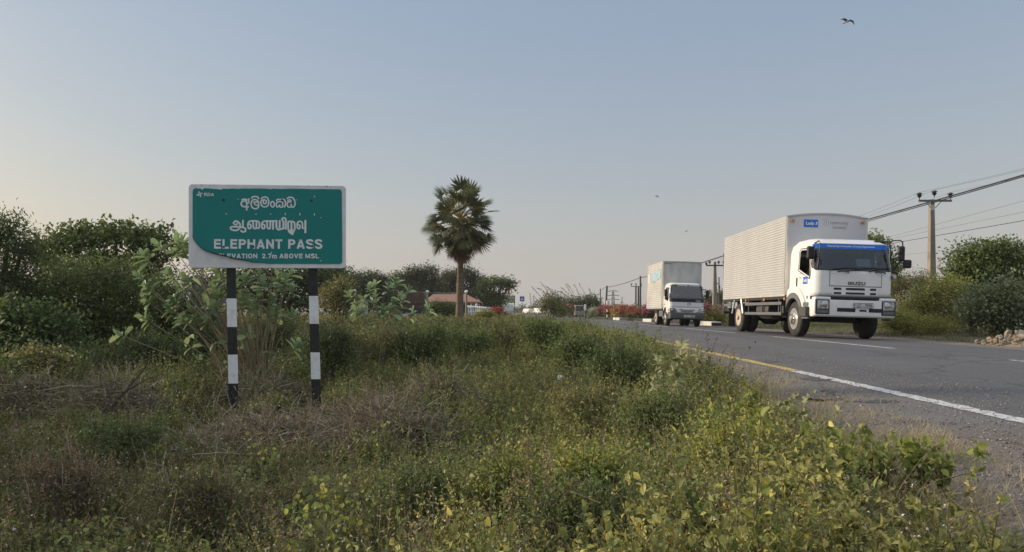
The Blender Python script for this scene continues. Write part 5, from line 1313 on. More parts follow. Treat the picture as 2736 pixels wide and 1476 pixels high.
b = MB(); b.tube([(0, 0, -.2), (.0, 0, .5), (.02, 0, 2), (.05, 0, 3.6), (.07, 0, zh - 1.2), (.08, 0, zh)], [.32, .245, .215, .19, .175, .15], 16); b.build('trunk', M['palm_bark'], pm, smooth=True)
V = Veg(); Vd = Veg(); hub = np.array([.08, 0, zh])
for i in range(86):
    az = i * 2.39996; u = (i + .5) / 86
    el = math.asin(np.clip(.99 - 1.80 * u, -.86, .99)) + rng.normal(0, .08)
    d = np.array([math.cos(az) * math.cos(el), math.sin(az) * math.cos(el), math.sin(el)])
    h0 = hub + np.array([0, 0, .15 - .45 * u]); pl_ = rng.uniform(1.4, 1.95)
    if i % 4 == 1: pl_ *= .62
    bend = np.array([0, 0, -.06 - .22 * max(0, math.cos(el))])
    m_ = h0 + d * pl_ * .55; e = h0 + d * pl_ + bend * .5
    V.segs(np.stack([h0, m_]), np.stack([m_, e]), np.array([.035, .028]), np.array([.028, .018]), np.array([.75, .75]), 1)
    dd = nrm((e - m_) + bend * .5); n = nrm(np.cross(np.cross(dd, np.array([0, 0, 1.])), dd) + rng.normal(size=3) * .55)
    fan(V, e, dd, n, rng.uniform(.68, .95), 0, 26, rng.uniform(95, 130), .42 + .25 * (rng.random() < .2) + rng.normal(0, .1), .10)
for i in range(52):
    az = rng.uniform(0, 6.28); el = math.radians(rng.uniform(-84, -40)); u = rng.random()
    d = np.array([math.cos(az) * math.cos(el), math.sin(az) * math.cos(el), math.sin(el)])
    h0 = hub + np.array([0, 0, -.5 - .75 * u]); pl_ = rng.uniform(.6, 1.25)
    e = h0 + d * pl_
    Vd.segs(h0[None], e[None], np.array([.03]), np.array([.018]), np.array([.5]), 1)
    n = nrm(np.array([math.cos(az), math.sin(az), .3]) + rng.normal(size=3) * .3)
    fan(Vd, e, nrm(d + np.array([0, 0, -.4])), n, rng.uniform(.55, .85), 0, 18, rng.uniform(35, 80), rng.uniform(.2, .75), .1)
M['palm_leaf'] = leafmat('palm_leaf', [(.022, .030, .010), (.055, .068, .022), (.15, .15, .05)], .15, .5, .3, gain=1.5)
M['petiole'] = leafmat('petiole', gain=1., cols=[(.10, .09, .02), (.26, .20, .04), (.42, .32, .06)], trans=0)
V.build('crown', [M['palm_leaf'], M['petiole']], pm); Vd.build('dead_fronds', [M['leaf_brown'], M['leaf_brown']], pm)
V = Veg(); n = 16; a = rng.uniform(0, 6.28, n)
b = MB()
for k in range(n): b.tube([(math.cos(a[k]) * .12, math.sin(a[k]) * .12, zh - .6 + .5 * rng.random()), (math.cos(a[k]) * .34, math.sin(a[k]) * .34, zh - .7 + .6 * rng.random())], [.09, .05], 6)
b.build('leaf_bases', M['dry_wood'], pm, smooth=True)

# ---------------------------------------------------------------- the compound behind the palm
M['roof_tile'] = mat('roof_tile', (.30, .155, .105), .8, c2=(.22, .12, .085), scale=3, amt=.8, stretch=(3, 3, 1))
M['plaster'] = mat('plaster', (.48, .46, .43), .85, c2=(.38, .36, .33), scale=2, amt=.7)
M['rust'] = mat('rust', (.135, .088, .062), .9, c2=(.065, .05, .042), scale=3, amt=.9, bump=.3, stretch=(2, 2, .5))
M['red_paint'] = mat('red_paint', (.36, .05, .045), .5)
M['green_board'] = mat('green_board', (.35, .42, .16), .6, c2=(.52, .50, .40), scale=1.6, amt=.9)
M['blue_board'] = mat('blue_board', (.02, .10, .30), .5)
M['pale_blue'] = mat('pale_blue', (.32, .40, .46), .7)
def base_at(px, Y, py=None):
    p = W(px, 832, Y); return (p.x, p.y, gz(p.x, p.y))
lx, ly, lz = base_at(1205, 72)
hs = thing('cafe_building', 'low building under a red hipped tile roof behind the fan palm', 'building', (lx, ly, lz))
def wz(py, Y, z0=0.): return CH - (py - HY) * Y / F - z0
e_, r_ = wz(807, 72, lz), wz(785, 72, lz)
MB().box(-2.1, 2.2, .5, 4, 0, e_).build('wall', M['plaster'], hs)
b = MB(); b.add([(-2.8, -.6, e_), (3.0, -.6, e_), (3.0, 5, e_), (-2.8, 5, e_), (-2.1, 2.0, r_), (1.4, 2.0, r_), (-2.8, -.6, e_ - .12), (3.0, -.6, e_ - .12), (3, 5, e_ - .12), (-2.8, 5, e_ - .12)], [(0, 1, 5, 4), (1, 2, 5), (2, 3, 4, 5), (3, 0, 4), (6, 7, 1, 0), (7, 8, 2, 1), (9, 6, 0, 3), (8, 9, 3, 2), (9, 8, 7, 6)]); b.build('roof', M['roof_tile'], hs)
for x in (-1.8, -.3, 1.0, 2.1): MB().box(x - .09, x + .09, -.4, -.16, 0, e_ - .122).build('column', M['post_white'], hs)
MB().box(-1.5, 1.8, .47, .499, .3, e_ - .3).build('doorway', M['black_plastic'], hs)
# armoured bulldozer on its plinth
lx, ly, lz = base_at(1112, 64)
mz = lambda py: wz(py, 64, lz)
pd = thing('plinth', 'long white stepped concrete plinth under the rusty bulldozer', 'plinth', (lx, ly, lz))
MB().box(-2.1, 1.0, -.9, 1.6, .0, mz(856)).build('base', M['concrete'], pd); MB().box(-2.2, 1.1, -1.0, 1.7, mz(846), mz(839)).build('slab', M['old_white'], pd)
for x in (-1.9, -1.2, -.4, .3, .9): MB().box(x - .1, x + .1, -.98, -.8, mz(856) + .002, mz(846) - .002).build('block', M['old_white'], pd)
bd = thing('bulldozer', 'rusty brown box-bodied armoured bulldozer standing on the white plinth', 'bulldozer', (lx, ly, lz + mz(839)))
h_ = lambda py: mz(py) - mz(839)
b = MB(); b.prism([(-1.35, h_(812)), (-1.1, h_(782)), (-.75, h_(777)), (.75, h_(779)), (.95, h_(795)), (1.0, h_(812))], 'y', -.7, 1.2); b.build('armour_cab', M['rust'], bd, bevel=.03)
b = MB()
for k in range(9): b.box(-1.05 + k * .21, -.99 + k * .21, -.73, -.701, h_(806), h_(784))
b.build('armour_ribs', M['rust'], bd)
b = MB(); b.prism([(-1.5, h_(829)), (-1.35, h_(813)), (1.0, h_(813)), (1.1, h_(826))], 'y', -.6, 1.1); b.build('hull', M['rust'], bd, bevel=.03)
for y0 in (-.85, .75):
    b = MB(); b.prism(rrect(-1.45, 1.2, .0, h_(824), .2), 'y', y0, y0 + .5); b.build('track', M['chassis'], bd)
b = MB(); b.grid([[(-1.9 - .18 * math.cos(a), y, .05 + .45 + .45 * math.sin(a)) for y in (-1, 1.3)] for a in np.linspace(-1.4, 1.4, 8)]); b.build('blade', M['rust'], bd, solid=.05)
# lamp posts and the chain of lights
def lamp(px, py, Y, label):
    x, y, z = base_at(px, Y); t = thing('lamp_post', label, 'lamp post', (x, y, z), (0, 0, 0), 'globe lamp posts')
    h = wz(py, Y, z); b = MB(); b.tube([(0, 0, 0), (0, 0, h - .12)], [.10, .075], 10); b.build('pole', M['concrete'], t, smooth=True)
    b = MB(); b.ball((0, 0, h), .13, 12); b.build('globe', M['white_paint'], t, smooth=True); return t
a = lamp(1142, 780, 58, 'globe lamp on a post in front of the rusty bulldozer')
b_ = lamp(1246, 780, 52, 'globe lamp on a grey post just right of the palm trunk')
lamp(948, 778, 58, 'white globe lamp among the trees right of the sign')
MB().tube([a.location + Vector((-3, 0, wz(783, 58, a.location.z))), a.location + Vector((0, 0, wz(783, 58, a.location.z))), b_.location + Vector((0, 0, wz(784, 52, b_.location.z)))], .014, 5).build('wire', M['mid_grey'])
tag(bpy.data.objects['wire'] if False else col.objects[-1], 'thin cable strung between the two globe lamps', 'wire')
# garden fence with round white finials
fx = thing('fence', 'low white fence topped by a row of white balls, right of the palm', 'fence', base_at(1290, 70))
F0, F1 = W(1252, 832, 60), W(1338, 832, 84)
pr, bl = MB(), MB()
for k in range(19):
    p = F0.lerp(F1, k / 18); zt2 = wz(820 + 8 * k / 18, p.y); zz = gz(p.x, p.y); q = p - fx.location
    pr.box(q.x - .05, q.x + .05, q.y - .05, q.y + .05, zz - fx.location.z, zt2 - fx.location.z - .1)
    bl.ball((q.x, q.y, zt2 - fx.location.z), .12, 10)
p, q = F0 - fx.location, F1 - fx.location
for dz in (.5, .85): pr.tube([(p.x, p.y, dz), (q.x, q.y, dz)], .035, 6)
pr.build('railing', M['post_white'], fx); bl.build('ball_finials', M['white_paint'], fx, smooth=True)
# clipped bushes
ptree('bush', 'dense round clipped green bush left of the palm trunk', 'bush', 50, 1182, [(1165, 830, 26, 24), (1195, 830, 26, 24), (1180, 845, 40, 14)], 9000, 'leaf_mid', trunk=.08, L=.12, Wd=.5, cr=.14, stems=6, tint=(.3, .15))
ptree('bush', 'small yellow-topped clipped bush in front of the ball-topped fence', 'bush', 46, 1296, [(1285, 845, 16, 12), (1305, 844, 18, 13)], 3500, 'leaf_yellow', trunk=.05, L=.09, Wd=.5, cr=.10, stems=5, tint=(.2, .2))
def flowers(blm, frac, top=.0):
    def f(lobes):
        def g(V, t):
            C, D, k = clumps_in(lobes, int(900 * frac)); C = C[C[:, 2] > np.median(C[:, 2]) + top]
            i = np.repeat(np.arange(len(C)), 8); V2 = Veg(); n = len(i); P = C[i] + rng.normal(size=(n, 3)) * .12
            V2.kites(P, rdir(n, .5), .11 * rng.uniform(.6, 1.2, n), .09, rng.normal(.5, .25, n), 0); V2.build('blossom', M[blm], t)
        return g
    return f
def pflower(label, Y, bx, lobes, nleaf, leaf, blm, frac, top=.0, group=None, **kw):
    x = (bx - VX) * Y / F; LB = [plobe(Y, *l[:4], x, Y, .9) for l in lobes]
    return tree('flower_bush', label, 'flowering bush', x, Y, LB, nleaf, leaf, None, extra=flowers(blm, frac, top)(LB), group=group, **kw)
pflower('dark red flowering bush behind the clipped bushes by the fence', 56, 1330, [(1325, 840, 18, 14), (1340, 848, 16, 12)], 1800, 'leaf_dark', 'blossom_red', .7, -.2, trunk=.05, L=.1, Wd=.5, cr=.14, stems=5)
# signs by the cafe
def sign_post(px, Y, label, cat='sign', name='sign_board'):
    return thing(name, label, cat, base_at(px, Y))
t = sign_post(1362, 88, 'green picture board over a white notice on two posts near the umbrella tree'); z = t.location.z
for x in (-.55, .6): b = MB(); b.tube([(x, .1, 0), (x, .1, wz(790, 88, z))], .05, 6); b.build('post', M['mid_grey'], t)
MB().box(-.58, .62, -.06, .04, wz(810, 88, z), wz(790, 88, z)).build('picture_panel', M['green_board'], t); MB().box(.622, .68, -.06, .04, wz(810, 88, z), wz(790, 88, z)).build('panel_side', M['dark_grey'], t)
MB().box(-.58, .45, -.06, .04, wz(831, 88, z), wz(814, 88, z)).build('notice_panel', M['white_paint'], t)
MB().box(-.1, .35, -.08, .02, wz(848, 88, z), wz(834, 88, z)).build('banner', M['pale_blue'], t)
t = thing('cup_sign', 'red sign shaped like a drinking mug with a white stripe', 'sign', base_at(1356, 92)); z = t.location.z
b = MB(); b.tube([(0, .1, 0), (0, .1, wz(787, 92, z))], .05, 6); b.build('post', M['mid_grey'], t)
b = MB(); b.prism([(-.36, wz(787, 92, z)), (.28, wz(787, 92, z)), (.32, wz(773, 92, z)), (-.40, wz(773, 92, z))], 'y', -.15, .15); b.build('mug', M['red_paint'], t, bevel=.04)
b = MB(); b.tube([(.30, 0, wz(775, 92, z)), (.55, 0, wz(775.5, 92, z)), (.58, 0, wz(781, 92, z)), (.45, 0, wz(785, 92, z)), (.29, 0, wz(785.5, 92, z))], .05, 6); b.build('handle', M['red_paint'], t, smooth=True)
MB().box(-.11, .05, -.158, -.151, wz(786, 92, z), wz(774, 92, z)).build('stripe', M['white_paint'], t)
t = thing('crossing_sign', 'square blue pedestrian crossing sign with a white triangle on a thin post', 'sign', base_at(1395, 70)); z = t.location.z
b = MB(); b.tube([(0, .05, 0), (0, .05, wz(806, 70, z))], .03, 6); b.build('post', M['mid_grey'], t)
MB().box(-.23, .23, -.02, .02, wz(805.5, 70, z), wz(792.5, 70, z)).build('plate', M['blue_board'], t)
c = wz(799, 70, z); MB().prism([(-.15, c - .13), (.15, c - .13), (0, c + .15)], 'y', -.028, -.0205).build('triangle', M['white_vinyl'], t)
b = MB(); b.tube([(-.02, -.032, c - .09), (.0, -.032, c + .0), (.05, -.032, c - .09)], .012, 4); b.ball((0, -.032, c + .03), .018, 8); b.build('walking_figure', M['black_plastic'], t)
t = thing('billboard', 'small dark billboard standing among the treetops left of the palm', 'billboard', base_at(1186, 92)); z = t.location.z
b = MB(); b.tube([(0, .1, 0), (0, .1, wz(745, 92, z))], .07, 6); b.build('post', M['mid_grey'], t); MB().box(-.28, .36, -.05, .05, wz(744, 92, z), wz(731, 92, z)).build('panel', M['dark_grey'], t); MB().box(-.36, .3, -.06, .05, wz(750, 92, z), wz(744.2, 92, z)).build('panel_foot', M['plaster'], t)
t = thing('outbuilding', 'pale blue-grey hut glimpsed through the grey milkweed right of the sign', 'building', base_at(945, 48)); z = t.location.z
MB().box(-.6, .5, 0, 2.2, 0, wz(803, 48, z)).build('wall', M['pale_blue'], t); MB().box(-.7, .6, -.15, 2.4, wz(803, 48, z) + .002, wz(799, 48, z)).build('roof', M['mid_grey'], t); MB().box(-.25, .1, -.02, -.001, .1, wz(815, 48, z)).build('door', M['dark_grey'], t)
t = thing('outbuilding', 'grey sheet-metal hut wall showing through the milkweed below the sign', 'building', base_at(533, 26)); z = t.location.z
MB().box(-.32, .32, 0, 1.6, 0, wz(755, 26, z)).build('wall', M['mid_grey'], t); MB().box(-.4, .4, -.1, 1.7, wz(755, 26, z) + .002, wz(750, 26, z)).build('roof', M['mid_grey'], t); MB().box(-.1, .14, -.012, -.001, .3, wz(790, 26, z)).build('window', M['dark_grey'], t)

# ---------------------------------------------------------------- flower bed with painted kerbs on the far side of the road
def bed(Y): return float(10.75 + xoff(Y))
kw_ = ['white', 'black']
for k, Y in enumerate(np.arange(37, 74, 2.6)):
    x = bed(Y); t = MB(); w = k in (0, 5, 9)
    pts = [(x, Y), (float(bed(Y + 2.5)), Y + 2.5)]
    b = MB(); z0 = float(road_z(x - .5, Y)) - .05; z1 = z0 + .26; dx = pts[1][0] - x
    b.cur = 0
    b.add([(x, Y, z0), (x + .55, Y, z0), (x + .55 + dx, Y + 2.5, z0), (x + dx, Y + 2.5, z0), (x, Y, z1), (x + .55, Y, z1), (x + .55 + dx, Y + 2.5, z1), (x + dx, Y + 2.5, z1)], [(4, 5, 6, 7), (0, 1, 5, 4), (1, 2, 6, 5), (2, 3, 7, 6), (3, 0, 4, 7)])
    o = b.build('kerb_block', M['old_white'] if w else M['post_black'], bevel=.03)
    if k == 0:
        q = MB().box(x + .02, x + .53, Y - .025, Y - .003, z0, z0 + .2).build('end_band', M['post_black'], o)
        tag(o, 'nearest white kerb block with a black end band, under the pink-topped bush', 'kerb', 'painted kerb blocks of the flower bed')
    elif w: tag(o, 'white painted kerb block in front of the flower bed', 'kerb', 'painted kerb blocks of the flower bed')
    else: tag(o, 'black painted kerb block in front of the flower bed', 'kerb', 'painted kerb blocks of the flower bed')
pflower('pink-topped yellow-green bush between the two trucks', 40, 1896, [(1885, 838, 18, 22), (1910, 840, 20, 22), (1897, 855, 28, 12), (1884, 820, 12, 8), (1930, 850, 22, 22)], 5000, 'leaf_yellow', 'blossom_pink', .25, .28, trunk=.05, L=.09, Wd=.5, cr=.11, stems=7, tint=(.3, .2))
for (px, Y, py, rx, ry, leaf, bl_, fr, lab) in ((1733, 55, 832, 10, 15, 'leaf_dark', 'blossom_pink', .9, 'bright magenta flowering bush beside the smaller truck'), (1712, 57, 840, 14, 14, 'leaf_dark', 'blossom_red', .35, 'dark green flowering bush left of the magenta one'),
    (1690, 60, 836, 14, 15, 'leaf_mid', 'blossom_red', .5, 'red-flowered bush in the middle of the flower bed below the twin-post pole'), (1670, 62, 834, 13, 15, 'leaf_olive', 'blossom_red', .8, 'orange-red bush with a yellowish stem side'),
    (1650, 65, 836, 12, 14, 'leaf_yellow', 'blossom_red', .6, 'red-topped bush over yellow-green leaves'), (1630, 68, 834, 13, 13, 'leaf_dark', 'blossom_red', .9, 'red bush behind the thin banded marker post'), (1612, 71, 833, 12, 13, 'leaf_dark', 'blossom_pink', .6, 'pinkish red bush at the far left end of the bed'), (1588, 73, 838, 12, 13, 'leaf_grey', 'blossom_pale', .5, 'pale variegated bush left of the flower bed')):
    pflower(lab, Y, px, [(px - rx * .4, py, rx * .8, ry), (px + rx * .4, py + 1, rx * .8, ry), (px, py + ry * .5, rx * 1.1, ry * .7)], 2600, leaf, bl_, fr, .0, 'flowering bushes in the far roadside bed', trunk=.06, L=.13, Wd=.5, cr=.16, stems=5)
def marker(px, Y, top, label, r=.05, dark=True):
    x, y, z = base_at(px, Y); z = float(road_z(x, y)) if abs(x - xoff(y) - XC) < 3.4 else z
    t = thing('marker_post', label, 'marker post', (x, y, z)); h = wz(top, Y, z); b = MB()
    for k in range(4):
        b.cur = k % 2; b.lathe([(r, h * k / 4), (r, h * (k + 1) / 4 - .001)], (0, 0, 0), 'z', 8)
    b.build('post', [M['post_black'], M['post_white']], t)
marker(1622, 62, 827, 'thin black and white banded marker post in front of the red flowers')
t = thing('marker_post', 'thick white-topped dark bollard at the far bend of the road', 'marker post', base_at(1564, 70)); z = t.location.z
b = MB(); b.lathe([(.09, 0), (.09, wz(829, 70, z) - .001)], (0, 0, 0), 'z', 10); b.build('post', M['dark_grey'], t); b = MB(); b.lathe([(.095, wz(829, 70, z)), (.095, wz(814, 70, z)), (.02, wz(813.5, 70, z))], (0, 0, 0), 'z', 10); b.build('white_top', M['white_paint'], t, smooth=True)

# ---------------------------------------------------------------- far traffic
def motorbike(px, Y, label, plabel, shirt, helmet, f=1):
    x = (px - VX) * Y / F; z = float(road_z(x, Y))
    t = thing('motorbike', label, 'motorbike', (x, Y, z))
    for y0 in (-.62, .62):
        b = MB(); b.lathe([(.20, -.05), (.28, -.05), (.30, 0), (.28, .05), (.20, .05)], (0, y0, .30), 'x', 18); b.lathe([(.03, -.04), (.03, .04)], (0, y0, .30), 'x', 8); b.build('wheel', M['rubber'], t, smooth=True)
    b = MB(); b.tube([(0, -.62, .30), (0, -.2, .62), (0, .35, .78), (0, .62, .30)], [.03, .10, .09, .035], 8); b.box(-.12, .12, -.25, .2, .28, .62); b.build('frame', M['chassis'], t, bevel=.02)
    b = MB(); b.ball((0, .18, .82), (.14, .26, .12)); b.build('fuel_tank', M['red_paint'], t, smooth=True)
    b = MB(); b.box(-.13, .13, -.70, -.05, .74, .82); b.build('seat', M['black_plastic'], t, bevel=.03)
    b = MB(); b.tube([(-.36, .38, 1.02), (-.1, .46, 1.0), (.1, .46, 1.0), (.36, .38, 1.02)], .018, 6); b.build('handlebar', M['chassis'], t)
    b = MB(); b.box(-.06, .06, -.76, -.72, .70, .78); b.build('tail_light', M['red_paint'], t)
    p = thing('person', plabel, 'person', (x, Y, z))
    seated(p, 0, -.22, .96, shirt, 'trousers', (.33, .56, .10), f, 1.0, helmet, (.20, .12, -.52), .06)
motorbike(1479, 78, 'motorbike riding away on the left of the far road', 'motorbike rider in a pale blue shirt seen from behind', 'shirt_blue', 'hair')
motorbike(1522, 74, 'motorbike in the middle of the far road with a rider in red', 'motorbike rider in a red top on the far road', 'shirt_red', 'hair')
x, Y = (1549 - VX) * 92 / F, 92; z = float(road_z(x, Y))
t = thing('three_wheeler', 'white-fronted three-wheeled taxi on the far road beside the bollard', 'three-wheeler', (x, Y, z))
b = MB(); b.prism([(.0, .30), (.05, .85), (.25, 1.35), (.45, 1.68), (2.3, 1.70), (2.45, .9), (2.45, .30)], 'x', -.62, .62); b.build('body', M['concrete'], t, bevel=.08)
b = MB(); b.add([(-.52, .03 + .02, .90), (.52, .03 + .02, .90), (.46, .36, 1.54), (-.46, .36, 1.54)], [(0, 1, 2, 3)]); o = b.build('windscreen', M['black_plastic'], t); o.location = (0, -.02, .02)
for xx in (-.631, .605): MB().box(xx, xx + .026, .6, 1.9, .75, 1.5).build('side_opening', M['black_plastic'], t)
for (xx, yy) in ((0, .15), (-.52, 2.0), (.52, 2.0)): b = MB(); b.lathe([(.1, -.06), (.20, -.06), (.22, 0), (.20, .06), (.1, .06)], (xx, yy, .22), 'x', 16); b.build('wheel', M['rubber'], t, smooth=True)
for xx in (-.4, .4): b = MB(); b.ball((xx, .0, .72), (.09, .04, .09)); b.build('headlight', M['lens'], t, smooth=True)
def far_car(px, Y, c, label):
    x = (px - VX) * Y / F; z = gz(x, Y) + .02
    t = thing('parked_car', label, 'car', (x, Y, z), (0, 0, .4))
    MB().prism([(-.85, .25), (.85, .25), (.85, .75), (.72, .85), (.6, 1.35), (-.6, 1.35), (-.72, .85), (-.85, .75)], 'y', -1.9, 1.9).build('body', M[c], t, bevel=.15)
    MB().box(-.6, .6, -1.93, -1.88, .88, 1.25).build('windscreen', M['black_plastic'], t)
    for (a, c_) in ((-.8, -1.2), (.8, -1.2), (-.8, 1.2), (.8, 1.2)): b = MB(); b.lathe([(.1, -.1), (.29, -.1), (.31, 0), (.29, .1), (.1, .1)], (a, c_, .31), 'x', 14); b.build('wheel', M['rubber'], t, smooth=True)
far_car(1443, 150, 'white_paint', 'tiny white car on the far bend, rightmost of three')
far_car(1428, 165, 'mid_grey', 'tiny grey car on the far bend between two pale ones')
far_car(1412, 175, 'old_white', 'tiny pale car on the far bend, leftmost of three')

# ---------------------------------------------------------------- rubble, litter, birds
M['rock_ochre'] = mat('rock_ochre', (.33, .265, .185), .9, c2=(.22, .175, .125), scale=6, amt=.9, bump=.6, bscale=18)
M['rock_grey'] = mat('rock_grey', (.30, .27, .25), .9, c2=(.20, .17, .15), scale=6, amt=.9, bump=.6, bscale=18)
def rock(r, seed):
    bm = bmesh.new(); bmesh.ops.create_icosphere(bm, subdivisions=2, radius=1)
    rr = np.random.default_rng(seed); cuts = [(rr.normal(size=3), rr.uniform(.25, .7)) for _ in range(12)]
    sc_ = rr.uniform(.65, 1.25, 3)
    for v in bm.verts:
        p = np.array(v.co)
        for n_, d in cuts:
            n_ = n_ / np.linalg.norm(n_); q = p @ n_
            if q > d: p = p - n_ * (q - d)
        v.co = Vector(p * sc_ * r)
    me = bpy.data.meshes.new('stone'); bm.to_mesh(me); bm.free(); return me
rocks = [rock(1., k) for k in range(8)]
hx, hy = 11.6, 15.9
base = MB(); rows = []
for i in range(9):
    u = i / 8; rows.append([(hx + .95 * u * math.cos(a) * 1.1, hy + 1.0 * u * math.sin(a), gz(hx + .95 * u * math.cos(a), hy) - .06 + .42 * (1 - u) ** 1.1 + .05 * math.sin(7 * a + i)) for a in np.linspace(0, 2 * math.pi, 25)])
o = MB().grid(rows).build('gravel_mound', mat('gravel_mound', (.25, .20, .14), .95, c2=(.17, .135, .095), scale=7, amt=.9, bump=.9, bscale=14), smooth='all'); tag(o, 'mound of ochre soil and gravel under the loose stones', 'gravel', None, 'stuff')
rq = np.random.default_rng(21)
for k in range(180):
    a, u = rq.uniform(0, 6.28), rq.random() ** .6
    r = (.035 + .075 * rq.random() ** 2) * (1.7 if k < 7 else 1)
    x = hx + 1.2 * u * math.cos(a); y = hy + 1.1 * u * math.sin(a)
    if x < 10.5: x = 10.5 + rq.random() * .4
    z = gz(x, y) + .40 * max(0, 1 - u) ** 1.1 + r * .15 - .02
    ochre = rq.random() < .7
    o = bpy.data.objects.new('stone', rocks[k % 8].copy()); o.data.materials.append(M['rock_ochre'] if ochre else M['rock_grey']); col.objects.link(o)
    o.location = (x, y, z); o.scale = (r, r, r); o.rotation_euler = tuple(rq.uniform(0, 6.28, 3))
    tag(o, 'ochre stone in the rubble heap on the far verge' if ochre else 'greyish stone in the rubble heap on the far verge', 'stone', 'stones of the rubble heap')
for (px, py, r, m_, lab) in ((2393, 875, .13, 'rock_ochre', 'pale boulder on the verge just right of the truck bumper'), (2555, 890, .06, 'rock_ochre', 'small pale stone on the verge below the bare shrub'), (2462, 886, .05, 'post_white', 'small white scrap lying on the verge under the yellow-green bush'), (2545, 893, .06, 'post_white', 'flat white scrap near the bare shrub on the verge'), (2405, 883, .035, 'post_white', 'tiny white scrap below the pale boulder')):
    Y = (CH - .0) * F / (py - HY); p = W(px, py, Y)
    o = bpy.data.objects.new('stone' if m_ == 'rock_ochre' else 'litter', rocks[3].copy()); o.data.materials.append(M[m_]); col.objects.link(o); o.location = (p.x, p.y, gz(p.x, p.y) + r * .35); o.scale = (r * 1.3, r, r * (.9 if m_ == 'rock_ochre' else .35)); tag(o, lab, 'stone' if m_ == 'rock_ochre' else 'litter')
p = W(2300, 1083, 5.6); o = bpy.data.objects.new('pebble', rocks[2].copy()); o.data.materials.append(M['post_white']); col.objects.link(o); p = Vector((p.x, 5.6, float(road_z(p.x, 5.6)) + .008)); o.location = p; o.scale = (.016, .014, .011); tag(o, 'tiny white pebble on the gravel shoulder near the white line', 'pebble')
def bird(px, py, Y, span, bank, label, flap=.35, yaw=.0):
    p = W(px, py, Y); t = thing('bird', label, 'bird', p, (0, bank, yaw))
    b = MB(); b.lathe([(0, -.24), (.03, -.21), (.05, -.12), (.055, 0), (.04, .12), (.015, .22), (0, .24)], (0, 0, 0), 'y', 10); b.ball((0, -.24, .015), (.03, .045, .03), 8); b.tube([(0, -.28, .01), (0, -.33, .0)], [.012, .002], 6)
    b.add([(-.02, .2, 0), (.02, .2, 0), (.07, .36, 0), (-.07, .36, 0)], [(0, 1, 2, 3)])
    h = span / 2
    for s in (-1, 1):
        rows = []
        for u in np.linspace(0, 1, 7):
            zz = math.sin(u * 2.2) * flap * h * .45 - u * u * flap * h * (.75 if s < 0 else .35); c = .13 * (1 - u ** 2.2) + .012
            rows.append([(s * (.03 + u * h), -c * .55 + u * u * .14, zz + .012), (s * (.03 + u * h), .0 + u * u * .14, zz + .022), (s * (.03 + u * h), c + u * u * .16, zz)])
        b.grid(rows)
    b.build('body', M['bird'], t, smooth=True)
M['bird'] = mat('bird', (.12, .11, .11), .7, c2=(.28, .27, .26), scale=5, amt=.6)
bird(2265, 58, 44, 1.25, .12, 'large pale bird gliding with bent wings high at the upper right', .75, .3)
bird(1756, 525, 62, .32, .5, 'small dark bird, upper of the two above the smaller truck', .5)
bird(1834, 618, 62, .42, -.5, 'small dark bird, lower of the two above the smaller truck', .3)

# ---------------------------------------------------------------- the air
mh_, nh_, lh_, bh_ = nt('haze_air'); nh_.remove(bh_)
pv = nh_.new('ShaderNodeVolumePrincipled'); pv.inputs['Color'].default_value = (.93, .94, .96, 1); pv.inputs['Density'].default_value = .0003; pv.inputs['Anisotropy'].default_value = .2
lh_.new(pv.outputs[0], nh_['Material Output'].inputs['Volume'])
hz = MB().box(-520, 520, -60, 620, -3, 26).build('haze', mh_); hz['kind'] = 'stuff'; hz['label'] = 'thin pale haze in the air over the road and fields'; hz['category'] = 'haze'
# ---------------------------------------------------------------- weeds, grass and scrub
def clear(x, y):
    """trodden ground at the foot of the sign: hardly anything grows there"""
    k = np.ones(np.shape(x))
    if np.size(x) and np.median(np.abs(np.asarray(y))) > 1.5:
        for px in (-3.40, -2.44): k = k * (1 - .78 * np.exp(-((x - px * y / 8.2) / .40) ** 2) * sstep(5.2, 6.4, y) * sstep(9.3, 8.6, y))
    return k
def herbs(V, x, y, z, h, nst, nlf, L, Wr, tint, ml, ms, spread=.45, lod=1., shape='kites', up=.6, start=.12, sr=.0011, tj=.14):
    """n plants at once: each a spray of leafy stems"""
    n = len(x)
    if n == 0: return
    h = h * clear(x, y)
    B = np.repeat(np.stack([x, y, z], 1), nst, 0); H = np.repeat(h, nst) * rng.uniform(.55, 1.1, n * nst)
    az = rng.uniform(0, 6.28, n * nst); tl = np.abs(rng.normal(0, spread, n * nst))
    D = np.stack([np.cos(az) * np.sin(tl), np.sin(az) * np.sin(tl), np.cos(tl)], 1)
    bend = rng.normal(0, .18, (n * nst, 3)); bend[:, 2] = -np.abs(bend[:, 2]) * .6
    M1 = B + D * H[:, None] * .5 + bend * H[:, None] * .12; T = B + D * H[:, None] + bend * H[:, None] * .5
    tp = np.repeat(tint, nst); Lp = np.repeat(np.broadcast_to(L, (n,)), nst); S = np.repeat(np.broadcast_to(lod, (n,)), nst)
    r = sr * S
    V.segs(B, M1, r * 1.2, r, rng.random(n * nst), ms); V.segs(M1, T, r, r * .5, rng.random(n * nst), ms)
    i = np.repeat(np.arange(n * nst), nlf); t = rng.uniform(start, 1.02, len(i))[:, None]
    P = np.where(t < .5, B[i] + (M1[i] - B[i]) * t * 2, M1[i] + (T[i] - M1[i]) * (t * 2 - 1))
    ld = nrm(D[i] * .5 + rdir(len(i), .15)); l = Lp[i] * rng.uniform(.55, 1.2, len(i)) * (1.15 - .45 * t[:, 0])
    getattr(V, shape)(P, ld, l, l * Wr, tp[i] + rng.normal(0, tj, len(i)) + .15 * (t[:, 0] - .5), ml, rdir(len(i), up * 2))

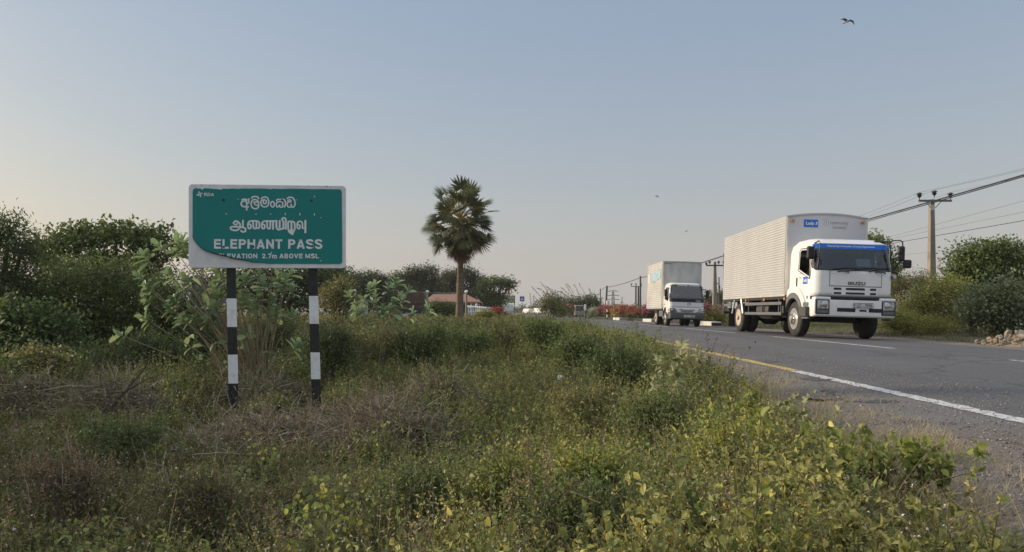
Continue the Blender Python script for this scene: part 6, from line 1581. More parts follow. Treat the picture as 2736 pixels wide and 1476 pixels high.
def scatter(n, y0, y1, pw, xl=None, margin=.05):
    u = rng.random(n); a = 1 - pw if abs(1 - pw) > 1e-3 else -.01
    y = (y0 ** a + u * (y1 ** a - y0 ** a)) ** (1 / a)
    lo = -.80 * y - .8 if xl is None else np.full(n, xl); hi = xedge(y) + margin
    x = lo + (hi - lo) * rng.random(n)
    return x, y
GMATS = [M['leaf_olive'], M['leaf_mid'], leafmat('weed_yellow', [(.050, .058, .014), (.115, .118, .026), (.25, .22, .055)], gain=2.3), M['stem'], M['grey_twig'], leafmat('grass_dry', gain=1.2, cols=[(.10, .075, .035), (.20, .16, .08), (.36, .30, .17)], trans=.2), leafmat('grass_green', gain=1.3, cols=[(.05, .07, .02), (.10, .125, .035), (.20, .20, .07)]), M['seedhead'], M['leaf_brown'], M['leaf_blue']]
OL, MI, YE, ST, TW, GD, GG, SH, BR, BL = range(10)
V = Veg()
def patch(n, y0, y1, pw, keep, ml, L0, Wr, hfun, nst, nlf, tint, spread=.5, shape='kites', xl=None, margin=-.05, **k):
    x, y = scatter(n, y0, y1, pw, xl, margin)
    z = ground_z(x, y); kp = keep(x, y); x, y, z = x[kp], y[kp], z[kp]
    lod = np.maximum(1, (y / 5.) ** .72)
    e = xedge(y) - x
    h = hfun(x, y) * (.30 + .70 * sstep(.0, .7, e)) * rng.uniform(.7, 1.25, len(x))
    herbs(V, x, y, z - .02, h, nst, nlf, L0 * lod, Wr, tint(x, y) + rng.normal(0, .12, len(x)), ml, ST, spread, lod, shape, **k)
    return x, y, z
E = lambda x, y: xedge(y) - x
rough = lambda x, y: bumps(x + 3.1, y * .9, 1.3)
always = lambda x, y: (np.hypot(x, y) > 1.75)
right = lambda x, y: sstep(-2.2, 1.0, x - xoff(y) * .0 - .03 * y)          # yellower weeds towards the road
mid_h = lambda x, y: .24 + .09 * rough(x, y) + .26 * sstep(6.5, 12, y) * (1 - .55 * sstep(-1.5, 2.5, x - xoff(y)))
# clumps: weeds stand in taller and lower tufts, and each kind keeps to its own patches
cl = lambda x, y, s_=.55, o_=0.: bumps(x + 11.3 + o_, y + 4.7 - o_, s_)
def mh(x, y):
    bank = sstep(5, 9, y) * sstep(3.2, 1.2, E(x, y)) * sstep(.0, .5, E(x, y))
    return (.22 + .11 * cl(x, y) + .05 * rough(x, y) + .24 * sstep(6.5, 12, y) * (1 - .45 * sstep(-1.5, 2.5, x - xoff(y))) + .17 * bank).clip(.10)
kind = lambda x, y, o_, lo=-.15: cl(x, y, .45, o_) > lo - .5 * rng.random(len(x))
near_right = lambda x, y: sstep(-1.0, .6, x) * sstep(6.5, 4.0, y)
rr_ = lambda x: rng.random(len(x))
def tufts(nc, y0, y1, pw, keep, per, rad, hgt, ml, L0, Wr, nst, nlf, tint, spread=.55, shape='kites', tv=.16, **k):
    """weeds growing in separate bushy tufts, each tuft with its own height and shade of leaf"""
    cx, cy = scatter(nc, y0, y1, pw, None, -.08); kp = keep(cx, cy); cx, cy = cx[kp], cy[kp]; n = len(cx)
    lod = np.maximum(1, (cy / 5.) ** .72); r = rng.uniform(*rad, n) * lod ** .6; h = hgt(cx, cy) * rng.uniform(.55, 1.35, n); tt = tint(cx, cy) + rng.normal(0, tv, n)
    i = np.repeat(np.arange(n), per); m = len(i); o = rng.normal(0, .55, (m, 2)); x = cx[i] + o[:, 0] * r[i]; y = cy[i] + o[:, 1] * r[i]
    kp = always(x, y) & (E(x, y) > -.02); i, o, x, y = i[kp], o[kp], x[kp], y[kp]
    hh = h[i] * np.exp(-.8 * (o ** 2).sum(1)) * rng.uniform(.8, 1.15, len(x)) * (.35 + .65 * sstep(0, .5, E(x, y)))
    herbs(V, x, y, ground_z(x, y) - .02, hh, nst, nlf, L0 * lod[i], Wr, tt[i], ml, ST, spread, lod[i], shape, **k)
# a low base layer, then the tufts standing out of it
patch(3200, 1.8, 10, 1.3, always, OL, .026, .42, lambda x, y: (.15 + .05 * cl(x, y)).clip(.07), 5, 11, lambda x, y: .25 + .28 * right(x, y), .95, tj=.2)
patch(1900, 1.8, 10, 1.3, always, MI, .030, .52, lambda x, y: (.15 + .05 * cl(x, y)).clip(.07), 5, 10, lambda x, y: .32 + .28 * right(x, y), .95, tj=.2)
hh_ = lambda x, y: .34 + .10 * rough(x, y) + .12 * right(x, y)
tufts(420, 1.8, 11, 1.25, lambda x, y: (rr_(x) < .18 + .82 * sstep(.1, 1.3, E(x, y))), 7, (.12, .28), hh_, OL, .026, .44, 5, 15, lambda x, y: .32 + .40 * right(x, y), .75, tj=.2)
tufts(380, 1.8, 11, 1.25, lambda x, y: (rr_(x) < .35 + .6 * right(x, y)) & (rr_(x) < .18 + .82 * sstep(.1, 1.3, E(x, y))), 7, (.12, .30), hh_, MI, .036, .52, 4, 13, lambda x, y: .44 + .34 * right(x, y), .7, tj=.2)
tufts(300, 1.8, 7.5, 1.2, lambda x, y: (rr_(x) < right(x, y) ** 1.2) & (rr_(x) < .18 + .82 * sstep(.1, 1.3, E(x, y))), 7, (.10, .26), hh_, YE, .029, .52, 5, 16, lambda x, y: .36 + .15 * rough(x, y), .75, tj=.22)
tufts(170, 1.8, 9, 1.2, lambda x, y: rr_(x) < 1 - .5 * right(x, y), 7, (.10, .24), lambda x, y: .30 + .08 * rough(x, y), BR, .024, .40, 6, 12, lambda x, y: .50 + 0 * x, .8)
tufts(46, 1.8, 6.5, 1.2, lambda x, y: rr_(x) < .25 + .75 * right(x, y), 4, (.06, .14), lambda x, y: .42 + 0 * x, BR, .024, .45, 5, 20, lambda x, y: .90 + 0 * x, .45)
tufts(90, 1.8, 5.0, 1.2, lambda x, y: rr_(x) < near_right(x, y), 5, (.06, .16), lambda x, y: .42 + 0 * x, YE, .046, .66, 4, 11, lambda x, y: .42 + 0 * x, .6, 'ovals', .22, tj=.22)
tufts(60, 2.2, 7, 1.2, always, 3, (.05, .12), lambda x, y: .32 + 0 * x, MI, .046, .72, 3, 8, lambda x, y: .62 + 0 * x, .6, 'ovals', .2)
# the taller bank of weeds along the road
bank_ = lambda x, y: (E(x, y) < 3.6) & (E(x, y) > .2)
tufts(420, 6, 24, 1.2, bank_, 7, (.14, .34), lambda x, y: .54 + .08 * rough(x, y), MI, .034, .48, 5, 14, lambda x, y: .55 + 0 * x, .7, tj=.2)
tufts(260, 6, 24, 1.2, bank_, 7, (.14, .32), lambda x, y: .56 + .08 * rough(x, y), OL, .028, .44, 5, 14, lambda x, y: .58 + 0 * x, .7, tj=.2)
# deeper green scrub farther off
patch(2600, 8, 34, 1.3, always, OL, .034, .40, lambda x, y: (.22 + .10 * cl(x, y, 1.1, 3)).clip(.1), 5, 9, lambda x, y: .36 + .2 * right(x, y), .8, tj=.18)
sc_h = lambda x, y: .46 + .12 * rough(x, y) + .14 * sstep(3.0, 5.5, E(x, y))
tufts(640, 8, 36, 1.3, always, 8, (.20, .55), sc_h, MI, .036, .42, 6, 13, lambda x, y: .36 + .22 * right(x, y), .7, tj=.2, tv=.2)
tufts(520, 8, 38, 1.3, always, 8, (.20, .50), sc_h, OL, .033, .36, 6, 13, lambda x, y: .42 + .22 * right(x, y), .7, tj=.2, tv=.2)
tufts(150, 8, 30, 1.2, always, 8, (.20, .50), sc_h, BR, .030, .36, 7, 12, lambda x, y: .42 + 0 * x, .7)
tufts(120, 8, 26, 1.2, lambda x, y: E(x, y) > 1.2, 8, (.20, .45), sc_h, YE, .034, .45, 6, 12, lambda x, y: .25 + 0 * x, .7)
patch(2200, 30, 75, 1.1, lambda x, y: E(x, y) > .3, OL, .032, .4, lambda x, y: .34 + .12 * rough(x, y), 5, 8, lambda x, y: .45 + 0 * x, .5)
# pale seed dots
x, y = scatter(1500, 2.0, 8.5, 1.2); z = ground_z(x, y); k = always(x, y) & (E(x, y) > .25) & (rough(x * 2, y * 2) > -.25); x, y, z = x[k], y[k], z[k]
P = np.stack([x, y, z + mh(x, y) * rng.uniform(.7, 1.15, len(x))], 1); r = .0065 * np.maximum(1, y / 5)
V.kites(P, rdir(len(P)), r * 1.6, r * 1.4, np.full(len(P), .5), SH); V.kites(P, rdir(len(P)), r * 1.6, r * 1.4, np.full(len(P), .5), SH)
u = V.build('undergrowth', GMATS); tag(u, 'tangled low weeds and small leafy plants covering the roadside bank', 'undergrowth', None, 'stuff')

V = Veg()
def grass(n, y0, y1, pw, keep, L, nb, wd, mi, tint, lean=.35, bend=.5, margin=.12, off=None):
    x, y = scatter(n, y0, y1, pw, None, margin); z = np.where(E(x, y) < .6, np.maximum(ground_z(x, y), road_z(x, y) - .13 * np.clip(.5 + E(x, y), 0, 1.1) / 1.1), ground_z(x, y)); k = keep(x, y); x, y, z = x[k], y[k], z[k]
    lod = np.maximum(1, (y / 5.) ** .75); i = np.repeat(np.arange(len(x)), nb); m = len(i)
    P = np.stack([x[i], y[i], z[i] - .01], 1) + rng.normal(0, .03, (m, 3)) * np.array([1, 1, 0]) * lod[i][:, None]
    D = rng.normal(0, lean, (m, 3)); D[:, 2] = 1
    l = (L(x, y) * rng.uniform(.6, 1.2, len(x)))[i] * rng.uniform(.5, 1.1, m)
    V.blades(P, D, l, wd * lod[i], np.clip(tint + rng.normal(0, .2, m), 0, 1), mi, bend * rng.uniform(.4, 1.4, m))
hE = lambda x, y: (.30 + .14 * rough(x, y)) * (.25 + .75 * sstep(0, .6, E(x, y)))
grass(900, 1.8, 9, 1.2, lambda x, y: always(x, y) & kind(x, y, 20, .2), hE, 7, .0036, GG, .5)
grass(900, 1.8, 9, 1.2, lambda x, y: always(x, y) & (E(x, y) < 1.3), lambda x, y: .16 + 0 * x, 9, .003, GD, .5, .6, .8)
grass(420, 2, 10, 1.2, always, lambda x, y: .44 + 0 * x, 3, .0028, GD, .4, .3, .4)
# the soft grassy shoulder of the verge farther along
sh = lambda x, y: (E(x, y) > -.05) & (E(x, y) < 4.5)
grass(1500, 9, 40, 1.1, lambda x, y: sh(x, y) & (cl(x, y, 1.3, 6) > -.1), lambda x, y: .52 + .15 * rough(x, y), 8, .0045, GG, .65, .35, .5, .10)
grass(1100, 9, 45, 1.1, lambda x, y: sh(x, y) & (cl(x, y, 1.3, 9) > .1), lambda x, y: .60 + .12 * rough(y, x), 5, .004, GD, .45, .3, .5, .10)
grass(900, 1.9, 6, 1.2, lambda x, y: always(x, y) & (x > -.4) & (cl(x, y, .5, 12) > -.2), lambda x, y: .36 + .08 * cl(x, y), 9, .0026, GD, .6, .5, .55, .2)
# straw mats and low tufts where the paving gives out
grass(700, 5, 18, 1.2, always, lambda x, y: .62 + .12 * rough(x, y), 3, .0020, GD, .35, .45, .35)
grass(700, 4, 16, 1.2, always, lambda x, y: .55 + .12 * rough(y, x), 3, .0022, GG, .4, .6, .4)
grass(520, 8, 26, 1.1, lambda x, y: (E(x, y) > .15) & (E(x, y) < 4), lambda x, y: .85 + .12 * rough(x, y), 4, .0022, GD, .4, .5, .45)
grass(520, 7, 26, 1.1, lambda x, y: (E(x, y) > .15) & (E(x, y) < 4), lambda x, y: .78 + .12 * rough(y, x), 5, .0026, GG, .55, .5, .5)
near_edge = lambda x, y: (E(x, y) > -.95) & (E(x, y) < .35)
grass(15000, 2.2, 12, 1.2, lambda x, y: near_edge(x, y) & (cl(x, y, .8, 5) + 1.4 * E(x, y) > -.5), lambda x, y: .085 + .04 * cl(x, y), 9, .0028, GD, 1.1, .25, .6, 1.0)
grass(9000, 2.2, 14, 1.2, lambda x, y: near_edge(x, y) & (cl(x, y, .7, 8) + 1.2 * E(x, y) > -.1), lambda x, y: .10 + .04 * cl(x, y), 8, .0030, GG, .9, .35, .5, 1.0)
grass(1500, 2.2, 12, 1.2, lambda x, y: (E(x, y) > -.75) & (E(x, y) < .5) & (cl(x, y, .6, 2) > -.05 - .3 * (E(x, y) > 0)), lambda x, y: .11 + .05 * cl(x, y), 10, .0030, GD, .9, .3, .55, .9)
grass(700, 2.2, 12, 1.2, lambda x, y: (E(x, y) > -.6) & (E(x, y) < .5) & (cl(x, y, .6, 7) > .1), lambda x, y: .12 + .04 * cl(x, y), 9, .0032, GG, .8, .4, .5, .9)
grass(2500, 32, 80, 1.0, lambda x, y: E(x, y) > -.1, lambda x, y: .42 + 0 * x, 6, .0045, GD, .4, .4, .5)
# far verge
m = 5200; y = rng.uniform(11, 70, m); x = 10.5 + xoff(y) + rng.random(m) ** 1.6 * 9 + .4; kp = ~((x - xoff(y) < 11.35) & (rng.random(m) < .8)) ; x, y = x[kp], y[kp]
z = ground_z(x, y); i = np.repeat(np.arange(len(x)), 6); P = np.stack([x[i], y[i], z[i]], 1) + rng.normal(0, .08, (len(i), 3)) * np.array([1, 1, 0]); D = rng.normal(0, .5, (len(i), 3)); D[:, 2] = 1
far = (x - xoff(y) - 10.5)[i]
V.blades(P, D, rng.uniform(.06, .16, len(i)) * (.6 + .6 * np.clip(far / 2, 0, 2.2)), .014, np.clip(.45 + rng.normal(0, .2, len(i)), 0, 1), GG, .4); 
V.blades(P[::2], D[::2], rng.uniform(.06, .14, len(i[::2])), .014, np.clip(.3 + rng.normal(0, .2, len(i[::2])), 0, 1), GD, .4)
# straw stalks with seed heads above the weeds
x, y = scatter(190, 2.6, 9, 1.1); z = ground_z(x, y); kp = always(x, y) & (E(x, y) > .2); x, y, z = x[kp], y[kp], z[kp]; n = len(x)
A = np.stack([x, y, z], 1); D = rng.normal(0, .28, (n, 3)); D[:, 2] = 1; D = nrm(D); hh = (mh(x, y) + rng.uniform(.08, .28, n))[:, None]; Mi = A + D * hh * .6; Tp = A + D * hh + D * np.array([1.2, 1.2, -.25]) * hh * .25
lodr = np.maximum(1, y / 5); V.segs(A, Mi, .0018 * lodr, .0014 * lodr, np.full(n, .7), GD); V.segs(Mi, Tp, .0014 * lodr, .0008 * lodr, np.full(n, .8), GD)
i = np.repeat(np.arange(n), 9); P = Mi[i] + (Tp[i] - Mi[i]) * rng.uniform(.45, 1.05, (len(i), 1)); V.kites(P, nrm(D[i] + rng.normal(0, .5, (len(i), 3))), .016 * lodr[i] ** .5, .006 * lodr[i], np.clip(rng.normal(.6, .25, len(i)), 0, 1), GD)
u = V.build('grass', GMATS); tag(u, 'green and straw-coloured grass on both verges of the road', 'grass', None, 'stuff')

# loose gravel on the shoulder
n = 16000; u_ = rng.random(n); y = (1.6 ** -.4 + u_ * (14 ** -.4 - 1.6 ** -.4)) ** (1 / -.4); x = xedge(y) - .3 + rng.random(n) ** 1.5 * 2.4
z = road_z(x, y) - .13 * np.clip(.5 - (x - xedge(y)), 0, 1) / 1.1; r = rng.uniform(.003, .009, n) * (1 + .6 * (rng.random(n) < .05))
V = Veg(); P = np.stack([x, y, z + r * .25], 1); az = rng.uniform(0, 6.28, n); U = np.stack([np.cos(az), np.sin(az), 0 * az], 1)
Wv = np.stack([-np.sin(az), np.cos(az), 0 * az], 1); up = np.array([[0, 0, 1.]])
q = np.stack([P + U * r[:, None], P + Wv * r[:, None] * .8, P - U * r[:, None], P - Wv * r[:, None] * .8, P + U * r[:, None] * .45 + up * r[:, None] * .8, P + Wv * r[:, None] * .4 + up * r[:, None] * .9, P - U * r[:, None] * .5 + up * r[:, None] * .7, P - Wv * r[:, None] * .4 + up * r[:, None] * .8], 1)
fq = np.array([[0, 1, 5, 4], [1, 2, 6, 5], [2, 3, 7, 6], [3, 0, 4, 7], [4, 5, 6, 7]]); V._push(q, ((np.arange(n) * 8)[:, None, None] + fq[None]).reshape(-1, 4), np.repeat(np.clip(rng.normal(.45, .25, n), 0, 1), 8), 0)
u = V.build('gravel', leafmat('gravel', gain=1., cols=[(.07, .066, .062), (.18, .16, .14), (.36, .32, .27)], trans=0, rough=.9, spec=.2)); tag(u, 'loose grey and tan gravel strewn over the road shoulder', 'gravel', None, 'stuff')

# ---- single plants of the bank
def scrub(name, label, cat, px, py, Y, rx, ry, n, mi, L, Wr, tint, stems=30, twig=.8, spread=.6, h=None, smat=ST, nlf=None, sr=.0035):
    p = W(px, py, Y); z = gz(p.x, p.y); t = thing(name, label, cat, (p.x, p.y, z))
    V = Veg(); hh = h or (ry * 2 * Y / F)
    k = max(4, n // stems)
    r = rx * Y / F * .55
    x = rng.normal(0, r * .45, stems); y = rng.normal(0, r * .45, stems)
    herbs(V, x, y, np.full(stems, -.03), np.full(stems, hh) * rng.uniform(.6, 1.05, stems), 4, max(3, k // 4), np.full(stems, L), Wr, np.clip(rng.normal(tint, .12, stems), 0, 1), mi, smat, spread, 1., sr=sr)
    V.build('foliage', GMATS, t)
    return t
scrub('shrub', 'bright fresh-green low patch of shrub behind the right post', 'shrub', 905, 1010, 8.6, 90, 28, 4200, MI, .032, .40, .62, 44, spread=.65, h=.36)
scrub('shrub', 'second bright green low shrub between the post and the dead brush', 'shrub', 985, 1000, 9.2, 60, 26, 3000, MI, .030, .40, .58, 34, spread=.65, h=.34)
scrub('shrub', 'thin dark-stemmed weeds standing out against the yellow line', 'shrub', 1640, 880, 11.5, 70, 26, 900, BR, .024, .4, .2, 22, spread=.4, h=.62, smat=TW)
def sprigs(Y, bx, lobes, n, h, L, Wr, tint):
    """loose shoots that stand out of a bush and break its outline"""
    x0 = (bx - VX) * Y / F; LB = np.array([plobe(Y, *l[:4], x0, Y, .9) for l in lobes])
    def g(V, t):
        k = rng.integers(0, len(LB), n); a = rng.uniform(0, 6.28, n); u = rng.random(n) ** .5
        herbs(V, LB[k, 0] + LB[k, 3] * u * np.cos(a) * .9, LB[k, 1] + LB[k, 4] * u * np.sin(a) * .9, LB[k, 2] + LB[k, 5] * (.35 - .3 * u), h * rng.uniform(.5, 1.2, n) + LB[k, 5] * .3, 3, 16, np.full(n, L), Wr, np.clip(rng.normal(tint, .15, n), 0, 1), 0, 1, .32, 1., sr=.002)
    return g
# scrub standing in the middle ground, between the thicket, the sign and the road
for (lab, Y, bx, lobes, n, leaf, L_, W_, tint) in (
    ('dark feathery bush with bare stems just right of the right sign post', 10.5, 880, [(850, 925, 46, 52), (905, 915, 46, 50), (880, 960, 75, 46)], 9000, 'leaf_dark', .045, .26, .35),
    ('olive wispy bush next right of the dark feathery one', 12, 1005, [(970, 925, 44, 30), (1045, 912, 40, 30), (1010, 950, 75, 30)], 6000, 'leaf_olive', .045, .28, .35),
    ('dark green bush behind the dead brush heap', 12, 1130, [(1095, 922, 50, 40), (1165, 900, 40, 36), (1130, 945, 80, 32)], 7500, 'leaf_mid', .048, .40, .30),
    ('mid-green rounded bush in line below the palm trunk', 14, 1240, [(1205, 908, 40, 20), (1285, 914, 36, 18), (1245, 926, 70, 22)], 4200, 'leaf_mid', .052, .42, .40),
    ('olive-brown bush between the palm and the road bend', 15, 1345, [(1312, 898, 34, 16), (1380, 890, 36, 20), (1345, 910, 60, 20)], 3600, 'leaf_olive', .052, .36, .35),
    ('low green bush on top of the road bank near the bend', 13, 1455, [(1430, 882, 44, 24), (1480, 890, 50, 26), (1455, 905, 76, 26)], 5600, 'leaf_mid', .048, .44, .45),
    ('dense green bush on the bank above the paper scrap', 9.5, 1560, [(1530, 935, 56, 30), (1590, 940, 50, 30), (1555, 965, 85, 32)], 6500, 'leaf_mid', .040, .46, .42),
    ('leafy green bush at the road edge left of the pale tall weed', 7.4, 1655, [(1630, 980, 50, 34), (1690, 990, 44, 30), (1660, 1010, 75, 30)], 5200, 'leaf_mid', .036, .48, .48),
    ('dark bush in front of the thicket, left of the milkweed stems', 11, 430, [(390, 940, 60, 50), (460, 950, 60, 46), (425, 985, 95, 40)], 8500, 'leaf_dark', .048, .42, .40),
    ('dark low bush at the left between the vine-covered bush and the twigs', 10.5, 250, [(190, 985, 60, 36), (280, 975, 66, 40), (235, 1010, 100, 30)], 7000, 'leaf_dark', .046, .45, .42),
    ('shadowed bush seen between the milkweed stems left of the left post', 12.5, 560, [(530, 905, 50, 50), (590, 915, 46, 44), (560, 950, 80, 40)], 6500, 'leaf_dark', .05, .40, .35),
    ('feathery green bush framed between the two sign posts', 13, 725, [(700, 890, 46, 46), (760, 885, 44, 44), (730, 930, 80, 40)], 7500, 'leaf_mid', .05, .28, .35)):
    ptree('bush', lab, 'bush', Y, bx, lobes, int(n * .8), leaf, trunk=.045, L=L_, Wd=W_, cr=.13, per=10, stems=8, twig=.6, tint=(tint, .22), bark='dry_wood', extra=sprigs(Y, bx, lobes, 26, .35, L_ * .9, W_, tint + .15))
# dead brush
def brush(label, px, py, Y, rx, hh, ntw, nlf, name='dead_brush', tint=.55, dep=.8, lf=.024):
    p = W(px, py, Y); z = gz(p.x, p.y); t = thing(name, label, 'dead brush', (p.x, p.y, z)); V = Veg(); r = rx * Y / F
    def pts(n):
        a = rng.uniform(0, 6.28, n); u = np.sqrt(rng.random(n)); prof = np.maximum(0, 1 - u ** 2)
        return np.stack([r * u * np.cos(a), r * dep * u * np.sin(a), prof * hh * rng.random(n) ** .5 + .02], 1)
    A = pts(ntw); D = rdir(ntw, .15); D[:, 2] *= np.where(rng.random(ntw) < .65, .35, 1.); D = nrm(D); l = rng.uniform(.06, .30, ntw)[:, None]; B = A + D * l; C = B + nrm(D + rng.normal(0, .6, (ntw, 3))) * l * .7; C2 = B + nrm(D + rng.normal(0, .7, (ntw, 3))) * l * .5
    C[:, 2] = np.maximum(C[:, 2], .01); th = (.0016 + .0045 * rng.random(ntw) ** 3)
    V.segs(A, B, th, th * .8, rng.random(ntw), TW); V.segs(B, C, th * .8, th * .3, rng.random(ntw), TW); V.segs(B, C2, th * .6, th * .25, rng.random(ntw), TW)
    nb = 14; A2 = pts(nb); D2 = rdir(nb); D2[:, 2] = np.abs(D2[:, 2]) * .3; D2 = nrm(D2); M2 = A2 + D2 * .25 + rng.normal(0, .03, (nb, 3)); V.segs(A2, M2, .008, .006, rng.uniform(.6, 1, nb), TW); V.segs(M2, M2 + nrm(D2 + rng.normal(0, .3, (nb, 3))) * .3, .006, .002, rng.uniform(.6, 1, nb), TW)
    ng = nlf // 5; P = pts(ng) + np.array([0, 0, .02]); V.kites(P, rdir(ng, .3), .03 * rng.uniform(.6, 1.2, ng), .014, np.clip(rng.normal(.35, .2, ng), 0, 1), MI)
    i = rng.integers(0, ntw, nlf); P = np.where(rng.random((nlf, 1)) < .5, A[i] + (B[i] - A[i]) * rng.random((nlf, 1)), B[i] + (C[i] - B[i]) * rng.random((nlf, 1))) + rng.normal(0, .012, (nlf, 3))
    l = lf * rng.uniform(.5, 1.2, nlf); V.kites(P, rdir(nlf, -.2), l, l * .42, np.clip(rng.normal(tint + .22, .2, nlf), 0, 1), BR if name != 'twig_tangle' else MI)
    V.build('twigs', GMATS, t); return t
brush('pale grey-brown heap of dead brush right of the sign post', 1020, 1110, 6.9, 128, .30, 1500, 9000)
brush('dark grey lower front of the dead brush heap, above the green weeds', 1060, 1180, 6.0, 140, .26, 1300, 8000, tint=.3)
brush('dead spiky bush of grey seed sprays standing behind the brush heap', 1175, 1090, 7.4, 75, .52, 1000, 6500, tint=.5, lf=.026)
brush('dead brush and dry stalks around the foot of the left sign post', 690, 1085, 9.1, 110, .30, 1000, 5200, tint=.5)
brush('greyish dead twigs lying in front of the sign between its posts', 735, 1165, 6.4, 100, .10, 800, 3200, tint=.35)
brush('bare dark tangle of twigs left of the sign, arching over the weeds', 300, 1060, 7.8, 130, .48, 900, 1500, name='twig_tangle')
brush('dense dark bramble of dead twigs at the left edge', 60, 1080, 8.2, 140, .44, 1300, 2600, name='twig_tangle')
# long arching twigs left of the post
def twigs(name, label, cat, paths, Y, m, r0, leaf=None):
    t = None; b = MB()
    o = W(*paths[0][0], Y); t = thing(name, label, cat, (o.x, o.y, gz(o.x, o.y)))
    for pth in paths:
        P = [W(q[0], q[1], q[2] if len(q) > 2 else Y) - t.location for q in smooth_pts(pth)]
        b.tube(P, [r0 * (1 - .7 * i / len(P)) for i in range(len(P))], 5)
    b.build('stem', M[m], t, smooth=True); return t
def smooth_pts(p): return smooth_line([tuple(q) for q in p], 4)
brush('thin scatter of dead twigs and dry leaves on the trodden ground before the sign', 700, 1190, 6.1, 190, .05, 700, 5200)
twigs('dead_branch', 'dark bare branch bending up left of the milkweed stems', 'dead branch', [[(300, 1085), (340, 1040), (385, 985), (397, 960), (402, 935)], [(300, 1085), (290, 1050), (270, 1030), (200, 1060)], [(330, 1050), (400, 1010), (420, 1015)]], 7.4, 'bark', .011)
twigs('dead_branch', 'long thin grey branch lying over the weeds below the sign', 'dead branch', [[(535, 1250), (600, 1235), (680, 1228), (720, 1215), (770, 1180), (840, 1165), (950, 1120)], [(610, 1232), (650, 1190), (700, 1150)]], 5.6, 'dry_wood', .008)
twigs('fallen_branch', 'thick bare tan branch lying at the foot of the right sign post', 'fallen branch', [[(806, 1127), (830, 1130), (865, 1140), (895, 1150), (920, 1163)], [(812, 1143), (830, 1152), (845, 1162)]], 6.5, 'dry_wood', .024)
for (px, p0, p1, lab, r) in ((823, 1118, 1068, 'short split stake standing against the right sign post', .018), (883, 1140, 1072, 'leaning pale stake right of the right sign post', .014), (1018, 1066, 1056, 'whitish stub of wood in the dead brush heap', .02)):
    twigs('stake', lab, 'stake', [[(px, p1 + 6 if px == 1018 else p0), ((px + 6) if px != 1018 else px + 16, (p0 + p1) / 2), ((px + 8) if px != 1018 else px + 34, p1 if px != 1018 else p0 + 10)]], 7.4, 'dry_wood' if px != 1018 else 'post_white', r)

# ---- milkweeds (big grey-green leaves on bare stems)
def milkweed(label, Y, bx, by, tips, nleaf, L, stems_extra, dep=.5, leaf='leaf_grey'):
    o = W(bx, by, Y); t = thing('milkweed', label, 'shrub', (o.x, o.y, gz(o.x, o.y))); V = Veg(); b = MB()
    T = [(q[0], q[1]) for q in tips]
    for k in range(stems_extra):
        a = tips[rng.integers(len(tips))]; T.append((a[0] + rng.normal(0, 26), a[1] + abs(rng.normal(0, 30))))
    for (px, py) in T:
        p = W(px, py, Y) - t.location; p.y = rng.uniform(-dep, dep) * .8
        s0 = Vector((rng.normal(0, .07) + p.x * .08, rng.normal(0, .08), -.05)); m1 = s0.lerp(p, .5) + Vector((-p.x * .10, 0, .04)); hL = (p - s0).length
        b.tube([s0, m1, p], [.011, .008, .005], 5)
        d = np.array((p - m1).normalized()); n = int(nleaf * rng.uniform(.7, 1.2))
        az = np.arange(n) * 2.2 + rng.uniform(0, 6); el = np.linspace(.05, 1.25, n) + rng.normal(0, .15, n)
        u = nrm(np.cross(d, [0.1, 1, .1])); w = np.cross(d, u)
        D = (np.cos(az)[:, None] * u + np.sin(az)[:, None] * w) * np.cos(el)[:, None] + d * np.sin(el)[:, None]
        back = np.linspace(.10, 0, n); P = np.array(p)[None] - d[None] * back[:, None]
        l = L * rng.uniform(.5, 1.15, n) * (1.05 - .45 * np.linspace(0, 1, n))
        V.ovals(P, D, l, l * .56, np.clip(rng.normal(.45, .2, n), 0, 1), 0, nrm(d[None] * 1.0 - D * .2 + rng.normal(0, .16, (n, 3))), .16, .20, .45)
        for q in range(rng.integers(0, 2)):
            uu = rng.uniform(.45, .8); c = np.array(s0.lerp(p, uu)); dd = rdir(2, .2)
            V.ovals(np.repeat(c[None], 2, 0), dd, L * .8, L * .4, np.clip(rng.normal(.6, .25, 2), 0, 1), 0)
    b.build('stems', M['dry_wood'], t, smooth=True); V.build('leaves', [M[leaf]], t); return t
milkweed('large grey-green milkweed shrub with fat leaves directly behind the sign posts', 9.8, 690, 1035,
         [(362, 735), (395, 800), (335, 893), (420, 690), (458, 665), (478, 735), (500, 655), (505, 700), (540, 770), (560, 735), (585, 700), (600, 790), (640, 735), (650, 800), (680, 745), (702, 690), (730, 760), (758, 722), (768, 770), (752, 690), (790, 925), (780, 840), (725, 820), (560, 850), (470, 800), (425, 850), (520, 830), (450, 760), (620, 760), (700, 790), (470, 640), (740, 800)], 11, .20, 24)
milkweed('second paler milkweed right of the sign with clustered upright leaves', 17, 1030, 880,
         [(962, 800), (990, 770), (1010, 790), (1000, 760), (1040, 770), (1057, 752), (1065, 790), (1080, 800), (945, 815), (975, 830), (1030, 820), (1060, 830), (1090, 775), (1100, 840), (935, 790), (1020, 850)], 9, .27, 12, leaf='leaf_grey')
milkweed('small two-armed milkweed sprig in front of the rusty bulldozer', 15, 1118, 870, [(1100, 828), (1132, 815), (1145, 838)], 5, .24, 1)

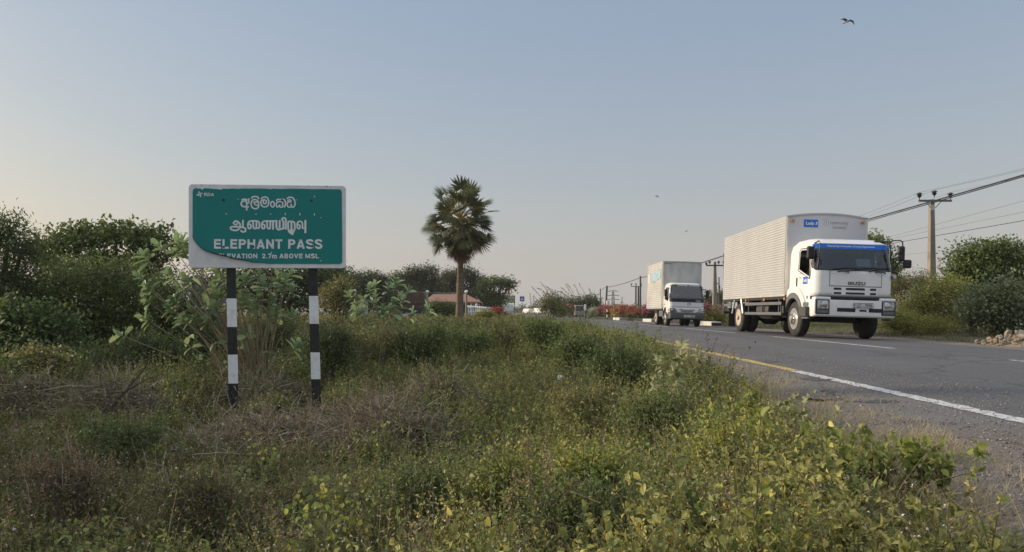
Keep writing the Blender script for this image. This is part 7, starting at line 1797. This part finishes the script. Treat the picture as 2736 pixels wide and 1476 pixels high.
# ---- tall weeds near the camera
def stalk(name, label, px, y0, y1, Y, nl, L, Wr, leaf, lean=(0, 0), r=.004, spike=0, start=.35, tint=.5, br=2, twl=None):
    b_ = W(px, y0, Y); z = gz(b_.x, b_.y); t = thing(name, label, 'weed', (b_.x, b_.y, z)); tip = W(px + lean[0], y1, Y) - t.location
    V = Veg(); m1 = tip * .5 + Vector((-.02, .0, .0)); stems = [(Vector((0, 0, -.03)), m1, tip)]
    for k in range(br):
        u = rng.uniform(.3, .7); a = m1.lerp(tip, max(0, u * 2 - 1)) if u > .5 else m1 * (u * 2); stems.append((a, a + Vector((rng.normal(0, .05), rng.normal(0, .05), .08)), a + Vector((rng.normal(0, .10), rng.normal(0, .08), .10 + .14 * rng.random()))))
    for k, (a, m_, c) in enumerate(stems):
        a, m_, c = (np.array(q)[None] for q in (a, m_, c))
        V.segs(a, m_, r * (1 if k == 0 else .6), r * .8 * (1 if k == 0 else .6), np.array([.4]), 1); V.segs(m_, c, r * .8 * (1 if k == 0 else .6), r * .3, np.array([.5]), 1)
        n = max(2, int(nl * (1 if k == 0 else .35))); tt = rng.uniform(start if k == 0 else .2, 1.02, n)[:, None]
        P = np.where(tt < .5, a + (m_ - a) * tt * 2, m_ + (c - m_) * (tt * 2 - 1)); D = nrm(rdir(n, .1) + nrm(c - m_) * .35)
        l = L * rng.uniform(.55, 1.15, n); V.ovals(P, D, l, l * Wr, np.clip(rng.normal(tint, .2, n), 0, 1), 0, rdir(n, 1.2), .2, .2)
        if spike:
            tt = rng.uniform(.55, 1.05, spike)[:, None]; P = m_ + (c - m_) * (tt * 2 - 1) + rng.normal(0, .007, (spike, 3)); V.kites(P, rdir(spike, .5), .014, .007, np.clip(rng.normal(.55, .25, spike), 0, 1), 2)
    V.build('foliage', [M[leaf], M['stem'], GMATS[GD]], t); return t
M['leaf_pale'] = leafmat('leaf_pale', gain=1.2, cols=[(.12, .14, .05), (.26, .27, .12), (.46, .45, .27)], trans=.35)
M['leaf_lime'] = leafmat('leaf_lime', gain=1.55, cols=[(.06, .085, .015), (.14, .17, .03), (.34, .31, .05)], trans=.4)
M['leaf_gold'] = leafmat('leaf_gold', gain=1., cols=[(.25, .20, .03), (.45, .36, .04), (.60, .45, .05)], trans=.45)
stalk('weed', 'tall pale-leaved weed rising in front of the yellow line', 1805, 1040, 905, 5.2, 46, .075, .40, 'leaf_pale', (18, 0), .005, 0, .25, .5, 5)
stalk('weed', 'slender dry twin of the pale-leaved weed, just left of it', 1775, 1050, 950, 5.4, 36, .06, .40, 'leaf_pale', (-20, 0), .004, 0, .3, .6, 3)
for k, (px, y0, y1, Y, nl, leaf, lean, lab) in enumerate((
    (2090, 1190, 1085, 3.9, 26, 'leaf_pale', (30, 0), 'weed with whitish oval leaves at the edge of the gravel'),
    (2020, 1170, 1055, 4.1, 22, 'leaf_lime', (-8, 0), 'yellow-green climbing weed left of the whitish-leaved one'),
    (2150, 1240, 1150, 3.6, 20, 'leaf_pale', (34, 0), 'leaning weed with pale tips over the dry grass'),
    (2205, 1330, 1235, 3.1, 26, 'leaf_lime', (-10, 0), 'round-leaved lime weed on the left of the front row'),
    (2270, 1345, 1240, 3.0, 24, 'leaf_lime', (4, 0), 'round-leaved lime weed, second of the front row'),
    (2335, 1350, 1250, 3.0, 26, 'leaf_lime', (-6, 0), 'lime weed with folded leaves in the middle of the front row'),
    (2425, 1330, 1225, 3.0, 28, 'leaf_lime', (12, 0), 'darker broad-leaved weed, tallest of the front row'),
    (2470, 1340, 1265, 3.0, 20, 'leaf_lime', (2, 0), 'short leafy weed right of the tallest one'),
    (2525, 1320, 1225, 2.95, 26, 'leaf_lime', (10, 0), 'upright dark weed at the right end of the front row'))):
    stalk('weed', lab, px, y0, y1, Y, int(nl * 2.2), .042, .66, leaf, lean, .0035, 0, .1, .42, 4)
for (px, y0, y1, Y, lean, lab) in ((1450, 1380, 1180, 2.9, (-38, 0), 'yellowing seed spike leaning left in the foreground'), (1478, 1390, 1225, 2.8, (-8, 0), 'rust-brown upright seed spike next to the leaning one'), (1380, 1330, 1270, 3.0, (-6, 0), 'short yellow seed spike among the green weeds'), (2000, 1420, 1330, 2.3, (-60, 0), 'blurred golden seed spike lying low in the foreground')):
    stalk('seed_spike', lab, px, y0, y1, Y, 10, .022, .5, 'leaf_gold', lean, .0035, 150, .2, .5, 1)
for (px, y0, y1, Y, lean, n, lab) in ((2045, 1430, 1095, 1.95, (-12, 0), 18, 'tall out-of-focus weed with a brown tip, close to the camera'), (2660, 1470, 1335, 1.9, (14, 0), 14, 'brown-tipped weed in the lower right corner'), (2140, 1440, 1330, 2.1, (-16, 0), 10, 'weed with one large yellow leaf near the bottom of the picture')):
    stalk('weed', lab, px, y0, y1, Y, n, .036, .5, 'leaf_lime', lean, .004, 25, .15, .5, 3)
for (px, py, Y, lab) in ((1000, 1290, 3.6, 'thin dry stem standing straight up in the middle foreground'), (1190, 1255, 3.8, 'paler dry stem right of the straight one'), (1215, 1200, 4.2, 'tallest of the dry stems in front of the brush heap'), (1055, 1180, 4.6, 'short dry stem before the dark brush')):
    twigs('dry_stem', lab, 'dry stem', [[(px + 6, py + 190), (px + 2, py + 90), (px, py)]], Y, 'dry_wood', .0045)
for (px, py, Y, n, leaf, lab) in ((690, 1200, 5.0, 26, 'leaf_lime', 'bright creeper leaves draped over the dead branch below the sign'), (570, 1270, 4.6, 16, 'leaf_lime', 'lone bright creeper leaves left of the draped ones'), (640, 1300, 4.2, 12, 'leaf_blue', 'bluish broad-leaved seedling in the dark foreground'), (300, 1170, 5.6, 16, 'leaf_lime', 'yellow-green creeper climbing the weeds at the left'), (1010, 1180, 5.2, 14, 'leaf_lime', 'light green sprig at the front of the brush heap'), (880, 1330, 3.5, 70, 'leaf_lime', 'lit yellow-green leafy clump below the sign posts'), (850, 1420, 3.0, 80, 'leaf_lime', 'larger yellow-green leafy clump at the bottom edge')):
    p = W(px, py + 60, Y); z = gz(p.x, p.y); t = thing('creeper', lab, 'creeper', (p.x, p.y, z)); V = Veg(); c = np.array(W(px, py, Y) - t.location)
    P = c + rng.normal(0, 1, (n, 3)) * np.array([.09, .06, .07]) ; V.segs(np.zeros((6, 3)), P[:6], .002, .0015, np.full(6, .5), 1)
    j = rng.integers(0, n, n); V.segs(P, P[j], .0014, .0012, np.full(n, .5), 1)
    V.ovals(P, rdir(n, -.2), .034 * rng.uniform(.5, 1.25, n), .025, np.clip(rng.normal(.5, .2, n), 0, 1), 0, nrm(rdir(n, 1.) + np.array([0, -.8, 0])), .2, .15); V.build('foliage', [M[leaf], M['stem']], t)
# scrap of paper on the bank
p = W(1495, 1013, 8.4); o = MB().add([(-.03, 0, 0), (.025, .01, .005), (.03, .03, .05), (-.025, .02, .055)], [(0, 1, 2, 3)]).build('litter', M['post_white'], solid=.002); o.location = (p.x, p.y - .1, p.z); tag(o, 'white scrap of paper caught in the weeds on the bank', 'litter')

# ---- the plumed grass against the sky
bx, by = 1540, 26.0
o = W(bx, 832, by); pg = thing('plume_grass', 'tall plumed grass bending left against the sky at the road bend', 'tall grass', (o.x, o.y, gz(o.x, o.y)))
V = Veg()
pl_ = [((1600, 870), (1583, 800), (1577, 780), (1574, 772)), ((1590, 870), (1568, 810), (1560, 780), (1549, 761)), ((1580, 870), (1552, 800), (1542, 775), (1535, 763)), ((1575, 875), (1545, 812), (1530, 780), (1517, 760)), ((1570, 875), (1540, 810), (1520, 775), (1512, 760)), ((1560, 875), (1525, 800), (1512, 780), (1499, 769)), ((1555, 875), (1515, 800), (1498, 782), (1482, 776)), ((1545, 878), (1500, 800), (1478, 778), (1459, 766)), ((1530, 878), (1475, 800), (1458, 772), (1445, 756)), ((1525, 878), (1468, 805), (1450, 778), (1437, 771)), ((1515, 878), (1450, 800), (1433, 780), (1422, 768)), ((1500, 880), (1447, 820), (1435, 802), (1428, 792)), ((1485, 880), (1437, 820), (1428, 805), (1424, 795)), ((1540, 878), (1490, 790), (1478, 785), (1465, 770)), ((1565, 875), (1530, 815), (1512, 790), (1500, 780)), ((1550, 875), (1495, 815), (1480, 800), (1470, 792)), ((1470, 880), (1425, 830), (1418, 805), (1416, 785)), ((1600, 872), (1560, 815), (1540, 795), (1527, 790))]
for q in pl_:
    dy = rng.uniform(-.8, .8); P = np.array([tuple(W(a, b2, by + dy)) for a, b2 in smooth_line(q, 5)]) - np.array(pg.location)
    P[0, 2] = -.05; n = len(P) - 1
    V.segs(P[:-1], P[1:], np.linspace(.009, .005, n), np.linspace(.008, .003, n), np.full(n, .5), 1)
    k = 55; i = rng.integers(int(n * .45), n, k); D = P[i + 1] - P[i]; B = P[i] + D * rng.random((k, 1)); V.kites(B + rng.normal(0, .006, (k, 3)), nrm(D) + rng.normal(0, .28, (k, 3)), rng.uniform(.04, .09, k), .011, np.clip(rng.normal(.45, .2, k), 0, 1), 2)
n = 900; a = rng.uniform(0, 1, n); P = np.stack([rng.uniform(-1.7, 1.0, n), rng.normal(0, .9, n), np.full(n, -.05)], 1); D = np.stack([rng.normal(-.35, .25, n), rng.normal(0, .2, n), np.ones(n)], 1)
V.blades(P, D, rng.uniform(.45, 1.1, n), .016, np.clip(rng.normal(.45, .2, n), 0, 1), 0, .5, 4)
V.build('blades', [GMATS[GG], M['stem'], leafmat('plume', gain=1., cols=[(.13, .12, .10), (.24, .22, .18), (.38, .35, .29)], trans=.2)], pg)

# ---- fuller weed clumps in the foreground
for (lab, Y, bx, lobes, n, leaf, L_, W_, tint) in (
    ('yellow-green weed clump in the centre foreground, left of the seed spikes', 3.5, 1340, [(1310, 1300, 60, 60), (1380, 1310, 60, 55), (1345, 1350, 100, 60)], 2600, 'leaf_lime', .024, .5, .30),
    ('bright leafy weed clump right of the seed spikes', 3.4, 1580, [(1540, 1290, 60, 60), (1620, 1300, 70, 60), (1585, 1350, 110, 60)], 3000, 'leaf_lime', .025, .55, .45),
    ('green weed mound below the tall pale-leaved weed', 4.6, 1745, [(1710, 1120, 60, 50), (1790, 1110, 60, 55), (1750, 1160, 100, 50)], 3400, 'leaf_mid', .026, .5, .55),
    ('olive weed mound on the bank in front of the green bush', 5.6, 1560, [(1520, 1080, 60, 40), (1600, 1085, 60, 40), (1560, 1110, 95, 40)], 3200, 'leaf_olive', .026, .45, .55),
    ('yellowish weed clump near the gravel, below the whitish weed', 3.4, 1960, [(1920, 1250, 70, 60), (2010, 1270, 60, 55), (1965, 1310, 110, 60)], 2800, 'leaf_lime', .026, .5, .55),
    ('dark green weed clump at the bottom edge below the seed spikes', 2.7, 1560, [(1500, 1420, 80, 60), (1600, 1430, 80, 55)], 2600, 'leaf_mid', .022, .5, .40),
    ('green weed clump in the lower middle, left of the dry stems', 3.6, 1130, [(1090, 1320, 70, 55), (1170, 1330, 70, 50), (1130, 1370, 110, 50)], 2800, 'leaf_mid', .024, .5, .45),
    ('dark bushy weed in the shaded lower left foreground', 3.5, 520, [(470, 1330, 80, 60), (570, 1340, 80, 55), (520, 1380, 120, 50)], 3000, 'leaf_olive', .022, .4, .15),
    ('brownish dry weed clump at the lower left edge', 3.8, 180, [(120, 1290, 80, 55), (230, 1300, 80, 50), (180, 1340, 120, 50)], 3000, 'leaf_brown', .021, .4, .40),
    ('deep green weed mound below the dark twig tangle', 5.2, 330, [(290, 1180, 70, 45), (380, 1190, 70, 40), (330, 1215, 110, 40)], 3000, 'leaf_mid', .026, .45, .20)):
    ptree('weed_clump', lab, 'weed', Y, bx, lobes, int(n * .75), leaf, trunk=.018, L=L_, Wd=W_, cr=.065, per=8, stems=9, twig=.7, tint=(tint, .22), bark='dry_wood', extra=sprigs(Y, bx, lobes, 22, .20, L_, W_, tint + .15))

# ---- unseen bushes added left of the picture so their shade falls over the near bank
for (x, y, hh, lab) in ((-4.9, 3.6, 1.2, 'unseen dark thorny bush added for its shade outside the left edge, nearer of two'), (-6.6, 6.2, 1.55, 'unseen dark thorny bush added for its shade outside the left edge, farther of two')):
    tree('bush', lab, 'bush', x, y, [(0, 0, hh * .55, .9, 1.5, hh * .5), (.2, 1.2, hh * .5, .8, 1.1, hh * .45), (-.2, -1.2, hh * .5, .8, 1.2, hh * .45)], 9000, 'leaf_dark', None, trunk=.05, L=.06, Wd=.45, cr=.12, stems=8)
